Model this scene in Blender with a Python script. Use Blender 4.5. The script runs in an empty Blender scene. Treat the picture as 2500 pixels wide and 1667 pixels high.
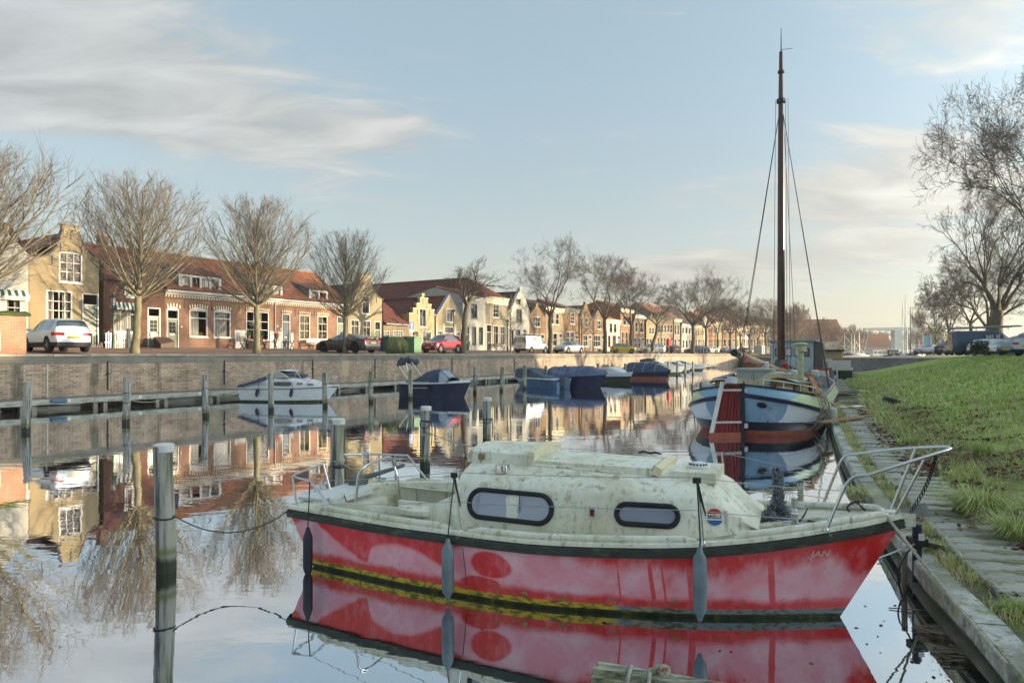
import bpy,bmesh,math,random
from math import sin,cos,pi,radians,sqrt,atan2,tan,hypot
from mathutils import Vector,Matrix,noise as mnoise
import numpy as np

random.seed(7)
SC = bpy.context.scene
COL = SC.collection

# ---------------------------------------------------------------- camera
EYE = 2.5                      # eye height above the harbour water (z = 0)
FPX,CX,HY = 1667.0,1250.0,864.0   # 24 mm lens measured on the 2500 px wide photograph
cam_data = bpy.data.cameras.new('camera')
cam_data.sensor_width = 36.0
cam_data.lens = 24.0
cam_data.shift_y = 30.5 / 2500.0
cam_data.clip_start = 0.05
cam_data.clip_end = 8000.0
cam = bpy.data.objects.new('camera',cam_data)
cam.location = (0,0,EYE)
cam.rotation_euler = (pi / 2,0,0)
COL.objects.link(cam)
SC.camera = cam

# ---------------------------------------------------------------- sky and sun
SUN_AZ = 94.0                  # degrees clockwise from the view direction (+Y)
SUN_EL = 8.2
SKY_STRENGTH = 0.15
SC.view_settings.view_transform = 'Standard'
SC.view_settings.look = 'None'
SC.view_settings.gamma = 1.0
SC.view_settings.use_curve_mapping = False
SC.view_settings.exposure = 2.4

sun_data = bpy.data.lights.new('sun','SUN')
sun_data.energy = 2.0
sun_data.angle = radians(0.6)
sun_data.color = (1.0,0.78,0.50)
sun = bpy.data.objects.new('sun',sun_data)
_sd = Vector((sin(radians(SUN_AZ)) * cos(radians(SUN_EL)),cos(radians(SUN_AZ)) * cos(radians(SUN_EL)),sin(radians(SUN_EL))))
sun.rotation_euler = _sd.to_track_quat('Z','Y').to_euler()
sun.location = (60,10,40)
COL.objects.link(sun)

world = bpy.data.worlds.new('World')
SC.world = world
world.use_nodes = True
def build_world():
 nt = world.node_tree
 nt.nodes.clear()
 N = nt.nodes.new
 L = nt.links.new
 out = N('ShaderNodeOutputWorld')
 bg = N('ShaderNodeBackground'); bg.inputs['Strength'].default_value = SKY_STRENGTH
 L(bg.outputs[0],out.inputs[0])
 sky = N('ShaderNodeTexSky'); sky.sky_type = 'NISHITA'; sky.sun_disc = False
 sky.sun_elevation = radians(SUN_EL); sky.sun_rotation = radians(SUN_AZ)
 sky.altitude = 0; sky.air_density = 1.0; sky.dust_density = 1.6; sky.ozone_density = 1.3
 tc = N('ShaderNodeTexCoord')
 sep = N('ShaderNodeSeparateXYZ'); L(tc.outputs['Generated'],sep.inputs[0])
 def M(op,a,b=None,c=None):
  m = N('ShaderNodeMath'); m.operation = op
  for i,v in enumerate((a,b,c)):
   if v is None: continue
   if isinstance(v,(int,float)): m.inputs[i].default_value = v
   else: L(v,m.inputs[i])
  return m.outputs[0]
 X,Y,Z = sep.outputs
 az = M('ARCTAN2',X,Y)                       # radians, + to the right
 el = M('ARCSINE',Z)
 # pale veil of thin high cloud that takes some blue out of the whole sky
 def noise(vec,scale,detail,rough,dist=0.0):
  n = N('ShaderNodeTexNoise'); n.inputs['Scale'].default_value = scale
  n.inputs['Detail'].default_value = detail; n.inputs['Roughness'].default_value = rough
  n.inputs['Distortion'].default_value = dist
  L(vec,n.inputs['Vector']); return n.outputs[0]
 zc = M('ADD',M('MAXIMUM',Z,0.0),0.16)
 comb = N('ShaderNodeCombineXYZ')
 L(M('DIVIDE',X,zc),comb.inputs[0]); L(M('MULTIPLY',M('DIVIDE',Y,zc),1.0),comb.inputs[1])
 mp = N('ShaderNodeMapping'); L(comb.outputs[0],mp.inputs[0]); mp.inputs['Scale'].default_value = (0.55,1.15,1.0); mp.inputs['Rotation'].default_value = (0,0,radians(-14)); mp.inputs['Location'].default_value = (3.1,1.7,0)
 n1 = noise(mp.outputs[0],1.25,7,0.55,0.35)
 n2 = noise(mp.outputs[0],4.2,6,0.62,0.6)
 nn = M('ADD',M('MULTIPLY',n1,0.52),M('MULTIPLY',n2,0.48))
 # broad weather: where the banks of cloud stand (azimuth, elevation, spreads, weight)
 def blob(a0,e0,sa,se,w):
  da = M('DIVIDE',M('SUBTRACT',az,radians(a0)),radians(sa))
  de = M('DIVIDE',M('SUBTRACT',el,radians(e0)),radians(se))
  q = M('ADD',M('MULTIPLY',da,da),M('MULTIPLY',de,de))
  return M('MULTIPLY',M('POWER',2.718,M('MULTIPLY',q,-1.0)),w)
 f = blob(-31,21.5,17,4.2,0.22)
 for b in ((-16,17.0,16,2.6,0.22),(-38,17.0,16,2.6,0.16),(-7,24,7,2.2,0.08),(30,12,9,5,0.21),(35,24,9,6,0.16),(14,6.5,22,2.2,0.19),(-100,25,40,10,0.1),(90,22,40,14,0.14),(175,25,50,10,0.12)):
  f = M('ADD',f,blob(*b))
 dens = M('ADD',nn,f)
 trail = M('MULTIPLY',M('MULTIPLY',M('LESS_THAN',M('ABSOLUTE',M('SUBTRACT',az,radians(11.9))),radians(2.3)),0.5),M('POWER',2.718,M('MULTIPLY',M('POWER',M('DIVIDE',M('SUBTRACT',el,M('SUBTRACT',radians(27.2),M('MULTIPLY',az,0.10))),radians(0.05)),2.0),-1.0)))
 ramp = N('ShaderNodeMapRange'); ramp.interpolation_type = 'SMOOTHSTEP'
 L(dens,ramp.inputs[0]); ramp.inputs[1].default_value = 0.555; ramp.inputs[2].default_value = 0.72
 ramp.inputs[3].default_value = 0.0; ramp.inputs[4].default_value = 0.85
 # clouds: lit cream towards the sun, bluish grey away from it
 ccol = N('ShaderNodeMix'); ccol.data_type = 'RGBA'
 sunside = N('ShaderNodeMapRange'); L(az,sunside.inputs[0]); sunside.inputs[1].default_value = radians(-45); sunside.inputs[2].default_value = radians(55)
 L(sunside.outputs[0],ccol.inputs[0])
 ccol.inputs[6].default_value = (0.80,0.835,0.835,1); ccol.inputs[7].default_value = (0.80,0.76,0.66,1)
 # soft body shading of the cloud from a second noise
 shade = N('ShaderNodeMix'); shade.data_type = 'RGBA'; shade.blend_type = 'MULTIPLY'
 shade.inputs[0].default_value = 1.0
 sr = N('ShaderNodeMapRange'); L(n2,sr.inputs[0]); sr.inputs[1].default_value = 0.25; sr.inputs[2].default_value = 0.75; sr.inputs[3].default_value = 0.66; sr.inputs[4].default_value = 1.22
 L(ccol.outputs[2],shade.inputs[6])
 cs = N('ShaderNodeCombineColor'); [L(sr.outputs[0],cs.inputs[i]) for i in range(3)]
 L(cs.outputs[0],shade.inputs[7])
 veil = N('ShaderNodeMix'); veil.data_type = 'RGBA'; veil.inputs[0].default_value = 0.85
 L(sky.outputs[0],veil.inputs[6])
 # veil: a little brighter and creamier low down
 vc = N('ShaderNodeMix'); vc.data_type = 'RGBA'
 vr = N('ShaderNodeMapRange'); vr.interpolation_type = 'SMOOTHSTEP'; L(el,vr.inputs[0]); vr.inputs[1].default_value = radians(0); vr.inputs[2].default_value = radians(24)
 L(vr.outputs[0],vc.inputs[0])
 vc.inputs[6].default_value = (0.54,0.54,0.50,1); vc.inputs[7].default_value = (0.43,0.555,0.61,1)
 # hazy air is brighter towards the low sun
 dot = N('ShaderNodeVectorMath'); dot.operation = 'DOT_PRODUCT'; L(tc.outputs['Generated'],dot.inputs[0]); dot.inputs[1].default_value = tuple(_sd)
 glow = M('ADD',1.0,M('MULTIPLY',M('POWER',M('MULTIPLY',M('ADD',dot.outputs['Value'],1.0),0.5),10.0),9.0))
 def lit(c):
  g = N('ShaderNodeVectorMath'); g.operation = 'SCALE'; L(c,g.inputs[0]); L(glow,g.inputs['Scale']); return g.outputs[0]
 L(lit(vc.outputs[2]),veil.inputs[7])
 fin = N('ShaderNodeMix'); fin.data_type = 'RGBA'
 L(M('MAXIMUM',ramp.outputs[0],trail),fin.inputs[0]); L(veil.outputs[2],fin.inputs[6]); L(lit(shade.outputs[2]),fin.inputs[7])
 L(fin.outputs[2],bg.inputs['Color'])
build_world()

# ---------------------------------------------------------------- geometry helpers
QA = atan2(1012.0,FPX)                         # the far quay runs 31 degrees to the right of the view
QDX,QDY = sin(QA),cos(QA)                     # along the quay (away from the camera)
QNX,QNY = -QDY,QDX                            # across it, away from the water
QROT = atan2(QDY,QDX)                          # heading of the quay's own x axis

def ray(px,py): return Vector(((px - CX) / FPX,1.0,-(py - HY) / FPX))
def at_depth(px,py,Z): r = ray(px,py); return Vector((r.x * Z,Z,EYE + r.z * Z))
def at_z(px,py,z):
 r = ray(px,py); Z = (z - EYE) / r.z
 return Vector((r.x * Z,Z,z))
def quay(px,py,D):                            # pixel -> (distance along the quay, height) on the upright plane D metres off
 r = ray(px,py); Z = D / (QNX * r.x + QNY)
 return (QDX * r.x + QDY) * Z,EYE + r.z * Z
def quayZ(px,D): return D / (QNX * (px - CX) / FPX + QNY)
def Q(s,D,z=0.0): return Vector((QDX * s + QNX * D,QDY * s + QNY * D,z))

class MB:
 """collects shapes and links them as ONE mesh object"""
 def __init__(self): self.v = []; self.f = []; self.m = []
 def add(self,vs,fs,mi=0):
  b = len(self.v); self.v.extend([tuple(p) for p in vs])
  for q in fs: self.f.append(tuple(i + b for i in q)); self.m.append(mi)
  return self
 def quad(self,a,b,c,d,mi=0): return self.add((a,b,c,d),((0,1,2,3),),mi)
 def box(self,x0,x1,y0,y1,z0,z1,mi=0):
  if x0 > x1: x0,x1 = x1,x0
  if y0 > y1: y0,y1 = y1,y0
  if z0 > z1: z0,z1 = z1,z0
  v = [(x0,y0,z0),(x1,y0,z0),(x1,y1,z0),(x0,y1,z0),(x0,y0,z1),(x1,y0,z1),(x1,y1,z1),(x0,y1,z1)]
  return self.add(v,((0,3,2,1),(4,5,6,7),(0,1,5,4),(1,2,6,5),(2,3,7,6),(3,0,4,7)),mi)
 def bar(self,p,q,w,h,up=(0,0,1),mi=0,w1=None,h1=None):
  p,q = Vector(p),Vector(q); d = (q - p).normalized(); u = Vector(up)
  if abs(d.dot(u)) > 0.98: u = Vector((1,0,0))
  s = d.cross(u).normalized(); u = s.cross(d)
  w1 = w if w1 is None else w1; h1 = h if h1 is None else h1
  v = []
  for c,a,b in ((p,w,h),(q,w1,h1)):
   for i,j in ((-1,-1),(1,-1),(1,1),(-1,1)): v.append(c + s * i * a / 2 + u * j * b / 2)
  return self.add(v,((3,2,1,0),(4,5,6,7),(0,1,5,4),(1,2,6,5),(2,3,7,6),(3,0,4,7)),mi)
 def loft(self,rings,closed=True,cap0=True,cap1=True,mi=0,mis=None):
  n = len(rings[0]); vs = [p for r in rings for p in r]; b = len(self.v)
  self.v.extend([tuple(p) for p in vs])
  for i in range(len(rings) - 1):
   for j in range(n if closed else n - 1):
    k = (j + 1) % n
    self.f.append((b + i * n + j,b + i * n + k,b + (i + 1) * n + k,b + (i + 1) * n + j))
    self.m.append(mis(i,j) if mis else mi)
  if cap0: self.f.append(tuple(b + j for j in reversed(range(n)))); self.m.append(mi)
  if cap1: self.f.append(tuple(b + (len(rings) - 1) * n + j for j in range(n))); self.m.append(mi)
  return self
 def tube(self,pts,r,n=8,cap=True,mi=0,closed=False):
  pts = [Vector(p) for p in pts]; m = len(pts)
  rs = r if isinstance(r,(list,tuple)) else [r] * m
  ref = None; rings = []
  for i,p in enumerate(pts):
   if closed: t = pts[(i + 1) % m] - pts[i - 1]
   else: t = pts[min(i + 1,m - 1)] - pts[max(i - 1,0)]
   if t.length < 1e-9: t = Vector((0,0,1))
   t.normalize()
   if ref is None:
    ref = Vector((0,0,1)) if abs(t.z) < 0.9 else Vector((1,0,0))
   a = ref - t * ref.dot(t)
   if a.length < 1e-6: a = t.orthogonal()
   a.normalize(); ref = a; b = t.cross(a)
   rings.append([p + (a * cos(2 * pi * k / n) + b * sin(2 * pi * k / n)) * rs[i] for k in range(n)])
  if closed: rings.append(rings[0]); cap = False
  return self.loft(rings,True,cap,cap,mi)
 def lathe(self,prof,n=16,o=(0,0,0),axis='z',mi=0,cap=True):
  rings = []
  for r,h in prof:
   ring = []
   for k in range(n):
    a = 2 * pi * k / n; x,y = r * cos(a),r * sin(a)
    p = (x,y,h) if axis == 'z' else ((x,-h,y) if axis == 'y' else (h,x,y))
    ring.append((p[0] + o[0],p[1] + o[1],p[2] + o[2]))
   rings.append(ring)
  return self.loft(rings,True,cap,cap,mi)
 def sphere(self,c,rx,ry=None,rz=None,n=10,m=7,mi=0):
  ry = rx if ry is None else ry; rz = rx if rz is None else rz
  rings = []
  for i in range(m + 1):
   th = pi * (0.02 + 0.96 * i / m)
   rings.append([(c[0] + rx * sin(th) * cos(2 * pi * k / n),c[1] + ry * sin(th) * sin(2 * pi * k / n),c[2] - rz * cos(th)) for k in range(n)])
  return self.loft(rings,True,True,True,mi)
 def prism(self,poly,y0,y1,axis='y',mi=0):
  """extrude a polygon given in (x, z) from y0 to y1"""
  if axis == 'y': a = [(p[0],y0,p[1]) for p in poly]; b = [(p[0],y1,p[1]) for p in poly]
  elif axis == 'x': a = [(y0,p[0],p[1]) for p in poly]; b = [(y1,p[0],p[1]) for p in poly]
  else: a = [(p[0],p[1],y0) for p in poly]; b = [(p[0],p[1],y1) for p in poly]
  return self.loft([a,b],True,True,True,mi)
 def mesh(self,name,mats,smooth=None,weld=False):
  me = bpy.data.meshes.new(name)
  me.from_pydata(self.v,[],self.f)
  mats = mats if isinstance(mats,(list,tuple)) else [mats]
  for m in mats: me.materials.append(m)
  if len(mats) > 1: me.polygons.foreach_set('material_index',self.m)
  bm = bmesh.new(); bm.from_mesh(me)
  if weld: bmesh.ops.remove_doubles(bm,verts=bm.verts,dist=1e-5)
  bmesh.ops.recalc_face_normals(bm,faces=bm.faces); bm.to_mesh(me); bm.free()
  if smooth is not None:
   me.polygons.foreach_set('use_smooth',[True] * len(me.polygons))
   me.set_sharp_from_angle(angle=radians(smooth))
  me.update()
  return me
 def build(self,name,mats,parent=None,smooth=None,weld=False,**kw):
  return link(name,self.mesh(name,mats,smooth,weld),parent,**kw)
 def each(self,name,mats,parent=None,smooth=None,**kw):
  """weld, then link every separate piece as an object of its own"""
  key = {}; idx = [key.setdefault(tuple(round(c,4) for c in p),len(key)) for p in self.v]; up = list(range(len(key)))
  def root(i):
   while up[i] != i: up[i] = up[up[i]]; i = up[i]
   return i
  for f in self.f:
   for i in f[1:]: up[root(idx[i])] = root(idx[f[0]])
  parts = {}
  for f,m in zip(self.f,self.m): parts.setdefault(root(idx[f[0]]),[]).append((f,m))
  out = []
  for fs in parts.values():
   b = MB(); mp = {}
   for f,m in fs:
    for i in f:
     if idx[i] not in mp: mp[idx[i]] = len(b.v); b.v.append(self.v[i])
    b.f.append(tuple(mp[idx[i]] for i in f)); b.m.append(m)
   out.append(b.build(name,mats,parent,smooth,**kw))
  return out

def link(name,data,parent=None,loc=None,rot=None,scale=None,label=None,cat=None,group=None,kind=None):
 o = bpy.data.objects.new(name,data); COL.objects.link(o)
 if parent is not None: o.parent = parent
 if loc is not None: o.location = loc
 if rot is not None: o.rotation_euler = rot
 if scale is not None: o.scale = scale
 if label: o['label'] = label
 if cat: o['category'] = cat
 if group: o['group'] = group
 if kind: o['kind'] = kind
 return o

def thing(name,label,cat,loc=(0,0,0),rz=0.0,group=None):
 """an Empty at the thing's base that carries its parts"""
 o = link(name,None,None,loc,(0,0,rz),None,label,cat,group)
 o.empty_display_size = 0.2
 return o

def copy_tree(o,parent=None):
 c = o.copy(); COL.objects.link(c); c.parent = parent
 for ch in [x for x in o.children]: copy_tree(ch,c)
 return c

def interp(xs,ys,x):
 if x <= xs[0]: return ys[0]
 for i in range(1,len(xs)):
  if x <= xs[i]:
   t = (x - xs[i - 1]) / max(1e-9,xs[i] - xs[i - 1]); return ys[i - 1] * (1 - t) + ys[i] * t
 return ys[-1]
def spline(pts,n=8):
 """Catmull-Rom through points"""
 P = [Vector(p) for p in pts]; out = []
 for i in range(len(P) - 1):
  p0 = P[max(i - 1,0)]; p1 = P[i]; p2 = P[i + 1]; p3 = P[min(i + 2,len(P) - 1)]
  for k in range(n):
   t = k / n
   out.append(0.5 * ((2 * p1) + (p2 - p0) * t + (2 * p0 - 5 * p1 + 4 * p2 - p3) * t * t + (3 * p1 - p0 - 3 * p2 + p3) * t * t * t))
 out.append(P[-1]); return out
def sag(p,q,drop,n=12):
 p,q = Vector(p),Vector(q)
 return [p.lerp(q,i / n) - Vector((0,0,drop * 4 * (i / n) * (1 - i / n))) for i in range(n + 1)]

# ---------------------------------------------------------------- materials
def _nt(name):
 m = bpy.data.materials.new(name); m.use_nodes = True
 nt = m.node_tree; nt.nodes.clear()
 out = nt.nodes.new('ShaderNodeOutputMaterial'); p = nt.nodes.new('ShaderNodeBsdfPrincipled')
 nt.links.new(p.outputs[0],out.inputs[0])
 return m,nt,p,out
class NT:
 """small helper for node wiring"""
 def __init__(self,nt): self.nt = nt
 def n(self,t,**kw):
  x = self.nt.nodes.new('ShaderNode' + t)
  for k,v in kw.items(): setattr(x,k,v)
  return x
 def set(self,s,v):
  if isinstance(v,bpy.types.NodeSocket): self.nt.links.new(v,s)
  elif isinstance(v,(tuple,list)) and s.type == 'RGBA' and len(v) == 3: s.default_value = (*v,1)
  else: s.default_value = v
 def math(self,op,a,b=None,c=None,clamp=False):
  m = self.n('Math',operation=op,use_clamp=clamp)
  for i,v in enumerate((a,b,c)):
   if v is not None: self.set(m.inputs[i],v)
  return m.outputs[0]
 def mix(self,f,a,b,blend='MIX'):
  m = self.n('Mix',data_type='RGBA',blend_type=blend)
  self.set(m.inputs[0],f); self.set(m.inputs[6],a); self.set(m.inputs[7],b)
  return m.outputs[2]
 def curve(self,v,lo,hi,pts):
  """value read off a drawn line through (x, y) points, x in lo..hi"""
  m = self.n('FloatCurve'); c = m.mapping.curves[0]
  for i,(x,y) in enumerate(pts):
   X = (x - lo) / (hi - lo)
   if i < 2: c.points[i].location = (X,y)
   else: c.points.new(X,y)
  m.mapping.update(); self.set(m.inputs['Value'],self.math('DIVIDE',self.math('SUBTRACT',v,lo),hi - lo)); return m.outputs[0]
 def obj(self): return self.n('TexCoord').outputs['Object']
 def map(self,vec,scale=(1,1,1),loc=(0,0,0),rot=(0,0,0)):
  m = self.n('Mapping'); self.set(m.inputs[0],vec); m.inputs['Scale'].default_value = scale; m.inputs['Location'].default_value = loc; m.inputs['Rotation'].default_value = rot
  return m.outputs[0]
 def noise(self,vec,scale=5,detail=4,rough=0.55,dist=0.0):
  m = self.n('TexNoise'); self.set(m.inputs['Vector'],vec); m.inputs['Scale'].default_value = scale
  m.inputs['Detail'].default_value = detail; m.inputs['Roughness'].default_value = rough; m.inputs['Distortion'].default_value = dist
  return m.outputs[0]
 def rng(self,v,a,b,c=0.0,d=1.0,smooth=True):
  m = self.n('MapRange'); m.interpolation_type = 'SMOOTHSTEP' if smooth else 'LINEAR'
  self.set(m.inputs[0],v)
  for i,x in enumerate((a,b,c,d)): self.set(m.inputs[i + 1],x)
  return m.outputs[0]
 def bump(self,h,strength=0.3,dist=0.02,normal=None):
  m = self.n('Bump'); m.inputs['Strength'].default_value = strength; m.inputs['Distance'].default_value = dist
  self.set(m.inputs['Height'],h)
  if normal is not None: self.set(m.inputs['Normal'],normal)
  return m.outputs[0]
 def xyz(self,vec):
  s = self.n('SeparateXYZ'); self.set(s.inputs[0],vec); return s.outputs
 def comb(self,x,y,z):
  c = self.n('CombineXYZ')
  for i,v in enumerate((x,y,z)): self.set(c.inputs[i],v)
  return c.outputs[0]
 def rand(self): return self.n('ObjectInfo').outputs['Random']

MATS = {}
def mat(name,col,rough=0.6,metal=0.0,var=0.12,vscale=3.0,bump=0.0,bscale=30.0,bdist=0.01,stretch=(1,1,1),dirt=None,spec=0.4,coat=0.0,rnd=0.0,alpha=None):
 """principled surface with mottled colour, fine relief and optional dirt: dirt = (colour, scale, low, high, amount[, stretch])"""
 if name in MATS: return MATS[name]
 m,nt,p,out = _nt(name); t = NT(nt)
 co = t.map(t.obj(),stretch)
 c = tuple(col)
 if var > 0:
  n = t.rng(t.noise(co,vscale,5,0.6),0.28,0.72)
  c = t.mix(n,tuple(max(0,x * (1 - var)) for x in col),tuple(min(1,x * (1 + var)) for x in col))
 if rnd > 0:
  r = t.rng(t.rand(),0,1,1 - rnd,1 + rnd,False)
  c = t.mix(1.0,c,t.comb(r,r,r),'MULTIPLY')
 if dirt:
  for dd in (dirt if isinstance(dirt[0][0],(tuple,list)) else [dirt]):
   dcol,ds,lo,hi,am = dd[:5]
   dco = t.map(t.obj(),dd[5]) if len(dd) > 5 else co
   k = t.math('MULTIPLY',t.rng(t.noise(dco,ds,6,0.65),lo,hi),am)
   c = t.mix(k,c,tuple(dcol))
 t.set(p.inputs['Base Color'],c)
 p.inputs['Roughness'].default_value = rough; p.inputs['Metallic'].default_value = metal
 p.inputs['Specular IOR Level'].default_value = spec
 p.inputs['Coat Weight'].default_value = coat; p.inputs['Coat Roughness'].default_value = 0.08
 if bump > 0:
  t.set(p.inputs['Normal'],t.bump(t.noise(co,bscale,5,0.6),bump,bdist))
 MATS[name] = m
 return m

def brickmat(name,c1,c2,mortar,bw=0.22,bh=0.065,stain=None,streak=0.0,rough=0.85,ms=0.06):
 if name in MATS: return MATS[name]
 m,nt,p,out = _nt(name); t = NT(nt)
 o = t.xyz(t.obj())
 u = t.math('ADD',o[0],o[1])
 vec = t.comb(u,o[2],0.0)
 b = t.n('TexBrick'); t.set(b.inputs['Vector'],vec)
 b.inputs['Scale'].default_value = 1.0; b.inputs['Brick Width'].default_value = bw; b.inputs['Row Height'].default_value = bh
 b.inputs['Mortar Size'].default_value = bh * ms * 1.8; b.inputs['Mortar Smooth'].default_value = 0.3; b.inputs['Bias'].default_value = 0.0
 t.set(b.inputs['Color1'],c1); t.set(b.inputs['Color2'],c2); t.set(b.inputs['Mortar'],mortar)
 c = b.outputs[0]
 n = t.rng(t.noise(t.obj(),1.1,5,0.6),0.3,0.7,0.78,1.18)
 c = t.mix(1.0,c,t.comb(n,n,n),'MULTIPLY')
 if stain:
  for scol,sc,lo,hi,am,st in stain:
   k = t.math('MULTIPLY',t.rng(t.noise(t.map(t.obj(),st),sc,6,0.65),lo,hi),am)
   c = t.mix(k,c,scol)
 t.set(p.inputs['Base Color'],c); p.inputs['Roughness'].default_value = rough; p.inputs['Specular IOR Level'].default_value = 0.25
 h = t.math('SUBTRACT',1.0,b.outputs[1])
 h = t.math('ADD',h,t.math('MULTIPLY',t.noise(t.obj(),40,3),0.35))
 t.set(p.inputs['Normal'],t.bump(h,0.55,0.012))
 MATS[name] = m
 return m

def glassmat(name,tint=(0.02,0.025,0.03),refl=0.5,trans=0.0,rough=0.03):
 """window pane: see-through with a strong mirror reflection"""
 if name in MATS: return MATS[name]
 m,nt,p,out = _nt(name); t = NT(nt)
 lw = t.n('LayerWeight'); lw.inputs[0].default_value = 0.25
 gl = t.n('BsdfGlossy'); gl.inputs['Roughness'].default_value = rough; gl.inputs['Color'].default_value = (0.95,0.97,1,1)
 base = t.n('BsdfTransparent') if trans > 0 else p
 if trans > 0: base.inputs[0].default_value = (trans,trans,trans,1)
 else:
  p.inputs['Base Color'].default_value = (*tint,1); p.inputs['Roughness'].default_value = 0.1
 mx = t.n('MixShader')
 t.set(mx.inputs[0],t.math('ADD',refl * 0.55,t.math('MULTIPLY',lw.outputs['Fresnel'],refl),clamp=True))
 nt.links.new(base.outputs[0],mx.inputs[1]); nt.links.new(gl.outputs[0],mx.inputs[2]); nt.links.new(mx.outputs[0],out.inputs[0])
 if trans > 0: nt.nodes.remove(p)
 MATS[name] = m
 return m

M_WHITE = mat('white_paint',(0.58,0.57,0.54),0.5,var=0.05)
M_CREAMP = mat('cream_paint',(0.70,0.62,0.42),0.55,var=0.06)
M_BLACK = mat('black_paint',(0.015,0.015,0.018),0.45,var=0.2)
M_DGREEN = mat('dark_green_paint',(0.015,0.06,0.04),0.35,var=0.1)
M_GREYGREEN = mat('grey_green_paint',(0.13,0.16,0.13),0.4,var=0.1)
M_BLUEDOOR = mat('blue_door_paint',(0.03,0.07,0.11),0.4,var=0.1)
M_LEAD = mat('lead_sheet',(0.22,0.24,0.27),0.6,var=0.15)
M_GLASS = glassmat('window_glass',trans=0.85,refl=0.06)
M_DARKGLASS = glassmat('dark_glass',(0.02,0.024,0.028),0.2)
M_CURTAIN = mat('curtain',(0.62,0.60,0.53),0.9,var=0.12,vscale=9,stretch=(3,3,0.05))
M_STEEL = mat('stainless_steel',(0.62,0.62,0.63),0.22,1.0,var=0.06)
M_GALV = mat('galvanised_steel',(0.36,0.37,0.38),0.45,0.9,var=0.15,vscale=12)
M_IRON = mat('dark_iron',(0.03,0.03,0.032),0.5,0.4,var=0.2)
M_RUBBER = mat('rubber',(0.018,0.018,0.02),0.7,var=0.25,vscale=8)
# ================================================================ setting: water, quay, street, bank
def make_water():
 m,nt,p,out = _nt('harbour_water'); t = NT(nt)
 o = t.obj()
 calm = t.rng(t.noise(t.map(o,(0.05,0.09,1)),1.0,3,0.5),0.35,0.65,0.45,1.0)
 # wavelets lie roughly across the view; long flat ripples plus fine ones
 h1 = t.noise(t.map(o,(0.9,2.0,1),rot=(0,0,radians(-12))),1.0,3,0.5,0.4)
 h2 = t.noise(t.map(o,(3.2,6.0,1),rot=(0,0,radians(9))),1.0,2,0.5)
 h3 = t.noise(t.map(o,(0.22,0.4,1)),1.0,2,0.5)
 h = t.math('ADD',t.math('ADD',t.math('MULTIPLY',h1,0.60),t.math('MULTIPLY',h2,0.13)),t.math('MULTIPLY',h3,0.9))
 h = t.math('MULTIPLY',h,calm)
 bmp = t.bump(h,1.0,0.0065)
 lw = t.n('LayerWeight'); lw.inputs[0].default_value = 0.5; nt.links.new(bmp,lw.inputs['Normal'])
 fac = t.math('ADD',0.62,t.math('MULTIPLY',t.math('POWER',lw.outputs['Facing'],1.5),0.36),clamp=True)
 gl = t.n('BsdfGlossy'); gl.inputs['Roughness'].default_value = 0.012; gl.inputs['Color'].default_value = (0.93,0.96,1.0,1); nt.links.new(bmp,gl.inputs['Normal'])
 p.inputs['Base Color'].default_value = (0.022,0.024,0.018,1); p.inputs['Roughness'].default_value = 0.6; p.inputs['Specular IOR Level'].default_value = 0.0
 mx = t.n('MixShader'); t.set(mx.inputs[0],fac); nt.links.new(p.outputs[0],mx.inputs[1]); nt.links.new(gl.outputs[0],mx.inputs[2]); nt.links.new(mx.outputs[0],out.inputs[0])
 MB().quad((-400,-300,0),(1200,-300,0),(1200,500,0),(-400,500,0)).build('water',m,kind='structure')
make_water()

# --- far land sheet out to the horizon
S_END = 153.0
M_FARLAND = mat('far_grass',(0.085,0.13,0.03),0.95,var=0.25,vscale=0.08,dirt=((0.12,0.10,0.05),0.02,0.5,0.65,0.8))
far_edge = [Vector((48,114,0)),Vector((104,107,0)),Vector((400,96,0))]
gp = [Q(-400,34.9),Q(S_END,34.9)] + far_edge + [Vector((4000,60,0)),Vector((4000,4000,0)),Vector((-4000,4000,0)),Vector((-4000,-324,0))]
MB().add([(p.x,p.y,1.92) for p in gp],[tuple(range(len(gp)))]).build('ground',M_FARLAND,kind='structure')

# --- far basin wall in shade, facing the camera
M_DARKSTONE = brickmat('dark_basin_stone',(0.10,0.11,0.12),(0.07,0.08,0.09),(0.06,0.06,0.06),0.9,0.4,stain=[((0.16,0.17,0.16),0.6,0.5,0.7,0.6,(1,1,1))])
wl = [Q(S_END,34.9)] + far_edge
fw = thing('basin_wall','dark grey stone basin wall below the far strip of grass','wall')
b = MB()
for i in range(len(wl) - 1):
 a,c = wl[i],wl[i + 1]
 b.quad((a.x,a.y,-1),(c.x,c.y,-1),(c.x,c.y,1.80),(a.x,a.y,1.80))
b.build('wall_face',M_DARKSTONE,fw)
b = MB()
for i in range(len(wl) - 1):
 a,c = wl[i],wl[i + 1]; n = Vector((-(c - a).y,(c - a).x,0)).normalized()
 b.bar((a.x,a.y,1.87) + n * 0.15 if False else Vector((a.x,a.y,1.87)),Vector((c.x,c.y,1.87)),0.5,0.14)
b.build('coping',mat('basin_coping',(0.26,0.26,0.24),0.8),fw)

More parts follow.
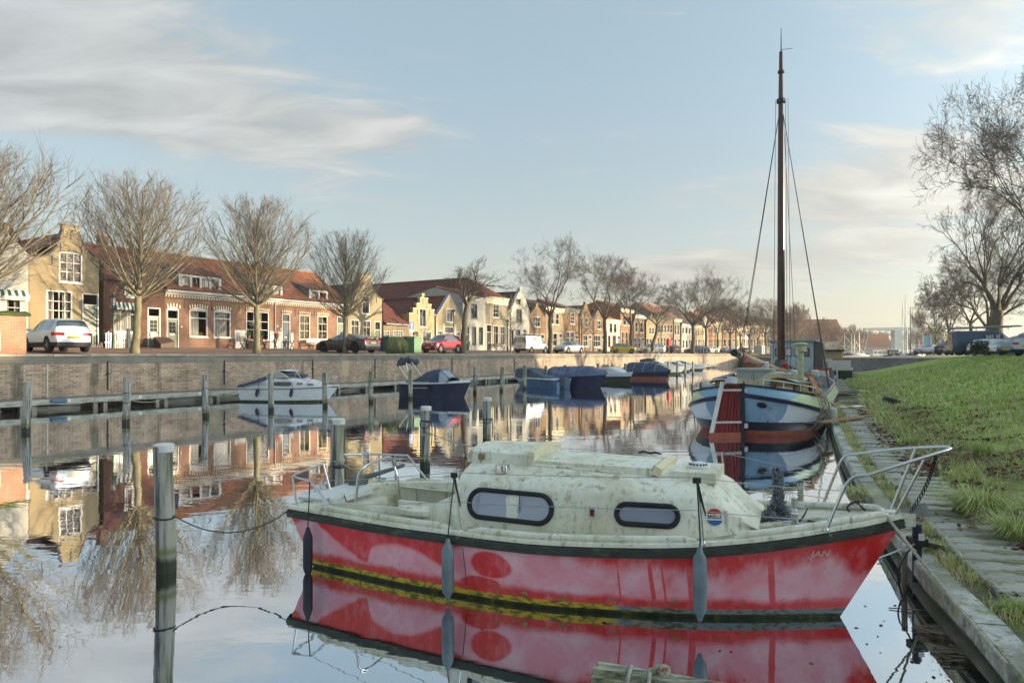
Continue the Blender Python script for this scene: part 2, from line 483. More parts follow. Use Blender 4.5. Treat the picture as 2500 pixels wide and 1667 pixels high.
# --- quay street: red brick paving rising gently to the houses
QD_WALL = 34.3
def street_z(D): return 2.47 + (D - 34.6) * 0.045
M_PAVE = brickmat('street_clinkers',(0.30,0.16,0.11),(0.24,0.13,0.10),(0.16,0.13,0.11),0.2,0.1,stain=[((0.30,0.27,0.22),0.5,0.45,0.7,0.7,(1,1,1)),((0.10,0.11,0.04),2.0,0.6,0.72,0.6,(1,1,1))])
def paving_uv_fix(): pass
b = MB()
for i in range(60):
 s0 = -60 + i * (S_END + 160) / 60; s1 = -60 + (i + 1) * (S_END + 160) / 60
 for D0,D1 in ((34.75,40.0),(40.0,47.5)):
  b.quad(Q(s0,D0,street_z(D0)),Q(s1,D0,street_z(D0)),Q(s1,D1,street_z(D1)),Q(s0,D1,street_z(D1)))
b.build('street',M_PAVE,kind='structure')

# --- quay wall
M_QUAYBRICK = brickmat('quay_brick',(0.22,0.145,0.10),(0.42,0.29,0.20),(0.54,0.47,0.38),0.32,0.10,
 stain=[((0.23,0.22,0.16),0.35,0.52,0.64,0.7,(1,1,0.6)),((0.50,0.37,0.25),0.55,0.55,0.66,0.7,(1.2,1,0.35)),((0.085,0.085,0.06),0.8,0.53,0.66,0.75,(1.6,1,0.25)),((0.42,0.33,0.28),1.3,0.63,0.70,0.8,(1.4,1,0.12)),((0.10,0.08,0.07),4.0,0.56,0.66,0.6,(1,1,2))])
M_SOLDIER = brickmat('quay_soldier_brick',(0.27,0.21,0.15),(0.22,0.17,0.13),(0.20,0.185,0.155),0.075,0.36,
 stain=[((0.17,0.16,0.10),0.9,0.5,0.65,0.7,(1,1,1))])
M_COPING = mat('coping_stone',(0.34,0.30,0.24),0.8,var=0.18,vscale=2.0,bump=0.25,bscale=18,rnd=0.12,dirt=((0.15,0.14,0.07),1.2,0.52,0.68,0.7))
qw = thing('quay_wall','long weathered brick quay wall with stone coping below the row of houses','wall',Q(0,QD_WALL),QROT)
b = MB()
for i in range(44):
 x0 = -60 + i * (S_END + 60) / 44; x1 = -60 + (i + 1) * (S_END + 60) / 44
 b.quad((x0,0,-1.2),(x1,0,-1.2),(x1,0,2.05),(x0,0,2.05))
b.build('wall_face',M_QUAYBRICK,qw)
b = MB(); b.box(-60,S_END,-0.025,0.5,2.05,2.39); b.build('soldier_course',M_SOLDIER,qw)
stone_me = []
for k in range(4):
 b = MB(); b.box(0,1,-0.07,0.48,2.392,2.5); me = b.mesh('coping_stone',M_COPING)
 bm = bmesh.new(); bm.from_mesh(me); bmesh.ops.bevel(bm,geom=bm.edges[:],offset=0.014,segments=1,affect='EDGES'); bm.to_mesh(me); bm.free()
 stone_me.append(me)
x = -6.0; rr = random.Random(3)
while x < S_END - 2:
 ln = rr.uniform(1.35,1.95) if x < 60 else rr.uniform(2.4,3.2)
 link('coping_stone',stone_me[rr.randrange(4)],qw,(x + 0.01,rr.uniform(-0.015,0.015),rr.uniform(-0.012,0.008)),(rr.uniform(-.006,.006),rr.uniform(-.004,.004),rr.uniform(-.004,.004)),(ln - 0.022,1,1))
 x += ln
for px in (262,547,763,915,1103,1255,1420):
 s,_ = quay(px,900,QD_WALL)
 b = MB(); b.bar((s,-0.03,0.75),(s,-0.03,2.15),0.05,0.05,up=(0,1,0)); b.box(s - 0.09,s + 0.09,-0.065,0.0,1.5,1.56)
 b.build('wall_anchor',M_IRON,qw)
b = MB(); s,_ = quay(115,900,QD_WALL); b.box(s - 0.025,s + 0.025,-0.02,0.0,0.4,2.05); b.build('expansion_joint',mat('joint_lime',(0.5,0.47,0.42),0.9),qw)
for px,py in ((1325,905),(1602,895)):
 pass

# --- jetty along the foot of the quay wall
M_JETTYTOP = mat('jetty_deck',(0.16,0.165,0.17),0.8,var=0.25,vscale=4,bump=0.3,bscale=25)
M_JETTYBEAM = mat('jetty_concrete',(0.35,0.34,0.29),0.85,var=0.2,vscale=3,bump=0.3,bscale=20,rnd=0.1,dirt=((0.10,0.11,0.05),2.5,0.5,0.7,0.75,(1,1,3)))
M_PILEW = mat('pile_wood',(0.22,0.20,0.16),0.85,var=0.3,vscale=6,stretch=(4,4,0.6),bump=0.4,bscale=20)
JD = 32.95
jt = thing('jetty','low grey mooring jetty on piles at the foot of the brick quay wall','jetty',Q(0,JD),QROT)
b = MB(); b.box(-4,128,0.06,1.28,0.46,0.51); b.build('deck',M_JETTYTOP,jt)
beam = MB().box(0,1,-0.02,0.05,0.27,0.50).mesh('fascia_beam',M_JETTYBEAM)
low = MB().box(0,1,0.55,0.75,-0.5,0.20).mesh('lower_block',M_JETTYBEAM)
pile = MB().box(-0.09,0.09,0.10,0.28,-1.2,0.46).mesh('pile',M_PILEW)
x = -4.0; k = 0
while x < 127:
 link('fascia_beam',beam,jt,(x,0,rr.uniform(-0.01,0.01)),None,(2.98,1,1))
 if k % 3 != 1: link('lower_block',low,jt,(x + 0.5,0,rr.uniform(-0.05,0.02)),None,(rr.uniform(1.7,2.6),1,1))
 link('pile',pile,jt,(x + 0.1,0,0)); link('pile',pile,jt,(x + 0.55,0,0))
 x += 3.0; k += 1
for px in (168,487,342,640):
 s,_ = quay(px,975,JD)
 MB().box(s - 0.07,s + 0.07,-0.032,-0.02,0.34,0.47).build('number_plate',M_WHITE,jt)
s,_ = quay(140,980,JD)
MB().tube([(s - 0.35,-0.10,0.42),(s - 0.3,-0.12,0.42),(s + 0.3,-0.12,0.42),(s + 0.35,-0.10,0.42)],[0.03,0.09,0.09,0.03],10).build('bumper',mat('blue_plastic',(0.05,0.13,0.22),0.4),jt,40)

# --- right bank: stone edge, footpath, grass slope
EDGE = [(-6.0,-14.0),(-2.0,-5.0),(0.9,0.0),(2.15,2.0),(3.38,4.5),(4.11,6.9),(5.55,10.7),(7.08,14.56),(10.1,21.6),(13.46,29.0),(18.7,40.5),(24.4,53.0),(33.0,71.5),(38.5,80.0),(48.0,87.0),(66.0,91.0),(100.0,94.0),(170.0,97.0)]
_es = spline([(x,y,0) for x,y in EDGE],24)
EP = np.array([(p.x,p.y) for p in _es])
_seg = np.hypot(*(EP[1:] - EP[:-1]).T); ET = np.concatenate([[0],np.cumsum(_seg)])
_t0 = ET[np.argmin(np.abs(EP[:,1] - 4.5))]            # arc length measured from the near right corner of the picture
def edge_at(t):
 """point and right-hand normal of the stone edge, t metres along it from the near corner"""
 t = t + _t0
 x = np.interp(t,ET,EP[:,0]); y = np.interp(t,ET,EP[:,1])
 x2 = np.interp(t + 0.2,ET,EP[:,0]); y2 = np.interp(t + 0.2,ET,EP[:,1])
 d = Vector((x2 - x,y2 - y,0)).normalized()
 return Vector((x,y,0)),Vector((d.y,-d.x,0)),d
def edge_dist(P):
 """distance of points (n, 2) from the edge line"""
 out = np.full(len(P),1e9)
 for i in range(len(EP) - 1):
  a = EP[i]; d = EP[i + 1] - a; L2 = d @ d
  if L2 < 1e-12: continue
  t = np.clip(((P - a) @ d) / L2,0,1)
  q = P - (a + t[:,None] * d)
  out = np.minimum(out,np.hypot(q[:,0],q[:,1]))
 return out
def bank_profile(v):
 v = np.asarray(v,float)
 k = np.clip((v - 1.3) / 12.0,0,1)
 k = k * k * (3 - 2 * k) * 0.55 + k * 0.45
 return 0.335 + 2.04 * k
EDGE_LO = np.array([x for x,y in EDGE]); 
def edge_x(y): return np.interp(y,EP[:,1],EP[:,0])
def bank_lumps(x,y):
 return 0.035 * (np.sin(x * 2.1 + np.sin(y * 1.3)) * np.sin(y * 1.7 + 0.6 * x)) + 0.05 * np.sin(x * 0.6 + 1.0) * np.sin(y * 0.45)
def bank_z(x,y,v=None):
 x = np.atleast_1d(np.asarray(x,float)); y = np.atleast_1d(np.asarray(y,float))
 if v is None: v = edge_dist(np.stack([x,y],1))
 amp = np.clip((v - 1.3) / 1.5,0,1)
 return bank_profile(v) + amp * bank_lumps(x,y)
def make_bank():
 ys = np.concatenate([np.arange(-12,4,0.8),np.arange(4,30,0.22),np.arange(30,60,0.6),np.arange(60,96.1,1.0)])
 off = np.concatenate([np.array([0.22]),np.arange(0.4,4,0.2),np.arange(4,14,0.45),np.arange(14,30,2.0),np.arange(30,151,12)])
 X = edge_x(ys)[:,None] + off[None,:] * 1.06; Y = np.repeat(ys[:,None],len(off),1)
 v = edge_dist(np.stack([X.ravel(),Y.ravel()],1))
 Z = bank_z(X.ravel(),Y.ravel(),v)
 n,m = X.shape
 vs = np.stack([X.ravel(),Y.ravel(),Z],1)
 idx = np.arange(n * m).reshape(n,m)
 fs = np.stack([idx[:-1,:-1],idx[:-1,1:],idx[1:,1:],idx[1:,:-1]],-1).reshape(-1,4)
 me = bpy.data.meshes.new('grass_bank'); me.from_pydata(vs.tolist(),[],fs.tolist())
 me.polygons.foreach_set('use_smooth',[True] * len(me.polygons))
 mm,nt,p,out = _nt('bank_turf'); t = NT(nt); o = t.obj()
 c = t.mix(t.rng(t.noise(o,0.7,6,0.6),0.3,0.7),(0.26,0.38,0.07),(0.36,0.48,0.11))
 c = t.mix(t.math('MULTIPLY',t.rng(t.noise(o,3.0,6,0.7),0.46,0.62),0.7),c,(0.42,0.40,0.17))
 # trodden earth and dead grass spreads along the footpath
 h = t.xyz(o)[2]
 low = t.rng(h,0.45,1.25,1.0,0.0)
 k = t.math('MULTIPLY',t.math('ADD',t.math('MULTIPLY',low,0.75),0.25),t.rng(t.noise(o,1.6,6,0.7),0.42,0.60))
 c = t.mix(t.math('MULTIPLY',k,0.8),c,(0.24,0.19,0.11))
 lit_ = t.math('MULTIPLY',t.rng(h,0.36,0.62,1.0,0.0),t.rng(t.noise(o,2.4,6,0.7),0.36,0.56)); c = t.mix(t.math('MULTIPLY',lit_,0.85),c,(0.12,0.085,0.06))
 t.set(p.inputs['Base Color'],c); p.inputs['Roughness'].default_value = 0.95; p.inputs['Specular IOR Level'].default_value = 0.1
 t.set(p.inputs['Normal'],t.bump(t.noise(o,14,6,0.75),0.9,0.05))
 me.materials.append(mm)
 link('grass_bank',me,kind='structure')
make_bank()

M_KERB = mat('bank_concrete',(0.46,0.46,0.42),0.85,var=0.2,vscale=5,bump=0.35,bscale=30,rnd=0.08,dirt=[((0.19,0.19,0.12),1.2,0.42,0.6,0.75),((0.12,0.12,0.06),4.0,0.5,0.64,0.8),((0.30,0.33,0.07),3.0,0.58,0.64,0.9),((0.10,0.10,0.09),22,0.56,0.64,0.6)])
M_KERBFACE = mat('bank_wall_face',(0.13,0.125,0.095),0.8,var=0.35,vscale=4,bump=0.4,bscale=20,dirt=((0.06,0.075,0.025),2.0,0.45,0.65,0.8))
bk = thing('bank_edge','concrete kerb edging the right bank above the water','kerb')
b = MB(); pts = []; t = -18.0
while t < 128:
 p,n,d = edge_at(t); pts.append((p,n)); t += 0.5 if t < 30 else 1.5
rings = [[(p + n * o) + Vector((0,0,z)) for o,z in ((0.06,-1.2),(0.06,0.05),(-0.03,0.06),(-0.03,0.11),(0.05,0.125),(0.05,0.20),(0.35,0.20),(0.35,-1.2))] for p,n in pts]
b.loft(rings,True); b.build('retaining_wall',M_KERBFACE,bk)
t = -14.0; rr = random.Random(5)
while t < 80:
 ln = 1.25 if t < 30 else 3.0
 p,n,d = edge_at(t); p2,n2,d2 = edge_at(t + ln - 0.018)
 dz = rr.uniform(-0.008,0.008)
 b = MB(); b.loft([[q + nn * o + Vector((0,0,z + dz)) for o,z in ((0.0,0.203),(0.0,0.345),(0.018,0.362),(0.225,0.366),(0.225,0.203))] for q,nn in ((p,n),(p2,n2))])
 b.build('kerb_stone',M_KERB,bk)
 t += ln

M_SLAB = mat('path_slab',(0.38,0.37,0.315),0.85,var=0.2,vscale=3,bump=0.4,bscale=16,rnd=0.18,dirt=[((0.15,0.16,0.06),2.2,0.44,0.58,0.85),((0.10,0.085,0.06),7.0,0.52,0.64,0.7),((0.40,0.39,0.35),6,0.6,0.7,0.5),((0.24,0.27,0.07),2.6,0.56,0.63,0.85)])
fp = link('footpath',MB().loft([[p + n * o + Vector((0,0,z)) for o,z in ((0.22,0.345),(1.32,0.352))] for p,n in pts],False,False,False).mesh('footpath',mat('path_soil',(0.10,0.095,0.055),0.95,var=0.4,vscale=6,bump=0.6,bscale=12,dirt=((0.12,0.15,0.03),2.5,0.45,0.62,0.8))),kind='structure')
slab_me = []
for k in range(6):
 r2 = random.Random(k); b = MB()
 poly = [(-0.34,-0.165),(-0.05 + r2.uniform(-.1,.1),-0.165 + r2.uniform(-.012,.012)),(0.34,-0.165),(0.345 + r2.uniform(-.02,.01),0.0),(0.34,0.163),(0.0,0.165 + r2.uniform(-.012,.0)),(-0.34,0.165),(-0.345 + r2.uniform(-.01,.02),0.02)]
 b.prism(poly,0.0,0.06,'z'); me = b.mesh('paving_slab',M_SLAB)
 bm = bmesh.new(); bm.from_mesh(me); bmesh.ops.bevel(bm,geom=[e for e in bm.edges if e.verts[0].co.z > 0.05 and e.verts[1].co.z > 0.05],offset=0.014,segments=1,affect='EDGES'); bm.to_mesh(me); bm.free()
 slab_me.append(me)
t = -3.0
while t < 60:
 p,n,d = edge_at(t)
 if not (24 < t < 33 and rr.random() < 0.6):
  c = p + n * (0.86 + rr.uniform(-0.03,0.03))
  link('paving_slab',slab_me[rr.randrange(6)],fp,(c.x,c.y,0.335 + rr.uniform(-0.012,0.012)),(rr.uniform(-.025,.025),rr.uniform(-.02,.02),atan2(n.y,n.x) + rr.uniform(-.03,.03)),(rr.uniform(1.12,1.32),1.0,1))
 t += 0.352 if t < 25 else 0.36
# ================================================================ houses on the quay
def wall_front(mb,W,outline,holes,y=0.0,thick=0.3,reveal=0.16,mi=0):
 """front wall with real openings; outline = polyline of (x, z) along the top (equal x = a step)"""
 xs = sorted(set([round(p[0],4) for p in outline] + [round(v,4) for h in holes for v in (h[0],h[2])]))
 xs = [x for x in xs if -1e-6 <= x <= W + 1e-6]
 def top(a,b):
  mid = (a + b) / 2
  for i in range(len(outline) - 1):
   (xa,za),(xb,zb) = outline[i],outline[i + 1]
   if xb - xa > 1e-6 and xa - 1e-6 <= mid <= xb + 1e-6:
    f = lambda x: za + (zb - za) * (x - xa) / (xb - xa)
    return f(a),f(b)
  return outline[-1][1],outline[-1][1]
 prev = None
 for a,c in zip(xs[:-1],xs[1:]):
  if c - a < 1e-4: continue
  ta,tb = top(a,c)
  hs = sorted([h for h in holes if h[0] < c - 1e-4 and h[2] > a + 1e-4],key=lambda h: h[1])
  z = 0.0
  for h in hs:
   if h[1] > z + 1e-4: mb.quad((a,y,z),(c,y,z),(c,y,h[1]),(a,y,h[1]),mi)
   z = h[3]
  mb.quad((a,y,z),(c,y,z),(c,y,tb),(a,y,ta),mi)
  mb.quad((a,y,ta),(c,y,tb),(c,y + thick,tb),(a,y + thick,ta),mi)
  mb.quad((a,y + thick,ta),(c,y + thick,tb),(c,y + thick,min(tb,ta) - 1.2),(a,y + thick,min(tb,ta) - 1.2),mi)
  if prev is not None and abs(prev - ta) > 1e-3: mb.quad((a,y,prev),(a,y,ta),(a,y + thick,ta),(a,y + thick,prev),mi)
  prev = tb
 for x0,z0,x1,z1 in holes:
  r = y + reveal
  mb.quad((x0,y,z0),(x1,y,z0),(x1,r,z0),(x0,r,z0),mi); mb.quad((x0,y,z1),(x1,y,z1),(x1,r,z1),(x0,r,z1),mi)
  mb.quad((x0,y,z0),(x0,y,z1),(x0,r,z1),(x0,r,z0),mi); mb.quad((x1,y,z0),(x1,y,z1),(x1,r,z1),(x1,r,z0),mi)

def tile_plane(mb,e0,e1,r1,r0,tw=0.23,th=0.30,amp=0.03,lod=1,seed=0):
 """roof slope between the eave e0-e1 and the ridge r0-r1 laid with pantiles: rolls across, steps down the slope"""
 e0,e1,r0,r1 = map(Vector,(e0,e1,r0,r1))
 nrm = (e1 - e0).cross(r0 - e0)
 if nrm.length < 1e-6: nrm = (e1 - e0).cross(r1 - e0)
 nrm.normalize()
 if nrm.z < 0: nrm = -nrm
 if lod == 0:
  mb.quad(e0,e1,r1,r0); return
 nu = max(2,int((e1 - e0).length / tw)); nv = max(2,int(((r0 - e0).length + (r1 - e1).length) / 2 / th))
 k = 4 if lod == 1 else 2
 R = random.Random(seed)
 rows = []
 for j in range(nv):
  lift = [R.uniform(-0.006,0.006) for _ in range(nu + 1)]
  for vv,st in ((j / nv + 1e-4,0.022),((j + 1) / nv,0.0)):
   row = []
   for i in range(nu * k + 1):
    u = i / (nu * k)
    p = e0.lerp(e1,u).lerp(r0.lerp(r1,u),vv)
    ph = (i % k) / k
    row.append(p + nrm * (amp * (0.5 + 0.5 * cos(2 * pi * ph)) + st + lift[i // k]))
   rows.append(row)
 mb.loft(rows,False,False,False)

def roofmat(name,c,var=0.3):
 if name in MATS: return MATS[name]
 m,nt,p,out = _nt(name); t = NT(nt); o = t.obj()
 v = t.n('TexVoronoi'); t.set(v.inputs['Vector'],t.map(o,(4.2,4.2,4.2))); v.inputs['Scale'].default_value = 1.0
 r = t.rng(t.xyz(v.outputs['Color'])[0],0,1,1 - var,1 + var,False)
 cc = t.mix(1.0,tuple(c),t.comb(r,r,r),'MULTIPLY')
 cc = t.mix(t.math('MULTIPLY',t.rng(t.noise(o,0.9,6,0.65),0.5,0.7),0.55),cc,(0.10,0.085,0.055))
 cc = t.mix(t.math('MULTIPLY',t.rng(t.noise(o,7,5,0.65),0.56,0.7),0.45),cc,(0.20,0.17,0.10))
 t.set(p.inputs['Base Color'],cc); p.inputs['Roughness'].default_value = 0.75; p.inputs['Specular IOR Level'].default_value = 0.3
 t.set(p.inputs['Normal'],t.bump(t.noise(o,30,4),0.3,0.01))
 MATS[name] = m; return m
R_ORANGE = roofmat('orange_pantiles',(0.235,0.090,0.045))
R_MAROON = roofmat('maroon_pantiles',(0.149,0.045,0.036))
R_DARK = roofmat('dark_pantiles',(0.077,0.054,0.050))
R_BROWN = roofmat('brown_pantiles',(0.198,0.081,0.050))

def plaster(name,c,dirtc=(0.25,0.22,0.14),am=0.45):
 return mat(name,c,0.85,var=0.10,vscale=1.2,bump=0.25,bscale=14,dirt=[(dirtc,0.8,0.5,0.72,am,(1,1,0.4)),(tuple(x * 0.6 for x in c),5.0,0.58,0.72,0.35)])
P_YELLOW = plaster('ochre_limewash',(0.285,0.228,0.135),(0.30,0.22,0.11))
P_WHITE = plaster('white_limewash',(0.407,0.392,0.348),(0.45,0.42,0.35),0.35)
P_CREAM = plaster('cream_limewash',(0.340,0.274,0.155),(0.42,0.36,0.22))
P_BEIGE = plaster('beige_limewash',(0.266,0.222,0.133),(0.28,0.25,0.16))
P_GREY = plaster('grey_limewash',(0.229,0.200,0.141),(0.30,0.25,0.18))
B_RED = brickmat('red_house_brick',(0.178,0.074,0.044),(0.214,0.098,0.059),(0.237,0.196,0.154))
B_DARKRED = brickmat('dark_red_house_brick',(0.119,0.051,0.033),(0.154,0.068,0.044),(0.190,0.154,0.125))
B_PINK = brickmat('pink_house_brick',(0.237,0.112,0.074),(0.273,0.142,0.095),(0.273,0.237,0.196),stain=[((0.267,0.178,0.142),0.7,0.5,0.66,0.7,(1,1,1)),((0.196,0.130,0.077),0.35,0.5,0.62,0.6,(0.3,1,2))])
B_BROWN = brickmat('brown_house_brick',(0.178,0.110,0.062),(0.214,0.140,0.083),(0.225,0.196,0.154))
B_BEIGE = brickmat('beige_house_brick',(0.225,0.172,0.101),(0.261,0.207,0.130),(0.249,0.225,0.178))
B_ORANGE = brickmat('orange_house_brick',(0.261,0.125,0.059),(0.296,0.154,0.077),(0.273,0.225,0.166))

PANE_ME = MB().box(-0.5,0.5,-0.004,0.004,-0.5,0.5).mesh('pane',M_GLASS)
PANE_DARK_ME = MB().box(-0.5,0.5,-0.004,0.004,-0.5,0.5).mesh('pane',M_DARKGLASS)
CURT_ME = None
def curtain_mesh(w,h):
 b = MB(); n = max(6,int(w / 0.07)); rows = []
 for z in (0,h): rows.append([(i * w / n,0.03 * sin(i * 2.2),z) for i in range(n + 1)])
 b.loft(rows,False,False,False); return b.mesh('curtain',M_CURTAIN)

def window(parent,x0,z0,x1,z1,cols,rows,fm=None,y=0.07,fw=0.07,mw=0.028,split=None,curtain=0,sill=True,arch=0.0,lod=1,name='window',dark=False):
 """frame + muntins as one mesh, each pane a child; split = height share of the lower sash"""
 fm = fm or M_WHITE
 b = MB(); y1 = y + 0.09
 if lod == 0: fw,mw = 0.09,0.04
 b.box(x0,x0 + fw,y - 0.05,y1,z0,z1); b.box(x1 - fw,x1,y - 0.05,y1,z0,z1)
 b.box(x0 + fw,x1 - fw,y - 0.05,y1,z0,z0 + fw); b.box(x0 + fw,x1 - fw,y - 0.05,y1,z1 - fw - arch,z1)
 ix0,ix1,iz0,iz1 = x0 + fw,x1 - fw,z0 + fw,z1 - fw - arch
 xs = [ix0 + (ix1 - ix0) * i / cols for i in range(cols + 1)]
 if isinstance(rows,(list,tuple)): zs = [iz0 + (iz1 - iz0) * r for r in rows]
 else: zs = [iz0 + (iz1 - iz0) * i / rows for i in range(rows + 1)]
 for i in range(1,cols): b.box(xs[i] - mw / 2,xs[i] + mw / 2,y,y1 - 0.01,iz0,iz1)
 for i in range(1,len(zs) - 1): b.box(ix0,ix1,y - 0.012,y1 - 0.02,zs[i] - mw * 0.6,zs[i] + mw * 0.6)
 if sill: b.box(x0 - 0.05,x1 + 0.05,-0.07,y - 0.052,z0 - 0.075,z0 - 0.004)
 w = b.build(name,fm,parent)
 for i in range(cols):
  for j in range(len(zs) - 1):
   link('pane',PANE_DARK_ME if dark else PANE_ME,w,((xs[i] + xs[i + 1]) / 2,y + 0.045,(zs[j] + zs[j + 1]) / 2),None,(xs[i + 1] - xs[i],1,zs[j + 1] - zs[j]))
 if curtain:
  wd = (ix1 - ix0)
  parts = {1: [(0,0.3),(0.7,1)],2: [(0,1.0)],3: [(0,0.62)],4: [(0.5,1)]}[curtain]
  for a,c in parts:
   link('curtain',curtain_mesh(wd * (c - a),iz1 - iz0),w,(ix0 + wd * a,y + 0.2,iz0))
 return w

def door(parent,x0,z1,x1,dm,fm=None,transom=0.45,panels=2,glazed=False,y=0.07,zb=0.0):
 fm = fm or M_WHITE; b = MB(); fw = 0.08
 b.box(x0,x0 + fw,y - 0.06,y + 0.09,zb,z1); b.box(x1 - fw,x1,y - 0.06,y + 0.09,zb,z1); b.box(x0 + fw,x1 - fw,y - 0.06,y + 0.09,z1 - fw,z1)
 zt = z1 - fw - transom
 if transom > 0: b.box(x0 + fw,x1 - fw,y - 0.04,y + 0.09,zt - 0.07,zt)
 f = b.build('door_frame',fm,parent)
 if transom > 0:
  n = 2 if (x1 - x0) > 0.9 else 1
  for i in range(n):
   wd = (x1 - x0 - 2 * fw) / n
   link('pane',PANE_ME,f,(x0 + fw + wd * (i + 0.5),y + 0.05,(zt + z1 - fw) / 2),None,(wd - 0.02,1,z1 - fw - zt))
 dz = zt - 0.07 if transom > 0 else z1 - fw
 b = MB(); b.box(x0 + fw + 0.004,x1 - fw - 0.004,y + 0.01,y + 0.06,zb + 0.02,dz)
 for i in range(panels):
  a = zb + 0.2 + i * (dz - zb - 0.3) / panels; c = a + (dz - zb - 0.3) / panels - 0.14
  if glazed and i == panels - 1: continue
  b.box(x0 + fw + 0.14,x1 - fw - 0.14,y - 0.008,y + 0.01,a,c)
 d = b.build('door',dm,parent)
 if glazed:
  a = zb + 0.2 + (panels - 1) * (dz - zb - 0.3) / panels
  for i in range(2):
   for j in range(3):
    wd = (x1 - x0 - 2 * fw - 0.24) / 2; hh = (dz - 0.2 - a) / 3
    link('pane',PANE_DARK_ME,d,(x0 + fw + 0.12 + wd * (i + .5),y + 0.004,a + hh * (j + .5)),None,(wd - 0.03,1,hh - 0.03))
 b = MB(); b.sphere((x1 - fw - 0.09,y - 0.03,zb + 1.05),0.035,n=8,m=5); b.box(x0 + (x1 - x0) * .36,x0 + (x1 - x0) * .64,y - 0.014,y - 0.004,zb + 0.92,zb + 0.99); b.build('handle',M_STEEL,d)
 return d

def chimney(parent,x,y,z0,z1,w=0.55,m=None,pots=1):
 b = MB(); b.box(x - w / 2,x + w / 2,y - w / 2,y + w / 2,z0,z1); b.box(x - w / 2 - .05,x + w / 2 + .05,y - w / 2 - .05,y + w / 2 + .05,z1,z1 + 0.1)
 c = b.build('chimney',m or B_DARKRED,parent)
 for i in range(pots): MB().lathe([(0.09,z1 + 0.1),(0.08,z1 + 0.42)],8,(x + (i - (pots - 1) / 2) * 0.25,y,0)).build('chimney_pot',mat('pot_clay',(0.3,0.13,0.08),0.8),c)

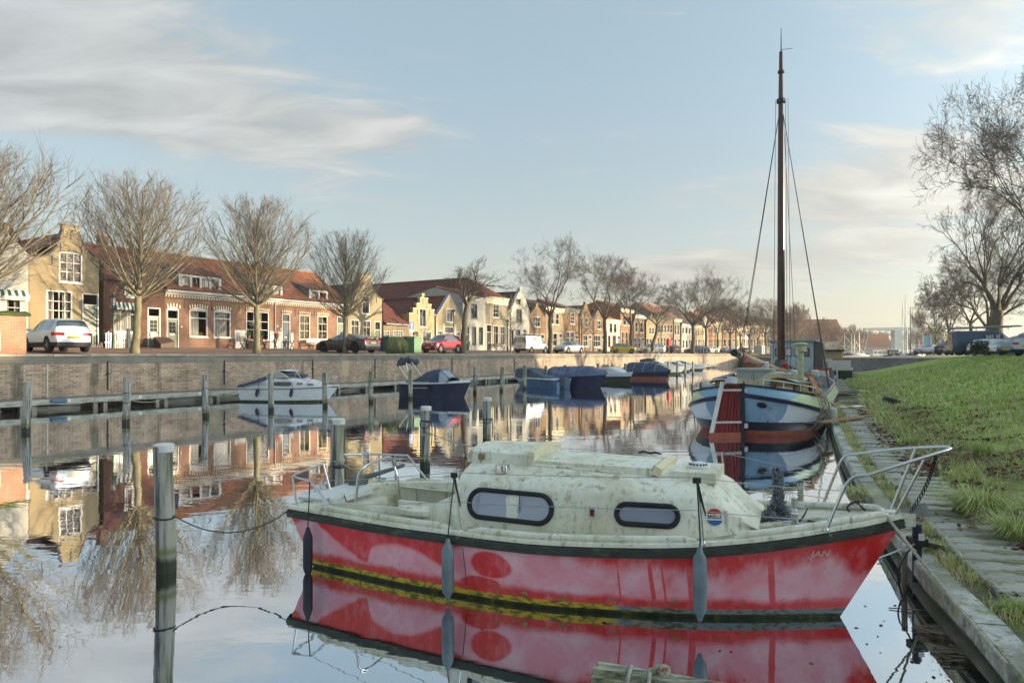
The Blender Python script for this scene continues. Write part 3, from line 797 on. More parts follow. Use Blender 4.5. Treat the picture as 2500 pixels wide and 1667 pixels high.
class House:
 def __init__(self,name,label,px0,px1,D=45.0,wall=None,lod=1,base=None,group='houses along the quay'):
  self.s0,_ = quay(px0,HY,D); self.s1,_ = quay(px1,HY,D); self.D = D; self.W = self.s1 - self.s0
  self.zb = (street_z(D) if base is None else base) - 0.02
  self.root = thing(name,label,'house',Q(self.s0,D,self.zb),QROT,group)
  self.holes = []; self.todo = []; self.wall = wall; self.lod = lod; self.cols = []
 def P(self,px,py):
  s,z = quay(px,py,self.D); return s - self.s0,z - self.zb
 def rect(self,px0,py0,px1,py1):
  pc = (px0 + px1) / 2
  return self.P(px0,HY)[0],self.P(pc,py1)[1],self.P(px1,HY)[0],self.P(pc,py0)[1]
 def win(self,px0,py0,px1,py1,cols=2,rows=2,**kw):
  x0,z0,x1,z1 = self.rect(px0,py0,px1,py1); self.wing(x0,z0,x1,z1,cols,rows,**kw)
 def wing(self,x0,z0,x1,z1,cols=2,rows=2,**kw):
  x0 = max(0.12,x0); x1 = min(self.W - 0.12,x1); z0 = max(0.12,z0)
  self.holes.append((x0,z0,x1,z1)); kw.setdefault('lod',self.lod)
  self.todo.append(lambda: window(self.root,x0,z0,x1,z1,cols,rows,**kw))
 def door(self,px0,py0,px1,dm=None,**kw):
  x0,_,x1,z1 = self.rect(px0,py0,px1,py0 + 10); self.doorg(x0,z1,x1,dm,**kw)
 def doorg(self,x0,z1,x1,dm=None,**kw):
  x0 = max(0.1,x0); x1 = min(self.W - 0.1,x1)
  self.holes.append((x0,0.0,x1,z1)); self.todo.append(lambda: door(self.root,x0,z1,x1,dm or M_DGREEN,**kw))
 def done(self,outline,depth=8.0,side_eave=None,roof=None,coping=None,thick=0.3):
  """outline in metres; roof = dict(type, ...)"""
  W = self.W; self.outline = outline; b = MB()
  wall_front(b,W,outline,self.holes,thick=thick)
  zl,zr = outline[0][1],outline[-1][1]
  if side_eave: zl = zr = side_eave
  b.quad((0,0,0),(0,depth,0),(0,depth,zl),(0,0,zl)); b.quad((W,0,0),(W,depth,0),(W,depth,zr),(W,0,zr))
  b.quad((0,depth,0),(W,depth,0),(W,depth,zr),(0,depth,zl))
  rt = roof or {}
  ty = rt.get('type','perp'); lod = self.lod; rm = rt.get('mat',R_MAROON); sd = int(self.s0 * 10)
  rb = MB()
  if ty == 'perp':
   zrg = rt['zr']; xr = rt.get('xr',W / 2); y0 = thick * 0.6 if not rt.get('front') else -0.12
   L = rt.get('len',depth)
   tile_plane(rb,(-0.06,L,zl),(-0.06,y0,zl),(xr,y0,zrg),(xr,L,zrg),lod=lod,seed=sd)
   tile_plane(rb,(W + 0.06,y0,zr),(W + 0.06,L,zr),(xr,L,zrg),(xr,y0,zrg),lod=lod,seed=sd + 1)
   b.add([(0,depth,zl),(W,depth,zr),(xr,depth,zrg)],[(0,1,2)])
   if rt.get('front'): pass
   rb.bar((xr,y0,zrg + 0.05),(xr,L,zrg + 0.05),0.24,0.14)
  elif ty == 'par':
   ze,zrg = rt.get('ze',zl),rt['zr']; yr = rt.get('yr',depth / 2); ov = rt.get('ov',0.18)
   tile_plane(rb,(-0.02,-ov,ze),(W + 0.02,-ov,ze),(W + 0.02,yr,zrg),(-0.02,yr,zrg),lod=lod,seed=sd)
   tile_plane(rb,(W + 0.02,depth + .1,ze),(-0.02,depth + .1,ze),(-0.02,yr,zrg),(W + 0.02,yr,zrg),lod=min(lod,0),seed=sd)
   rb.bar((0,yr,zrg + 0.06),(W,yr,zrg + 0.06),0.24,0.14)
   for xx in (0.0,W): b.add([(xx,0,ze),(xx,depth,ze),(xx,yr,zrg - 0.02)],[(0,1,2)])
  elif ty == 'hip':
   ze,zrg,hy = rt.get('ze',zl),rt['zr'],rt.get('hy',2.5); L = rt.get('len',depth); xr = W / 2
   tile_plane(rb,(-0.1,-0.12,ze),(W + 0.1,-0.12,ze),(xr,hy,zrg),(xr,hy,zrg),lod=lod,seed=sd)
   tile_plane(rb,(-0.1,L,ze),(-0.1,-0.12,ze),(xr,hy,zrg),(xr,L,zrg),lod=lod,seed=sd)
   tile_plane(rb,(W + 0.1,-0.12,ze),(W + 0.1,L,ze),(xr,L,zrg),(xr,hy,zrg),lod=lod,seed=sd)
   rb.bar((xr,hy,zrg + 0.05),(xr,L,zrg + 0.05),0.24,0.14)
  b.build('wall',self.wall,self.root)
  self.roof = rb.build('roof',rm,self.root)
  for f in self.todo: f()
  if coping is not None:
   cb = MB(); pts = outline
   for (xa,za),(xb,zb2) in zip(pts[:-1],pts[1:]):
    if xb - xa < 1e-4: continue
    cb.bar((xa - 0.02,thick / 2,za + 0.035),(xb + 0.02,thick / 2,zb2 + 0.035),thick + 0.10,0.07)
   cb.build('gable_coping',coping,self.root)
  return self
 def cornice(self,z,h=0.35,m=None,proj=0.25,steps=True):
  b = MB(); b.box(-0.03,self.W + 0.03,-proj,-0.003,z - 0.02,z + 0.09)
  b.box(-0.02,self.W + 0.02,-proj * 0.55,-0.004,z - h * 0.45,z - 0.022); b.box(-0.01,self.W + 0.01,-proj * 0.25,-0.005,z - h,z - h * 0.45 - 0.002)
  return b.build('cornice',m or M_WHITE,self.root)
 def arch(self,x0,x1,z,m,rise=0.16,h=0.24,n=None):
  """fan of bricks over an opening, every second one pale"""
  n = n or max(5,int((x1 - x0) / 0.085)); b = MB(); c = MB()
  for i in range(n):
   u = (i + 0.5) / n; x = x0 - 0.08 + (x1 - x0 + 0.16) * u; zz = z + rise * (1 - (2 * u - 1) ** 2); lean = (u - 0.5) * 0.22
   (b if i % 2 else c).bar((x,-0.012,zz),(x + lean * h * 2,-0.012,zz + h),(x1 - x0 + 0.16) / n * 0.86,0.025,up=(0,1,0))
  b.build('arch_brick',m[0],self.root,kind='stuff'); c.build('arch_brick',m[1],self.root,kind='stuff')
 def plinth(self,z,m,x0=None,x1=None,proj=0.03):
  x0 = 0.0 if x0 is None else x0; x1 = self.W if x1 is None else x1
  b = MB(); segs = [(x0,x1)]
  for h in self.holes:
   if h[1] < z:
    ns = []
    for a,c in segs:
     if h[0] < c and h[2] > a:
      if h[0] - 0.03 > a: ns.append((a,h[0] - 0.03))
      if h[2] + 0.03 < c: ns.append((h[2] + 0.03,c))
     else: ns.append((a,c))
    segs = ns
  for a,c in segs: b.box(a,c,-proj,-0.003,0,z)
  b.each('plinth',m,self.root)
 def anchors(self,pts):
  for x,z in pts: MB().bar((x,-0.02,z - 0.28),(x,-0.02,z + 0.28),0.035,0.03,up=(0,1,0)).build('wall_anchor',M_IRON,self.root)

def px_outline(h,pts): return [h.P(*p) for p in pts]
def bell(W,ze,zt,wt,n=10,flat=0.0,xc=None,neck=0.45):
 """bell gable: shoulders at ze, concave sweep up to a block wt wide at zt"""
 xc = W / 2 if xc is None else xc; l = [(0.0,ze)]
 xa,xb = xc - wt / 2,xc + wt / 2; zn = zt - neck
 for i in range(n + 1):
  u = i / n; l.append((flat + (xa - flat) * u * (1.0 + 0.0),ze + (zn - ze) * (0.30 * u + 0.70 * u ** 2.6)))
 l += [(xa,zt),(xb,zt)]
 for i in range(n + 1):
  u = 1 - i / n; l.append((W - flat - (W - flat - xb) * u,ze + (zn - ze) * (0.30 * u + 0.70 * u ** 2.6)))
 l.append((W,ze))
 out = [l[0]]
 for p in l[1:]:
  if abs(p[0] - out[-1][0]) > 1e-4 or abs(p[1] - out[-1][1]) > 1e-4: out.append(p)
 return out
# ---------------------------------------------------------------- the row, left to right
c1 = lambda x,y: (x * 0.3189,400 + y * 0.3189)
c2 = lambda x,y: (400 + x * 0.2381,580 + y * 0.2381)
c3 = lambda x,y: (900 + x * 0.17857,620 + y * 0.17857)
c4 = lambda x,y: (1280 + x * 0.2211,600 + y * 0.2211)
def WN(h,c,x0,y0,x1,y1,cols=2,rows=2,**kw):
 a,b = c(x0,y0),c(x1,y1); h.win(a[0],a[1],b[0],b[1],cols,rows,**kw)
def DR(h,c,x0,y0,x1,dm=None,**kw):
 a = c(x0,y0); h.door(a[0],a[1],c(x1,y0)[0],dm,**kw)
def OL(h,c,pts): return [h.P(*c(x,y)) for x,y in pts]

def awning(parent,x0,x1,z,drop=0.28,proj=0.7):
 n = 12
 for k,m in ((0,M_DGREEN),(1,M_WHITE)):
  b = MB()
  for i in range(n):
   if i % 2 != k: continue
   xa = x0 + (x1 - x0) * i / n; xb = x0 + (x1 - x0) * (i + 1) / n
   b.quad((xa,-0.02,z),(xb,-0.02,z),(xb,-proj,z - 0.35),(xa,-proj,z - 0.35))
   b.quad((xa,-proj,z - 0.35),(xb,-proj,z - 0.35),(xb,-proj,z - 0.35 - drop),(xa,-proj,z - 0.35 - drop))
  b.build('awning_stripes',m,parent)

# white gabled house at the left edge
h = House('gabled_house','white plastered gabled house at the left edge with striped awning',-95,69.5,wall=P_WHITE)
W_ = h.W
WN(h,c1,-190,700,-40,900,3,3); WN(h,c1,40,1030,165,1170,1,2,curtain=1)
DR(h,c1,-80,1000,10,M_DGREEN)
ze = h.P(69.5,628)[1]; zt = h.P(-12,545)[1]
h.done([(0,ze),(W_ / 2,zt),(W_,ze)],9,roof=dict(type='perp',zr=zt - 0.15,mat=R_MAROON),coping=M_WHITE)
awning(h.root,W_ - 2.2,W_ - 0.05,h.P(35,708)[1],0.25,0.25)
# pale house rising behind it
h = House('back_house','beige gable end rising behind the white house at the left',-60,52,D=52,wall=P_CREAM)
ze = h.P(52,590)[1]; zt = h.P(27,556)[1] + 0.2
h.done([(0,ze - 1.2),(h.W * 0.72,zt),(h.W,ze)],6,roof=dict(type='perp',zr=zt - 0.02,xr=h.W * 0.72,mat=R_BROWN),side_eave=ze - 1.2,coping=R_BROWN)

# ochre bell gable
h = House('bell_gable_house','ochre plastered house with curved bell gable and dark green door',71,253,wall=P_YELLOW)
W_ = h.W
WN(h,c1,450,678,632,910,3,3,fw=0.09,mw=0.04)
WN(h,c1,352,970,556,1205,4,3,curtain=1,fw=0.09,mw=0.04)
DR(h,c1,628,992,757,M_DGREEN,transom=0.62)
xc = (h.P(*c1(480,600))[0] + h.P(*c1(605,600))[0]) / 2
ol = [(0,h.P(*c1(270,722))[1])] + OL(h,c1,[(320,716),(370,700),(410,672),(440,630),(462,570),(478,510)]) 
tx0,tz = h.P(*c1(482,468)); tx1 = h.P(*c1(606,480))[0]
ol += [(ol[-1][0],tz),(tx1,tz)] + [(tx1,h.P(*c1(604,520))[1])] + OL(h,c1,[(618,565),(640,625),(672,690),(705,728),(740,752)]) + [(W_,h.P(*c1(795,762))[1])]
h.done(ol,10,roof=dict(type='perp',zr=h.P(*c1(500,530))[1],xr=(tx0 + tx1) / 2,mat=R_MAROON,len=11),coping=mat('gable_lead',(0.16,0.14,0.12),0.7))
h.anchors([(h.P(*c1(398,735))[0],h.P(*c1(398,735))[1]),(h.P(*c1(462,640))[0],h.P(*c1(462,640))[1]),h.P(*c1(622,665)),h.P(*c1(770,870)),h.P(*c1(542,545))])
MB().box(h.P(*c1(760,0))[0],h.W - 0.06,-0.05,-0.004,0,0.35).build('step_block',M_COPING,h.root)
MB().box(h.P(*c1(628,0))[0] - 0.05,h.P(*c1(757,0))[0] + 0.05,-0.35,-0.01,0,0.16).build('doorstep',M_COPING,h.root)

# dark red brick house with dormer
h = House('dormer_house','dark red brick house with awning and a single tall dormer',253.5,402,wall=B_DARKRED)
W_ = h.W
WN(h,c1,860,1090,1042,1290,3,(0,0.72,1),curtain=2,fw=0.08)
DR(h,c1,1130,1100,1230,M_GREYGREEN,transom=0.5,glazed=True)
ze = h.P(*c1(1030,925))[1] + 0.12
h.done([(0,ze),(W_,ze)],8,roof=dict(type='par',zr=ze + 2.75,mat=R_MAROON,yr=4.2))
awning(h.root,h.P(*c1(866,0))[0],h.P(*c1(1056,0))[0],h.P(*c1(960,1062))[1],0.14,0.2)
chimney(h.root,W_ * 0.52,4.2,ze + 2.2,ze + 3.4)
def dormer(h,px0,py0,px1,py1,n=2,dy=0.25,side=0.28,slope=0.34,rm=R_ORANGE,rows=1,ze=None,curt=0,lip=0.12,wallm=None):
 x0,z0,x1,z1 = h.rect(px0,py0,px1,py1); back = 2.9
 xa,xb = x0 - side,x1 + side
 d = MB(); d.box(x0 - 0.14,x0 - 0.02,dy,dy + 0.1,z0 - 0.25,z1 + 0.06); d.box(x1 + 0.02,x1 + 0.14,dy,dy + 0.1,z0 - 0.25,z1 + 0.06); d.box(x0 - 0.14,x1 + 0.14,dy,dy + 0.1,z1 + 0.02,z1 + 0.10); d.box(x0 - 0.14,x1 + 0.14,dy,dy + 0.1,z0 - 0.25,z0 - 0.02)
 dm = d.build('dormer',M_WHITE,h.root)
 c = MB()
 for xx in (x0 - 0.10,x1 + 0.10): c.add([(xx,dy + 0.1,z0 - 0.2),(xx,dy + 0.1,z1 + 0.04),(xx,dy + back,z1 + 0.04 + slope * back)],[(0,1,2)])
 c.each('cheek',M_LEAD,dm)
 r = MB(); tile_plane(r,(x0 - 0.2,dy - lip,z1 + 0.10),(x1 + 0.2,dy - lip,z1 + 0.10),(x1 + 0.2,dy + back,z1 + 0.1 + slope * back),(x0 - 0.2,dy + back,z1 + 0.1 + slope * back),lod=h.lod); r.build('dormer_roof',rm,dm)
 e = MB()
 for xx in (x0 - 0.21,x1 + 0.21): e.bar((xx,dy - lip,z1 + 0.14),(xx,dy + back,z1 + 0.14 + slope * back),0.05,0.1)
 e.each('barge_board',M_LEAD,dm)
 fr = MB(); y = dy + 0.02
 wd = (x1 - x0) / n
 for i in range(n):
  a,b2 = x0 + wd * i + 0.015,x0 + wd * (i + 1) - 0.015
  for bx in ((a,a + 0.06,z0,z1),(b2 - 0.06,b2,z0,z1),(a + 0.06,b2 - 0.06,z0,z0 + 0.06),(a + 0.06,b2 - 0.06,z1 - 0.06,z1)): fr.box(bx[0],bx[1],y - 0.05,y + 0.06,bx[2],bx[3])
  pn = link('pane',PANE_ME if curt else PANE_DARK_ME,dm,((a + b2) / 2,y + 0.03,(z0 + z1) / 2),None,(b2 - a - 0.1,1,z1 - z0 - 0.1))
  if curt and i % 2 == 0: link('curtain',curtain_mesh(wd * 0.8,z1 - z0 - 0.1),dm,(a + 0.06,y + 0.12,z0 + 0.05))
 fr.build('casement',M_WHITE,dm)
 return dm
a,b_ = c1(968,850),c1(1062,1000)
dormer(h,a[0],a[1],b_[0],b_[1],2,dy=-0.02,rm=R_DARK,slope=0.25)
h.anchors([])

# long brick terrace with three dormers
h = House('brick_terrace','long low pink-red brick terrace with orange tiled roof and three dormers',402.5,848.5,wall=B_PINK)
W_ = h.W; TER = h
DR(h,c2,30,735,155,M_GREYGREEN,transom=0.55,glazed=True)
WN(h,c2,262,745,450,1018,1,(0,0.72,1),curtain=3,fw=0.08,mw=0.06)
WN(h,c2,512,760,688,1025,1,(0,0.74,1),curtain=2,fw=0.08,mw=0.06)
WN(h,c2,845,757,1080,1052,3,(0,0.35,0.66,1),fw=0.08,mw=0.04)
DR(h,c2,1212,780,1297,M_BLUEDOOR,transom=0.55,panels=3)
WN(h,c2,1390,792,1502,1045,2,3,fm=M_CREAMP,fw=0.09)
WN(h,c2,1575,802,1682,1045,2,3,fm=M_CREAMP,fw=0.09)
DR(h,c2,1778,810,1862,M_GREYGREEN,transom=0.5)
ze = 4.0
h.done([(0,ze),(W_,ze)],8.4,roof=dict(type='par',zr=7.1,mat=R_ORANGE,yr=4.2,ze=ze + 0.06,ov=0.32))
h.cornice(ze - 0.06,0.22,M_WHITE,0.34)
b = MB()
for i in range(int(W_ / 0.22)): b.box(i * 0.22,i * 0.22 + 0.11,-0.05,-0.003,ze - 0.44,ze - 0.31)
b.build('dentil_course',M_CREAMP,h.root,kind='stuff')
MB().box(0,W_,-0.03,-0.003,ze - 0.54,ze - 0.46).build('string_course',B_BROWN,h.root)
for q in ((30,155,735),(262,450,745),(512,688,760)):
 x0 = h.P(*c2(q[0],0))[0]; x1 = h.P(*c2(q[1],0))[0]; z = h.P(*c2((q[0] + q[1]) / 2,q[2]))[1]
 h.arch(x0,x1,z + 0.05,(M_CREAMP,B_RED),0.14)
 bb = MB(); n = 10; pts = [(x0 + (x1 - x0) * i / n,z + 0.2 * (1 - (2 * i / n - 1) ** 2)) for i in range(n + 1)]
 bb.prism(pts,-0.01,0.03); bb.build('arch_infill',M_WHITE,h.root)
for q in ((845,1080,757),(1212,1297,780),(1390,1502,792),(1575,1682,802),(1778,1862,810)):
 x0 = h.P(*c2(q[0],0))[0]; x1 = h.P(*c2(q[1],0))[0]; z = h.P(*c2((q[0] + q[1]) / 2,q[2]))[1]
 h.arch(x0,x1,z + 0.03,(M_CREAMP,B_RED),0.06,0.2)
for q in ((725,842,950),(1086,1210,962),(1300,1326,975)):
 x0 = h.P(*c2(q[0],0))[0]; x1 = h.P(*c2(q[1],0))[0]; z = h.P(*c2((q[0] + q[1]) / 2,q[2]))[1]
 MB().box(x0,x1,-0.03,-0.003,0,z).build('white_plinth',M_WHITE,h.root)
b = MB(); x = h.P(*c2(1134,0))[0]; b.tube([(x,-0.08,0.1),(x,-0.08,ze - 0.3),(x,-0.2,ze - 0.05)],0.045,8); b.build('downpipe',mat('pipe_zinc',(0.45,0.42,0.38),0.5),h.root,40)
h.anchors([h.P(*c2(208,685)),h.P(*c2(486,708)),h.P(*c2(770,722)),h.P(*c2(1345,770)),h.P(*c2(1542,775)),h.P(*c2(1735,785))])
for x,y in ((176,916),(1160,908),(1194,938)):
 X,Z = h.P(*c2(x,y)); MB().lathe([(0.07,0),(0.07,0.05)],10,(X,-0.01,Z),'y').build('wall_lamp',M_WHITE,h.root)
X,Z = h.P(*c2(905,890)); b = MB(); pts = [(X + 0.16 * (16 * sin(t_) ** 3) / 16,0.115,Z + 0.16 * (13 * cos(t_) - 5 * cos(2 * t_) - 2 * cos(3 * t_) - cos(4 * t_)) / 16) for t_ in [i * 2 * pi / 20 for i in range(20)]]
b.tube(pts,0.012,5,closed=True); b.build('heart_ornament',M_WHITE,h.root)
for q,n in (((185,405,580,560),4),((980,500,1212,612),3),((1515,553,1680,660),2)):
 a,b_ = c2(q[0],q[1]),c2(q[2],q[3]); dormer(h,a[0],a[1],b_[0],b_[1],n,dy=0.12,rm=R_BROWN,curt=1)

# beige bell gable at the end of the terrace
h = House('bell_gable_house','beige plastered bell gable house at the right end of the brick terrace',849,935.5,wall=P_BEIGE)
W_ = h.W
WN(h,c2,2035,597,2112,782,1,(0,0.66,1)); WN(h,c2,1918,842,2006,1010,2,(0,0.62,1)); WN(h,c2,2042,850,2122,1035,2,(0,0.64,1))
DR(h,c2,2162,858,2224,M_GREYGREEN,transom=0.7)
tx0,tz = h.P(*c2(2012,372)); tx1 = h.P(*c2(2125,380))[0]; ze = h.P(*c2(2236,640))[1]
h.done(bell(W_,ze,tz,tx1 - tx0,xc=(tx0 + tx1) / 2,neck=0.7),10,roof=dict(type='perp',zr=tz - 0.9,xr=(tx0 + tx1) / 2,mat=R_DARK),coping=MATS['gable_lead'])
h.anchors([h.P(*c2(2180,640)),h.P(*c2(2000,560))])

# low house with maroon roof
h = House('low_cottage','low cottage with maroon tiled roof and small barred windows',936,998.5,wall=B_BEIGE)
WN(h,c3,205,1052,292,1165,4,3,dark=True); WN(h,c3,337,1046,472,1160,5,3,dark=True)
ze = h.P(*c3(380,960))[1]; zr = quay(*c3(380,640),49.0)[1] - h.zb
h.done([(0,ze),(h.W,ze)],8,roof=dict(type='par',zr=zr,mat=R_MAROON,yr=4.0,ov=0.3))
MB().box(0,h.W,-0.42,-0.3,ze - 0.1,ze + 0.03).build('gutter',M_LEAD,h.root)

# stepped gable
h = House('step_gable_house','cream plastered house with stepped gable above the red car',999,1063.5,wall=P_CREAM)
W_ = h.W
WN(h,c3,690,745,792,1000,2,(0,1),fw=0.1); WN(h,c3,597,1048,682,1215,2,(0,0.6,1)); DR(h,c3,738,1052,862,M_GREYGREEN,transom=0.0,glazed=True)
xm = h.P(*c3(742,0))[0]; zt = h.P(*c3(742,552))[1]; z1 = h.P(*c3(742,605))[1]; z2 = h.P(*c3(665,678))[1]; z3 = h.P(*c3(620,745))[1]; z4 = h.P(*c3(575,812))[1]
st = [(0,z4),(0.14 * W_,z4),(0.14 * W_,z3),(0.27 * W_,z3),(0.27 * W_,z2),(0.395 * W_,z2),(0.395 * W_,z1),(0.47 * W_,z1),(0.47 * W_,zt),(0.56 * W_,zt),(0.56 * W_,z1),(0.70 * W_,z1),(0.70 * W_,z2),(0.83 * W_,z2),(0.83 * W_,z3),(0.95 * W_,z3),(0.95 * W_,z4),(W_,z4)]
h.done(st,9,roof=dict(type='perp',zr=z1 - 0.1,mat=R_MAROON),coping=M_CREAMP)
h.anchors([h.P(*c3(742,650)),h.P(*c3(665,790)),h.P(*c3(828,800))])

# pointed gable
h = House('pointed_gable_house','beige pointed gable house with white lower storey and arched doorway',1064,1129,wall=P_BEIGE)
W_ = h.W
WN(h,c3,1065,742,1157,935,2,(0,1),fw=0.1); WN(h,c3,942,1050,1007,1160,2,(0,0.6,1)); WN(h,c3,1197,1062,1257,1205,2,(0,0.6,1)); DR(h,c3,1040,992,1162,M_GREYGREEN,transom=0.6,glazed=True)
ze = h.P(*c3(920,868))[1]; xa,zt = h.P(*c3(1100,557))
h.done([(0,ze),(xa,zt),(W_,ze)],9.5,roof=dict(type='perp',zr=zt - 0.2,xr=xa,mat=R_MAROON),coping=mat('blue_lead',(0.25,0.28,0.36),0.6))
h.plinth(h.P(*c3(1100,962))[1],P_WHITE); h.anchors([h.P(*c3(1018,790)),h.P(*c3(1195,790)),h.P(*c3(1120,635))])

# white house
h = House('white_house','white two storey house with flat cornice beside the leaning tree',1130,1185.5,wall=P_WHITE)
W_ = h.W
WN(h,c3,1400,682,1486,885,2,(0,0.66,1),fm=M_GREYGREEN); WN(h,c3,1410,992,1472,1245,1,(0,0.5,1),fm=M_GREYGREEN); WN(h,c3,1505,1000,1566,1245,1,(0,0.5,1),fm=M_GREYGREEN); DR(h,c3,1318,990,1384,M_DGREEN,transom=0.8)
ze = h.P(*c3(1450,592))[1]
h.done([(0,ze),(W_,ze)],9,roof=dict(type='par',zr=ze + 1.2,mat=R_MAROON,yr=4)); h.cornice(ze,0.4,M_WHITE,0.22)

# grey house with hipped roof
h = House('hip_roof_house','beige-grey two storey house with tall hipped roof and white cornice',1186,1239.5,wall=P_GREY)
W_ = h.W
WN(h,c3,1705,688,1787,870,2,3); WN(h,c3,1710,976,1777,1240,2,(0,0.6,1)); WN(h,c3,1800,986,1867,1245,2,(0,0.6,1)); DR(h,c3,1612,962,1682,M_IRON,transom=0.8)
ze = h.P(*c3(1750,605))[1]; zr = quay(*c3(1612,378),49.5)[1] - h.zb
h.done([(0,ze),(W_,ze)],22,roof=dict(type='hip',zr=zr,hy=4.2,mat=R_MAROON,len=24))
h.cornice(ze,0.75,M_CREAMP,0.3); h.plinth(0.5,P_WHITE)

# white neck gable
h = House('white_gable_house','white plastered pointed gable house next to the hipped roof',1240,1292.5,wall=P_WHITE)
W_ = h.W
WN(h,c3,2018,612,2080,690,2,1,fm=M_GREYGREEN); WN(h,c3,2016,752,2096,935,2,3,fm=M_GREYGREEN); WN(h,c3,1925,1030,1982,1250,1,(0,0.5,1),fm=M_GREYGREEN); WN(h,c3,2010,1030,2072,1230,1,(0,0.5,1),fm=M_GREYGREEN); DR(h,c3,2108,1025,2158,mat('brown_door',(0.09,0.04,0.025),0.5),transom=0.4)
ze = h.P(*c3(2200,822))[1]; xa,zt = h.P(*c3(2085,468))
h.done([(0,ze),(0.12 * W_,ze + 0.3),(xa - 0.35,zt - 0.35),(xa - 0.3,zt),(xa + 0.3,zt),(xa + 0.35,zt - 0.35),(W_ - 0.1,ze + 0.2),(W_,ze)],10,roof=dict(type='perp',zr=zt - 0.5,xr=xa,mat=R_DARK),coping=M_WHITE)
MB().tube([(W_ - 0.15,0.5,ze),(W_ - 0.15,0.5,ze + 2.1)],0.12,8).build('flue_pipe',M_IRON,h.root)

def simple(name,label,c,x0,x1,wall,top,kind,wins,roofm,doors=(),apex=None,ridge=None,lod=0,fm=None,corn=None,dm=None,depth=9):
 h = House(name,label,c(x0,0)[0],c(x1,0)[0],wall=wall,lod=lod)
 for w in wins: WN(h,c,*w[:4],w[4] if len(w) > 4 else 1,w[5] if len(w) > 5 else 2,fm=fm or M_WHITE)
 for d in doors: DR(h,c,*d,dm or M_GREYGREEN,transom=0.5)
 xm = (x0 + x1) / 2; ze = h.P(*c(xm,top))[1]
 if kind == 'gable':
  xa,zt = h.P(*c(*apex)); bw = 0.3
  h.done([(0,ze),(xa - bw,zt - 0.35),(xa - bw,zt),(xa + bw,zt),(xa + bw,zt - 0.35),(h.W,ze)],depth,roof=dict(type='perp',zr=zt - 0.6,xr=xa,mat=roofm),coping=wall)
 elif kind == 'par':
  zr = quay(*c(xm,ridge),49.5)[1] - h.zb
  h.done([(0,ze),(h.W,ze)],depth,roof=dict(type='par',zr=zr,mat=roofm,yr=4.5)); h.cornice(ze,0.5,corn or M_CREAMP,0.25)
 elif kind == 'hip':
  zr = quay(*c(xm,ridge),48.5)[1] - h.zb
  h.done([(0,ze),(h.W,ze)],depth,roof=dict(type='hip',zr=zr,hy=3.4,mat=roofm)); h.cornice(ze,0.6,corn or M_CREAMP,0.28)
 return h
simple('brown_gable_house','brown brick pointed gable house with orange door behind the white van',c4,55,234,B_BROWN,785,'gable',[(105,782,178,895,3,2),(68,972,168,1075,3,2)],R_MAROON,[(182,975,222)],(140,640),dm=mat('orange_door',(0.42,0.14,0.03),0.5))
simple('brick_house','grey-brown brick house with white cornice right behind the tallest quay tree',c4,235,437,B_BEIGE,692,'par',[(300,740,330,868),(345,742,386,872),(318,962,366,1108)],R_DARK,[(384,966,421)],ridge=640)
simple('brick_house','brown brick house with arched white window heads and stone cornice',c4,439,611,B_BROWN,700,'par',[(513,738,556,865,2,3),(458,945,503,1085),(507,945,553,1085)],R_MAROON,[(562,985,598)],ridge=650,corn=M_GREYGREEN,dm=MATS['brown_door'])
simple('brown_gable_house','narrow brown gable house with chimney-like top behind the sapling',c4,612,748,B_BROWN,800,'gable',[(668,792,706,900,2,2),(652,985,702,1110,2,2)],R_DARK,[(712,985,742)],(680,622))
simple('brown_gable_house','lower brown gable house left of the cream shop front',c4,749,897,B_BROWN,815,'gable',[(803,822,846,920,2,2),(765,985,842,1118,3,2)],R_DARK,[(855,985,886)],(825,682))
simple('cream_house','cream white house with dark shuttered windows and orange hipped roof',c4,899,1061,P_WHITE,822,'hip',[(943,845,972,956),(988,845,1018,958),(926,990,952,1118),(974,990,1012,1118)],R_ORANGE,[(1032,992,1057)],ridge=742,fm=M_GREYGREEN)
simple('orange_house','orange brick two storey house with tall windows',c4,1063,1206,B_ORANGE,705,'par',[(1092,766,1128,880),(1150,770,1182,884),(1075,948,1102,1100),(1118,950,1146,1102)],R_BROWN,[(1160,955,1190)],ridge=660)
hh = simple('brick_house','brown brick house with broad white cornice behind the yellow car',c4,1207,1346,B_BROWN,772,'par',[(1228,840,1256,956),(1284,842,1313,960),(1211,1010,1241,1128),(1254,1012,1286,1130)],R_DARK,[(1300,1012,1326)],ridge=690,corn=M_WHITE)
simple('beige_gable_house','beige narrow gable house behind the silver estate car',c4,1347,1465,P_BEIGE,850,'gable',[(1380,900,1402,975),(1412,900,1434,975),(1350,1020,1376,1120),(1384,1022,1408,1122)],R_DARK,[(1420,1020,1444)],(1404,748))
simple('orange_roof_house','wide beige house with orange roof and long rows of windows',c4,1466,1652,B_BEIGE,782,'par',[(1480 + 34 * i,870,1500 + 34 * i,960) for i in range(5)] + [(1474 + 35 * i,1010,1494 + 35 * i,1110) for i in range(4)],R_ORANGE,[(1618,1014,1642)],ridge=684,corn=M_GREYGREEN)
simple('grey_house','narrow grey-brown house with moulded cornice beside the white house',c4,1653,1736,P_GREY,815,'par',[(1662,870,1680,985),(1692,872,1710,988),(1660,1030,1680,1120)],R_BROWN,[(1700,1030,1720)],ridge=715)
simple('white_house','white long house behind the wide dome-crowned tree',c4,1737,1888,P_WHITE,872,'par',[(1745,900,1766,968),(1780,902,1802,970),(1815,904,1838,972),(1748,1040,1768,1130),(1782,1042,1802,1130)],R_DARK,[(1818,1040,1840)],ridge=712,corn=M_WHITE)
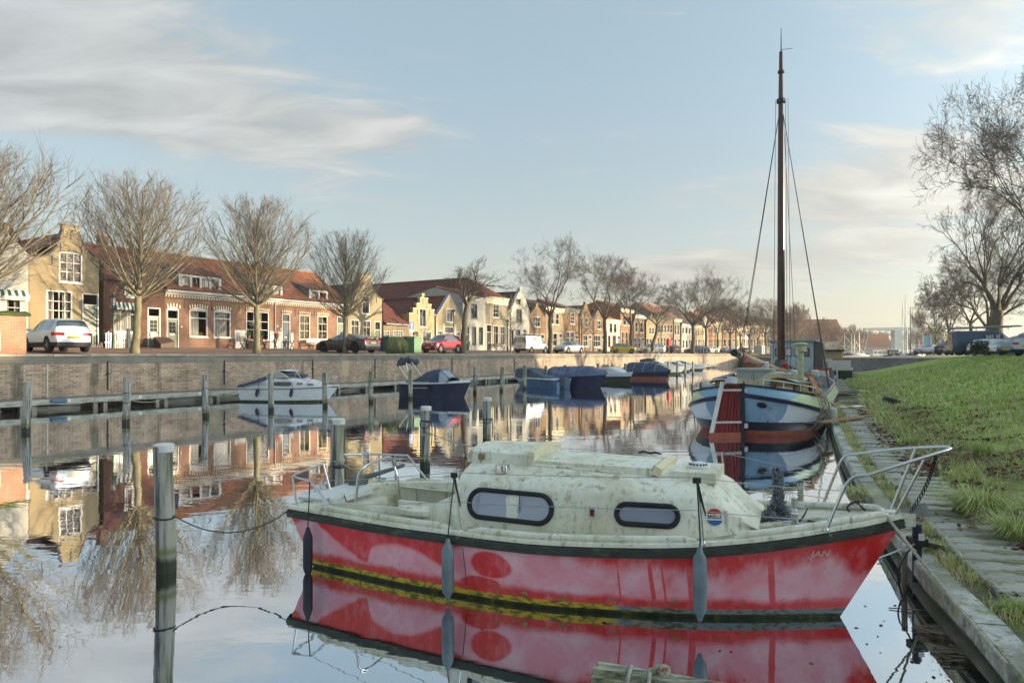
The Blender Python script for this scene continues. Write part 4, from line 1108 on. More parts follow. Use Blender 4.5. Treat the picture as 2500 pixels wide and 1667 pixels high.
# the far part of the row, each house told apart by wall and roof
FAR = [(1890,1968,P_CREAM,885,'par',770,R_BROWN,'cream narrow house with brown roof, first beyond the white long house'),
  (1970,2030,P_WHITE,880,'gable',750,R_ORANGE,'white gable house with red roof between the far trees'),
  (2032,2112,B_ORANGE,860,'par',765,R_ORANGE,'orange brick house with red roof left of the tall gable'),
  (2114,2190,P_CREAM,850,'par',730,R_BROWN,'cream house under the long brown roof far along the quay'),
  (2192,2345,B_BROWN,830,'gable',655,R_BROWN,'tall brown gable end with chimney rising over the far row'),
  (2347,2420,P_CREAM,900,'par',810,R_DARK,'cream terraced house just right of the tall brown gable'),
  (2422,2500,P_WHITE,890,'par',800,R_BROWN,'white terraced house far along the quay'),
  (2502,2590,B_BEIGE,880,'par',780,R_BROWN,'beige brick house far along the quay behind thin trees'),
  (2592,2665,P_CREAM,900,'gable',800,R_DARK,'small cream gable house left of the barge mast'),
  (2667,2730,P_WHITE,905,'par',820,R_BROWN,'white last house of the row beside the barge mast')]
for x0,x1,wl_,top,kd,rg,rm,lb in FAR:
 n = 3; ws = []
 w = (x1 - x0) / n
 for i in range(n):
  ws.append((x0 + w * i + w * .25,top + 45,x0 + w * i + w * .7,top + 110))
  if i < 2: ws.append((x0 + w * i + w * .22,1030,x0 + w * i + w * .72,1115))
 simple('far_house',lb,c4,x0,x1,wl_,top,kd,ws,rm,[(x0 + w * 2.25,1030,x0 + w * 2.7)],((x0 + x1) / 2,rg) if kd == 'gable' else None,rg)
# ================================================================ bare winter trees
M_BARK_L = mat('lime_bark',(0.19,0.172,0.105),0.9,var=0.3,vscale=3,stretch=(2,2,0.7),bump=0.5,bscale=14,dirt=((0.10,0.085,0.06),2.0,0.5,0.7,0.7))
M_TWIG_L = mat('lime_twigs',(0.15,0.13,0.11),0.9,var=0.3,vscale=0.8)
M_BARK_D = mat('dark_bark',(0.115,0.095,0.07),0.9,var=0.35,vscale=3,stretch=(2,2,0.6),bump=0.6,bscale=12,dirt=((0.12,0.125,0.06),1.5,0.5,0.7,0.6))
M_TWIG_D = mat('dark_twigs',(0.085,0.068,0.055),0.9,var=0.3,vscale=0.6)
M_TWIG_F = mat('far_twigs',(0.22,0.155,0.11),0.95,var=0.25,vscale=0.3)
M_IVY = mat('ivy_leaf',(0.03,0.055,0.02),0.6,var=0.4,vscale=4)

class Tubes:
 """fast batch of thin tapering tubes with n sides"""
 def __init__(self): self.b = MB()
 def seg(self,pts,r0,r1,n):
  m = len(pts); d = (pts[-1] - pts[0])
  if d.length < 1e-6: return
  d.normalize(); a = d.orthogonal().normalized(); c = d.cross(a); v = []
  cs = [(cos(2 * pi * k / n),sin(2 * pi * k / n)) for k in range(n)]
  base = len(self.b.v)
  for i,p in enumerate(pts):
   r = r0 + (r1 - r0) * i / (m - 1)
   for cc,ss in cs: self.b.v.append((p.x + (a.x * cc + c.x * ss) * r,p.y + (a.y * cc + c.y * ss) * r,p.z + (a.z * cc + c.z * ss) * r))
  for i in range(m - 1):
   for k in range(n):
    k2 = (k + 1) % n
    self.b.f.append((base + i * n + k,base + i * n + k2,base + (i + 1) * n + k2,base + (i + 1) * n + k)); self.b.m.append(0)
 def mesh(self,name,m):
  me = bpy.data.meshes.new(name); me.from_pydata(self.b.v,[],self.b.f); me.materials.append(m)
  me.polygons.foreach_set('use_smooth',[True] * len(me.polygons)); me.update(); return me

def rot_about(v,axis,a): return Matrix.Rotation(a,3,axis) @ v
def limb(R,p,d,ln,up,wob,n=4):
 """a bending stem: list of points"""
 pts = [p.copy()]; d = d.normalized()
 for i in range(n):
  d = (d + Vector((R.gauss(0,wob),R.gauss(0,wob),R.gauss(0,wob) + up))).normalized()
  pts.append(pts[-1] + d * ln / n)
 return pts,d

def lime_tree(seed,H=9.8,W=6.0,fork=3.0,r0=0.19,lean=0.0,dens=1.0):
 """young lime: straight stem, dense fan of rising branches, egg-shaped crown"""
 R = random.Random(seed); tr = Tubes(); cr = Tubes()
 stem = [Vector((0,0,-0.1)),Vector((0,0,0.3))]
 for i in range(1,9):
  z = 0.3 + (fork - 0.3) * i / 8
  stem.append(Vector((lean * z + R.gauss(0,0.012),R.gauss(0,0.012),z)))
 b = MB(); rs = [r0 * 1.5,r0 * 1.2] + [r0 * (1.08 - 0.22 * i / 8) for i in range(1,9)]; b.tube(stem,rs,12)
 # leader
 lead = [stem[-1].copy()]; 
 for i in range(1,10): lead.append(Vector((stem[-1].x + lean * 0.3 * i + R.gauss(0,0.05),R.gauss(0,0.05),fork + (H - fork) * 0.96 * i / 9)))
 b.tube(lead,[r0 * 0.82 * (1 - i / 9.6) + 0.012 for i in range(10)],8)
 def env(z):              # crown half width at height z
  u = (z - fork * 0.75) / (H - fork * 0.75)
  return W / 2 * max(0.02,(sin(pi * min(1,max(0,u)) ** 0.72)) ** 0.75)
 nb = int(62 * dens)
 for k in range(nb):
  u = (k + 0.5) / nb; zb = fork * 0.93 + (H - fork) * 0.78 * u ** 1.55
  i = min(8,int((zb - fork) / (H - fork) / 0.96 * 9)) if zb > fork else 0
  base = Vector((lead[i].x,lead[i].y,zb)) if zb > fork else Vector((stem[-1].x,stem[-1].y,zb))
  az = k * 2.39996 + R.uniform(-.4,.4)
  tilt = radians(R.uniform(56,80) * (1 - u) + R.uniform(18,42) * u)
  d = Vector((sin(tilt) * cos(az),sin(tilt) * sin(az),cos(tilt)))
  zt = min(H * 0.985,zb + (H - zb) * R.uniform(0.55,0.9))
  ln = min((env((zb + zt) / 2 + 0.6) * R.uniform(0.92,1.12)) / max(0.35,sin(tilt) * 0.8),(H - zb) * 0.95 + 0.4)
  rb = r0 * (0.36 - 0.22 * u) * R.uniform(0.8,1.15)
  pts,dd = limb(R,base,d,ln,0.10,0.045,7); b.tube(pts,[max(0.008,rb * (1 - 0.85 * j / 7)) for j in range(8)],5)
  for j in range(1,8):
   for q in range(2 if j < 5 else 3):
    f = R.random(); pb = pts[j - 1].lerp(pts[j],f); dirv = (pts[j] - pts[j - 1]).normalized()
    ax = dirv.cross(Vector((R.gauss(0,1),R.gauss(0,1),R.gauss(0,1)))).normalized()
    d2 = rot_about(dirv,ax,radians(R.uniform(22,48))); l2 = ln * R.uniform(0.16,0.34) * (1.15 - 0.06 * j)
    p2,_ = limb(R,pb,d2,l2,0.10,0.05,3); cr.seg(p2,max(0.008,rb * 0.26),0.005,4)
    for w in range(5):
     pb3 = p2[1].lerp(p2[3],R.random()); ax = d2.cross(Vector((R.gauss(0,1),R.gauss(0,1),R.gauss(0,1)))).normalized()
     d3 = rot_about(d2,ax,radians(R.uniform(20,45))); p3,_ = limb(R,pb3,d3,l2 * R.uniform(0.4,0.75),0.08,0.05,2); cr.seg(p3,0.0056,0.0034,3)
 return b.mesh('trunk',M_BARK_L,60),cr.mesh('crown',M_TWIG_L)

def oak_like(seed,H=12.0,W=9.0,fork=4.0,r0=0.26,lean=0.0,nl=5,depth=5,spread=42,twigs=3,mats=None,up=0.05,thin=0.0055,ivy=0.0,leader=True):
 """old elm or plane: stem forking into heavy limbs that split again and again"""
 R = random.Random(seed); b = MB(); cr = Tubes(); mats = mats or (M_BARK_D,M_TWIG_D)
 stem = [Vector((0,0,-0.2))]; n = 8
 for i in range(1,n + 1):
  z = fork * i / n; stem.append(Vector((lean * z + 0.06 * sin(i * 0.9 + seed),0.05 * sin(i * 1.3 + seed * 2),z)))
 b.tube(stem,[r0 * (1.45 if i == 0 else 1.15 - 0.3 * i / n) for i in range(n + 1)],12)
 top = stem[-1]; tips = []
 def grow(p,d,ln,r,lv):
  pts,dd = limb(R,p,d,ln,up if lv > 1 else up * 0.4,0.07 + 0.015 * lv,5)
  r1 = r * 0.66
  if r > 0.022: b.tube(pts,[r + (r1 - r) * i / 5 for i in range(6)],6 if r > 0.06 else 4,cap=False)
  else: cr.seg(pts,r,max(thin,r1),4 if r > 0.012 else 3)
  if lv <= 2:
   for q in range(2 + lv // 2):
    k = R.randrange(2,6); dv = (pts[k] - pts[k - 1]).normalized()
    ax = dv.cross(Vector((R.gauss(0,1),R.gauss(0,1),R.gauss(0,1)))).normalized()
    twig(pts[k],rot_about(dv,ax,radians(R.uniform(35,65))),ln * R.uniform(0.35,0.6),2)
  else:
   for q in range(twigs):
    k = R.randrange(1,6); dv = (pts[k] - pts[k - 1]).normalized()
    ax = dv.cross(Vector((R.gauss(0,1),R.gauss(0,1),R.gauss(0,1)))).normalized()
    twig(pts[k],rot_about(dv,ax,radians(R.uniform(28,58))),max(0.35,ln * R.uniform(0.35,0.7)),1)
  if lv >= depth:
   return
  nch = 2 if R.random() < 0.62 else 3
  for c in range(nch):
   ax = dd.cross(Vector((R.gauss(0,1),R.gauss(0,1),R.gauss(0,0.6)))).normalized()
   ang = radians(R.uniform(14,26) if c == 0 else R.uniform(26,48))
   grow(pts[-1],rot_about(dd,ax,ang),ln * R.uniform(0.66,0.86),r1 * (0.92 if c == 0 else R.uniform(0.58,0.8)),lv + 1)
 def twig(p,d,ln,lv):
  n_ = 3 if lv > 0 else 2; pts,dd = limb(R,p,d,ln,up,0.10,n_); cr.seg(pts,thin * 1.8,thin,3)
  if lv > 0:
   for q in range(3):
    k = R.randrange(1,4); dv = (pts[k] - pts[k - 1]).normalized()
    ax = dv.cross(Vector((R.gauss(0,1),R.gauss(0,1),R.gauss(0,1)))).normalized()
    twig(pts[k],rot_about(dv,ax,radians(R.uniform(25,55))),ln * R.uniform(0.45,0.75),lv - 1)
 tot = H - fork; l0 = tot / (1 + 0.76 + 0.58 + 0.44 + 0.33 + (0.25 if depth > 5 else 0)) * 1.12
 for k in range(nl):
  az = 2 * pi * k / nl + R.uniform(-0.3,0.3)
  ti = radians((R.uniform(4,14) if (k == 0 and leader) else R.uniform(0.65,1.15) * spread))
  d = Vector((sin(ti) * cos(az),sin(ti) * sin(az),cos(ti)))
  grow(top - Vector((0,0,R.uniform(0,0.3))),d,l0 * R.uniform(0.85,1.1),r0 * R.uniform(0.45,0.68),0)
 # scale the crown to the asked height and width
 A = np.array([v for v in b.v] + [v for v in cr.b.v]); zmax = np.percentile(A[:,2],99.8); wmax = np.percentile(np.abs(A[:,0] - top.x),99.2) * 2
 kz = (H - fork) / max(0.1,zmax - fork); kw = W / max(0.1,wmax)
 for lst in (b.v,cr.b.v):
  for i,(x,y,z) in enumerate(lst):
   if z > fork * 0.98:
    f = min(1.0,(z - fork * 0.98) / 1.2); s = 1 + (kw - 1) * f
    lst[i] = (top.x + (x - top.x) * s,top.y + (y - top.y) * s,fork + (z - fork) * kz if z > fork else z)
   elif z > fork * 0.2:
    f = min(1.0,max(0.0,hypot(x - top.x,y - top.y) - r0 * 2)); s = 1 + (kw - 1) * min(1,f)
    lst[i] = (top.x + (x - top.x) * s,top.y + (y - top.y) * s,z)
 return b.mesh('trunk',mats[0],60),cr.mesh('crown',mats[1])

def tree(name,label,meshes,loc,rz=0.0,sc=1.0,group=None):
 t = thing(name,label,'tree',loc,rz,group); t.scale = (sc,sc,sc) if not isinstance(sc,tuple) else sc
 link('trunk',meshes[0],t); link('crown',meshes[1],t); return t

LIMES = [lime_tree(11,9.1,6.9),lime_tree(12,9.3,6.8,lean=0.0)]
GQ = 'bare trees along the quay'
def quay_tree(px,D,z=None):
 s,_ = quay(px,HY,D); return Q(s,D,street_z(D) if z is None else z)
tree('lime_tree','bare lime tree cut off by the left edge of the picture',lime_tree(21,8.9,7.4,3.1,0.20),quay_tree(-52,35.6),1.0,1.0,GQ)
tree('lime_tree','bare lime tree with slanting yellowish trunk before the dark red house',lime_tree(22,9.0,6.9,3.1,0.19,lean=0.07,dens=1.0),quay_tree(329,36.2),QROT * 0 + 0.0,1.0,GQ)
tree('lime_tree','tall bare lime tree in front of the middle of the brick terrace',LIMES[0],quay_tree(627,36.2),2.2,1.03,GQ)
tree('lime_tree','smaller bare lime tree beside the dark parked coupe',LIMES[1],quay_tree(843,36.4),0.7,(0.84,0.84,0.92),GQ)
tree('gnarled_tree','gnarled leaning tree with few heavy limbs beside the red car',oak_like(31,8.6,7.0,4.6,0.27,lean=0.13,nl=6,depth=4,spread=50,twigs=2,up=0.03),quay_tree(1126,36.6),0.4,1.0,GQ)
tree('sapling','thin young tree before the white gable house',lime_tree(33,6.4,2.8,2.3,0.07,dens=0.25),quay_tree(1247,37.0),0.0,1.0,GQ)
tree('elm_tree','largest spreading quay tree between the white van and the silver saloon',oak_like(41,13.2,9.6,4.3,0.24,nl=6,depth=5,spread=36,twigs=3,up=0.03),quay_tree(1343,36.4),0.9,1.0,GQ)
tree('sapling','thin crooked young tree before the narrow brown gable',lime_tree(34,6.4,3.6,2.0,0.08,dens=0.3),quay_tree(1420,38.0),0.0,1.0,GQ)
E2 = oak_like(43,13.0,9.5,4.6,0.25,nl=5,depth=5,spread=40,twigs=3)
E3 = oak_like(45,12.0,9.2,4.0,0.24,nl=6,depth=5,spread=38,twigs=3)
tree('elm_tree','open crowned bare tree left of the yellow car',E2,quay_tree(1477,36.6),0.3,1.02,GQ)
tree('elm_tree','bare tree right of the yellow car with crown leaning right',E3,quay_tree(1541,36.6),1.6,1.05,GQ)
tree('gnarled_tree','short leaning pruned tree behind the silver estate car',oak_like(46,9.5,8.0,4.3,0.24,lean=0.2,nl=4,depth=4,spread=48,twigs=2),quay_tree(1592,36.8),0.2,1.0,GQ)
tree('elm_tree','wide dome-crowned bare tree in front of the white long house',oak_like(47,15.5,14.5,5.2,0.33,nl=7,depth=5,spread=44,twigs=3),quay_tree(1692,36.8),0.2,1.0,GQ)
tree('elm_tree','bare tree just right of the dome-crowned tree',E2,quay_tree(1724,37.2),1.1,(1.1,1.1,1.12),GQ)
tree('elm_tree','slim pruned tree below the tall brown gable',E3,quay_tree(1752,36.8),2.7,(0.85,0.85,0.95),GQ)
tree('elm_tree','slim V-forked bare tree left of the barge mast shrouds',E2,quay_tree(1783,36.8),0.6,(0.8,0.8,0.95),GQ)
for px,m,sc,lb in ((1808,E3,0.95,'bare quay tree fourth to the left of the barge mast'),(1829,E2,0.9,'bare quay tree third to the left of the barge mast'),(1850,E3,0.85,'bare quay tree second to the left of the barge mast'),(1869,E2,1.15,'bare quay tree closest to the left of the barge mast')):
 tree('elm_tree',lb,m,quay_tree(px,36.8),px * 0.37,sc,GQ)

# right bank
GR = 'bare trees on the right bank'
B1 = oak_like(51,20.0,13.5,5.0,0.62,nl=8,depth=5,spread=44,twigs=3,thin=0.0095,up=0.03)
B2 = oak_like(52,24.0,18.0,5.0,0.5,nl=8,depth=5,spread=48,twigs=5,thin=0.011,up=0.02)
tree('plane_tree','huge bare tree with thick forked trunk behind the blue van',B1,Vector((54.0,76.0,2.35)),0.5,1.0,GR)
tree('plane_tree','huge bare tree at the right edge reaching high into the picture',B2,Vector((40.4,49.5,2.35)),2.5,(1.0,1.0,0.92),GR)
B3 = oak_like(53,17.0,13.0,4.0,0.42,nl=6,depth=5,spread=46,twigs=3,thin=0.008,up=0.03)
tree('plane_tree','bare tree with dense fine crown just left of the huge tree',B3,Vector((60.0,86.0,2.35)),1.2,0.85,GR)
tree('plane_tree','dense bare crown overlapping the right edge behind the grey-blue compact',B3,Vector((51.5,62.0,2.35)),4.0,(0.75,0.75,0.7),GR)
tree('elm_tree','smaller bare tree between the huge tree and the ivy-clad tree',E2,at_depth(2371,862,96),0.5,(0.95,0.95,0.95),GR)
def ivy_tree(name,label,loc,H,W,seed):
 R = random.Random(seed); t = thing(name,label,'tree',loc,0,GR)
 ms = oak_like(seed,H,W,H * 0.3,0.3,nl=5,depth=4,spread=42,twigs=3,thin=0.02); link('trunk',ms[0],t); link('crown',ms[1],t)
 b = MB()
 for k in range(2600):
  cz = R.uniform(0.05,0.85) * H; rr = W * 0.42 * sqrt(max(0.05,1 - abs(cz / H - 0.42) * 1.7)) * R.random() ** 0.6; a = R.uniform(0,2 * pi)
  p = Vector((rr * cos(a),rr * sin(a),cz)); 
  if mnoise.noise(p * 0.5 + Vector((seed,0,0))) < -0.05: continue
  u = Vector((R.gauss(0,1),R.gauss(0,1),R.gauss(0,1))).normalized() * 0.16; v = u.orthogonal().normalized() * 0.13
  b.quad(p - u,p - v,p + u,p + v)
 b.build('ivy',M_IVY,t,kind='stuff'); return t
ivy_tree('ivy_tree','dark ivy-clad tree at the far end of the car park',at_depth(2318,862,120),13.5,9.0,61)
ivy_tree('ivy_tree','dark green bushy tree left of the ivy-clad tree',at_depth(2285,863,150),14.5,9.5,62)

# far trees behind the basin: each its own, told apart by place
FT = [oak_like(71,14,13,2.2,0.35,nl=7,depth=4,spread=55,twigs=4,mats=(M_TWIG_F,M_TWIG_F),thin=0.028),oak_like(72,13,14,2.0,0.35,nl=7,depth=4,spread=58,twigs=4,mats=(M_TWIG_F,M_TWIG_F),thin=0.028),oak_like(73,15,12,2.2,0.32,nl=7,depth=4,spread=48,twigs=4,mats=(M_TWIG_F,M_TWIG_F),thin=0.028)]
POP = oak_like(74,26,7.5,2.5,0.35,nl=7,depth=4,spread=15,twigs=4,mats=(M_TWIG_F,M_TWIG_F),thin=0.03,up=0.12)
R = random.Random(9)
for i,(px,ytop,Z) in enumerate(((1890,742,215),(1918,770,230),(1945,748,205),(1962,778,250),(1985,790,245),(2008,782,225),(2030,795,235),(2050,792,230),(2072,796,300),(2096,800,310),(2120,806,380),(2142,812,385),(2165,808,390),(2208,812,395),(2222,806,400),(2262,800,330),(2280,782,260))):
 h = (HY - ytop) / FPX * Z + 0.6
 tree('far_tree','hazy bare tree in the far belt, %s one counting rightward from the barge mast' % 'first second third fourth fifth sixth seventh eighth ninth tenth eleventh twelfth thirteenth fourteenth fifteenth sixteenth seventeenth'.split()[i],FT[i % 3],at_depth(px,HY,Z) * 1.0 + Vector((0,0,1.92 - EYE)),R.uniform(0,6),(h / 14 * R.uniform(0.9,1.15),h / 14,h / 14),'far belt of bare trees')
tree('poplar','left one of the two tall slim poplars behind the bridge',POP,at_depth(2238,HY,330) + Vector((0,0,-0.58)),0.4,(0.62,0.62,0.82),'far poplars')
tree('poplar','right one of the two tall slim poplars behind the bridge',POP,at_depth(2251,HY,330) + Vector((0,0,-0.58)),2.4,(0.66,0.66,0.84),'far poplars')
# ================================================================ red cabin boat (nearest boat)
def text_mesh(body,size,m,extrude=0.002,shear=0.0,bold=0.0):
 cu = bpy.data.curves.new('lettering','FONT'); cu.body = body; cu.size = size; cu.extrude = extrude; cu.align_x = 'CENTER'; cu.align_y = 'CENTER'; cu.shear = shear; cu.offset = bold; cu.resolution_u = 3
 o = bpy.data.objects.new('lettering',cu); COL.objects.link(o)
 bpy.context.view_layer.update()
 me = bpy.data.meshes.new_from_object(o.evaluated_get(bpy.context.evaluated_depsgraph_get()))
 bpy.data.objects.remove(o); bpy.data.curves.remove(cu)
 me.materials.clear(); me.materials.append(m); return me

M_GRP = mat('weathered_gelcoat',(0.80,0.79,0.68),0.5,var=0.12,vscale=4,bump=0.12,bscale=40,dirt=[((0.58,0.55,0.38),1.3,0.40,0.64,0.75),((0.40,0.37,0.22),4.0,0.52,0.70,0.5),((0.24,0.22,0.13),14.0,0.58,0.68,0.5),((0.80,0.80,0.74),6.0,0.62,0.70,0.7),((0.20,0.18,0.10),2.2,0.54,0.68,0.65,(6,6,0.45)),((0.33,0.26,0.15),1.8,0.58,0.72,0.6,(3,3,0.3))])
M_GRP2 = mat('dirty_deck_gelcoat',(0.56,0.54,0.43),0.6,var=0.15,vscale=5,bump=0.2,bscale=50,dirt=[((0.15,0.15,0.065),3.0,0.46,0.62,0.8),((0.22,0.15,0.08),6.0,0.58,0.7,0.6),((0.58,0.56,0.48),9.0,0.6,0.7,0.5)])
M_GRPW = mat('pale_gelcoat',(0.70,0.72,0.68),0.45,var=0.08,vscale=3,dirt=((0.30,0.30,0.18),2.0,0.55,0.72,0.6))
M_STRAKE = mat('green_black_strake',(0.035,0.042,0.035),0.6,var=0.3,vscale=6,dirt=[((0.11,0.13,0.05),5,0.54,0.68,0.8,(1,1,3)),((0.33,0.33,0.27),10,0.64,0.72,0.6)])
M_YELLOW = mat('yellow_boot_top',(0.70,0.50,0.03),0.6,var=0.15,vscale=4,dirt=[((0.06,0.07,0.02),7.0,0.50,0.62,0.9,(1,1,2)),((0.55,0.53,0.42),5,0.64,0.7,0.6)])
def boot_paint():
 m,nt,p,out = _nt('boot_top_paint'); t = NT(nt); o = t.obj(); x,y,z = t.xyz(o)
 n = t.noise(o,3.0,6,0.7); k = t.rng(t.math('ADD',x,t.math('MULTIPLY',t.math('SUBTRACT',n,0.5),2.2)),3.5,4.1)
 c = t.mix(k,(0.66,0.47,0.03),(0.22,0.26,0.27)); sp = t.noise(t.map(o,(1,1,2.5)),9,6,0.7)
 c = t.mix(t.math('MULTIPLY',t.rng(sp,0.46,0.58),0.85),c,(0.07,0.08,0.02)); c = t.mix(t.math('MULTIPLY',t.rng(sp,0.36,0.30),0.7),c,(0.55,0.52,0.40))
 t.set(p.inputs['Base Color'],c); p.inputs['Roughness'].default_value = 0.6; return m
M_BOOT = boot_paint()
M_SLIME = mat('waterline_slime',(0.045,0.05,0.018),0.5,var=0.5,vscale=9,dirt=((0.22,0.18,0.03),6,0.55,0.66,0.7))
M_BLUEBOOT = mat('blue_grey_boot',(0.20,0.24,0.26),0.6,var=0.15,dirt=((0.06,0.07,0.03),8,0.55,0.68,0.8))
def red_paint():
 m,nt,p,out = _nt('faded_red_paint'); t = NT(nt); o = t.obj(); x,y,z = t.xyz(o)
 n1 = t.noise(t.map(o,(1,1,1)),1.7,4,0.5)
 wob = t.math('MULTIPLY',t.math('SUBTRACT',t.math('ADD',t.math('MULTIPLY',n1,0.7),t.math('MULTIPLY',t.noise(o,7.0,5,0.65),0.3)),0.5),0.75)
 # streaks: fresh red runs down from the rail, long ones towards the bow
 st = t.noise(t.map(o,(7.0,7.0,0.55)),1.0,5,0.6); st2 = t.noise(t.map(o,(2.2,2.2,0.4)),1.0,3,0.5)
 top = t.math('SUBTRACT',t.math('ADD',0.66,t.math('MULTIPLY',t.math('MAXIMUM',t.math('SUBTRACT',x,3.6),0.0),0.085)),z)      # depth below the rail
 reach = t.math('ADD',t.math('MULTIPLY',t.rng(x,2.9,4.3),0.17),0.05)
 reach = t.math('MULTIPLY',reach,t.math('ADD',0.1,t.math('MULTIPLY',t.math('ADD',st,st2),0.95)))
 line = t.curve(x,-0.5,6.5,[(-0.5,.45),(6.5,.70),(-0.2,.50),(0.1,.60),(.25,.52),(.45,.40),(.7,.26),(.85,.20),(.92,.27),(1.02,.41),(1.35,.47),(1.6,.43),(1.8,.34),(1.97,.29),(2.06,.52),(2.5,.60),(3.0,.585),(3.4,.56),(3.8,.50),(4.3,.47),(4.7,.50),(5.0,.54),(5.4,.60),(5.6,.60),(5.85,.45),(6.1,.60)])
 ragged = t.math('MULTIPLY',t.math('ADD',t.math('MULTIPLY',t.math('SUBTRACT',st,0.5),0.55),t.math('MULTIPLY',t.math('SUBTRACT',st2,0.5),0.5)),t.rng(x,2.6,3.6,0.06,0.75))
 edge = t.rng(x,2.0,3.4,0.035,0.11)
 dz_ = t.math('SUBTRACT',t.math('ADD',t.math('ADD',z,ragged),t.math('MULTIPLY',wob,0.05)),line)
 r1 = t.rng(dz_,t.math('MULTIPLY',edge,-1.0),edge)
 # solid run lines
 run = None
 for cx,w in ((4.02,0.014),(4.36,0.022),(4.12,0.007),(3.72,0.006),(5.05,0.02)):
  dx = t.math('ABSOLUTE',t.math('SUBTRACT',x,t.math('ADD',cx,t.math('MULTIPLY',t.math('SUBTRACT',st2,0.5),0.05))))
  v = t.math('MULTIPLY',t.rng(dx,w,w * 1.8,1.0,0.0),0.9); run = v if run is None else t.math('MAXIMUM',run,v)
 bot = t.rng(t.math('ADD',z,t.math('MULTIPLY',wob,0.25)),0.15,0.24,1.0,0.0)
 def blob(cx,cz,rx,rz,soft=0.8):
  dx = t.math('DIVIDE',t.math('SUBTRACT',t.math('ADD',x,t.math('MULTIPLY',wob,0.12)),cx),rx); dz = t.math('DIVIDE',t.math('SUBTRACT',t.math('ADD',z,t.math('MULTIPLY',wob,0.12)),cz),rz)
  return t.rng(t.math('ADD',t.math('MULTIPLY',dx,dx),t.math('MULTIPLY',dz,dz)),1.0,1.0 + soft,1.0,0.0)
 f = t.math('MAXIMUM',t.math('MAXIMUM',r1,bot),run)
 for q in ((2.46,0.40,0.20,0.125,0.6),(2.32,0.17,0.2,0.08)): f = t.math('MAXIMUM',f,blob(*q))
 chalk = t.rng(t.noise(o,3.0,5,0.6),0.35,0.7)
 pink = t.mix(chalk,(0.88,0.32,0.38),(0.90,0.54,0.60))
 red = t.mix(t.rng(t.noise(o,6,4),0.3,0.7),(0.70,0.016,0.016),(0.78,0.03,0.026))
 f = t.math('MULTIPLY',f,t.rng(t.noise(t.map(o,(2.5,2.5,1.2)),3.0,6,0.7),0.3,0.55,0.72,1.0))
 c = t.mix(t.math('MULTIPLY',f,0.97),pink,red)
 c = t.mix(t.math('MULTIPLY',t.rng(t.noise(t.map(o,(9,9,0.35)),1.6,6,0.7),0.6,0.74),0.35),c,(0.30,0.10,0.10))
 c = t.mix(t.math('MULTIPLY',t.math('MULTIPLY',t.rng(z,0.30,0.12),t.rng(t.noise(o,9,6,0.7),0.5,0.66)),0.6),c,(0.22,0.16,0.06))
 spk = t.rng(t.noise(o,45,3,0.5),0.71,0.75); c = t.mix(t.math('MULTIPLY',spk,0.5),c,(0.25,0.08,0.08))
 t.set(p.inputs['Base Color'],c); t.set(p.inputs['Roughness'],t.rng(f,0,1,0.5,0.28,False)); p.inputs['Specular IOR Level'].default_value = 0.45
 t.set(p.inputs['Normal'],t.bump(t.noise(o,2.2,3),0.10,0.02)); return m
M_REDHULL = red_paint()

RB = thing('cabin_boat','faded red and white cabin boat with mossy deck moored in the foreground','boat',(-2.03,8.77,0),radians(-23.7))
UU = [0,.12,.25,.38,.5,.62,.75,.82,.88,.94,.975,1.0]
U_WL = ([0,.25,.5,.75,.88,1],[.78,.96,.98,.64,.34,.010]); U_DK = ([0,.25,.5,.62,.75,.88,.95,1],[.92,1.10,1.16,1.10,.92,.58,.30,.02]); U_SH = ([0,.25,.5,.75,.88,1],[.68,.665,.67,.75,.86,1.0])
def smooth_tab(tab,u):
 d = 0.06; return (interp(*tab,u - d) + 2 * interp(*tab,u) + interp(*tab,u + d)) / 4 if d < u < 1 - d else interp(*tab,u)
def rb_sheer(u): return smooth_tab(U_SH,u)
def rb_x(u,z): a = -0.37 * max(z,0); b = 5.63 + 0.545 * z; return a + (b - a) * u
def rb_hb(u,z):
 wl,dk,sh = smooth_tab(U_WL,u),smooth_tab(U_DK,u),rb_sheer(u)
 if z < 0: return wl * (1 + 1.2 * z)
 return wl + (dk - wl) * (min(1.2,z / sh)) ** 0.85
def rb_u(x,z): 
 a = -0.37 * max(z,0); b = 5.63 + 0.545 * z; return (x - a) / (b - a)
def rb_edge(x,dz=0.0,inset=0.0):      # point on the near gunwale (negative y) at length x
 u = rb_u(x,0.75); 
 for _ in range(3): u = rb_u(x,rb_sheer(min(1,max(0,u))))
 u = min(1,max(0,u)); sh = rb_sheer(u); return u,sh + dz,max(0.0,rb_hb(u,sh) - inset)
USTEP = [i / 40 for i in range(41)]
def zrow(u,k):
 sh = rb_sheer(u); return (-0.4,-0.15,0.0,0.04,0.10,0.25,0.40,0.55,sh - 0.095,sh)[k]
b = MB(); rings = []
for u in USTEP:
 near = [(rb_x(u,zrow(u,k)),-rb_hb(u,zrow(u,k)),zrow(u,k)) for k in range(10)]
 rings.append(near)
def hm(i,j):
 u = USTEP[i]
 if j < 2: return 3
 if j == 2: return 3
 if j == 3: return (1 if u < 0.66 else 2)
 return 0
b.loft(rings,False,False,False,mis=hm)
b.loft([[(x,-y,z) for x,y,z in r] for r in rings],False,False,False,mis=hm)
tr = [rings[0],[(x,-y,z) for x,y,z in rings[0]]]; b.loft(tr,False,False,False,mis=lambda i,j: 0 if j > 3 else (1 if j == 3 else 3))
b.build('hull',[M_REDHULL,M_BOOT,M_BOOT,M_SLIME],RB,35)
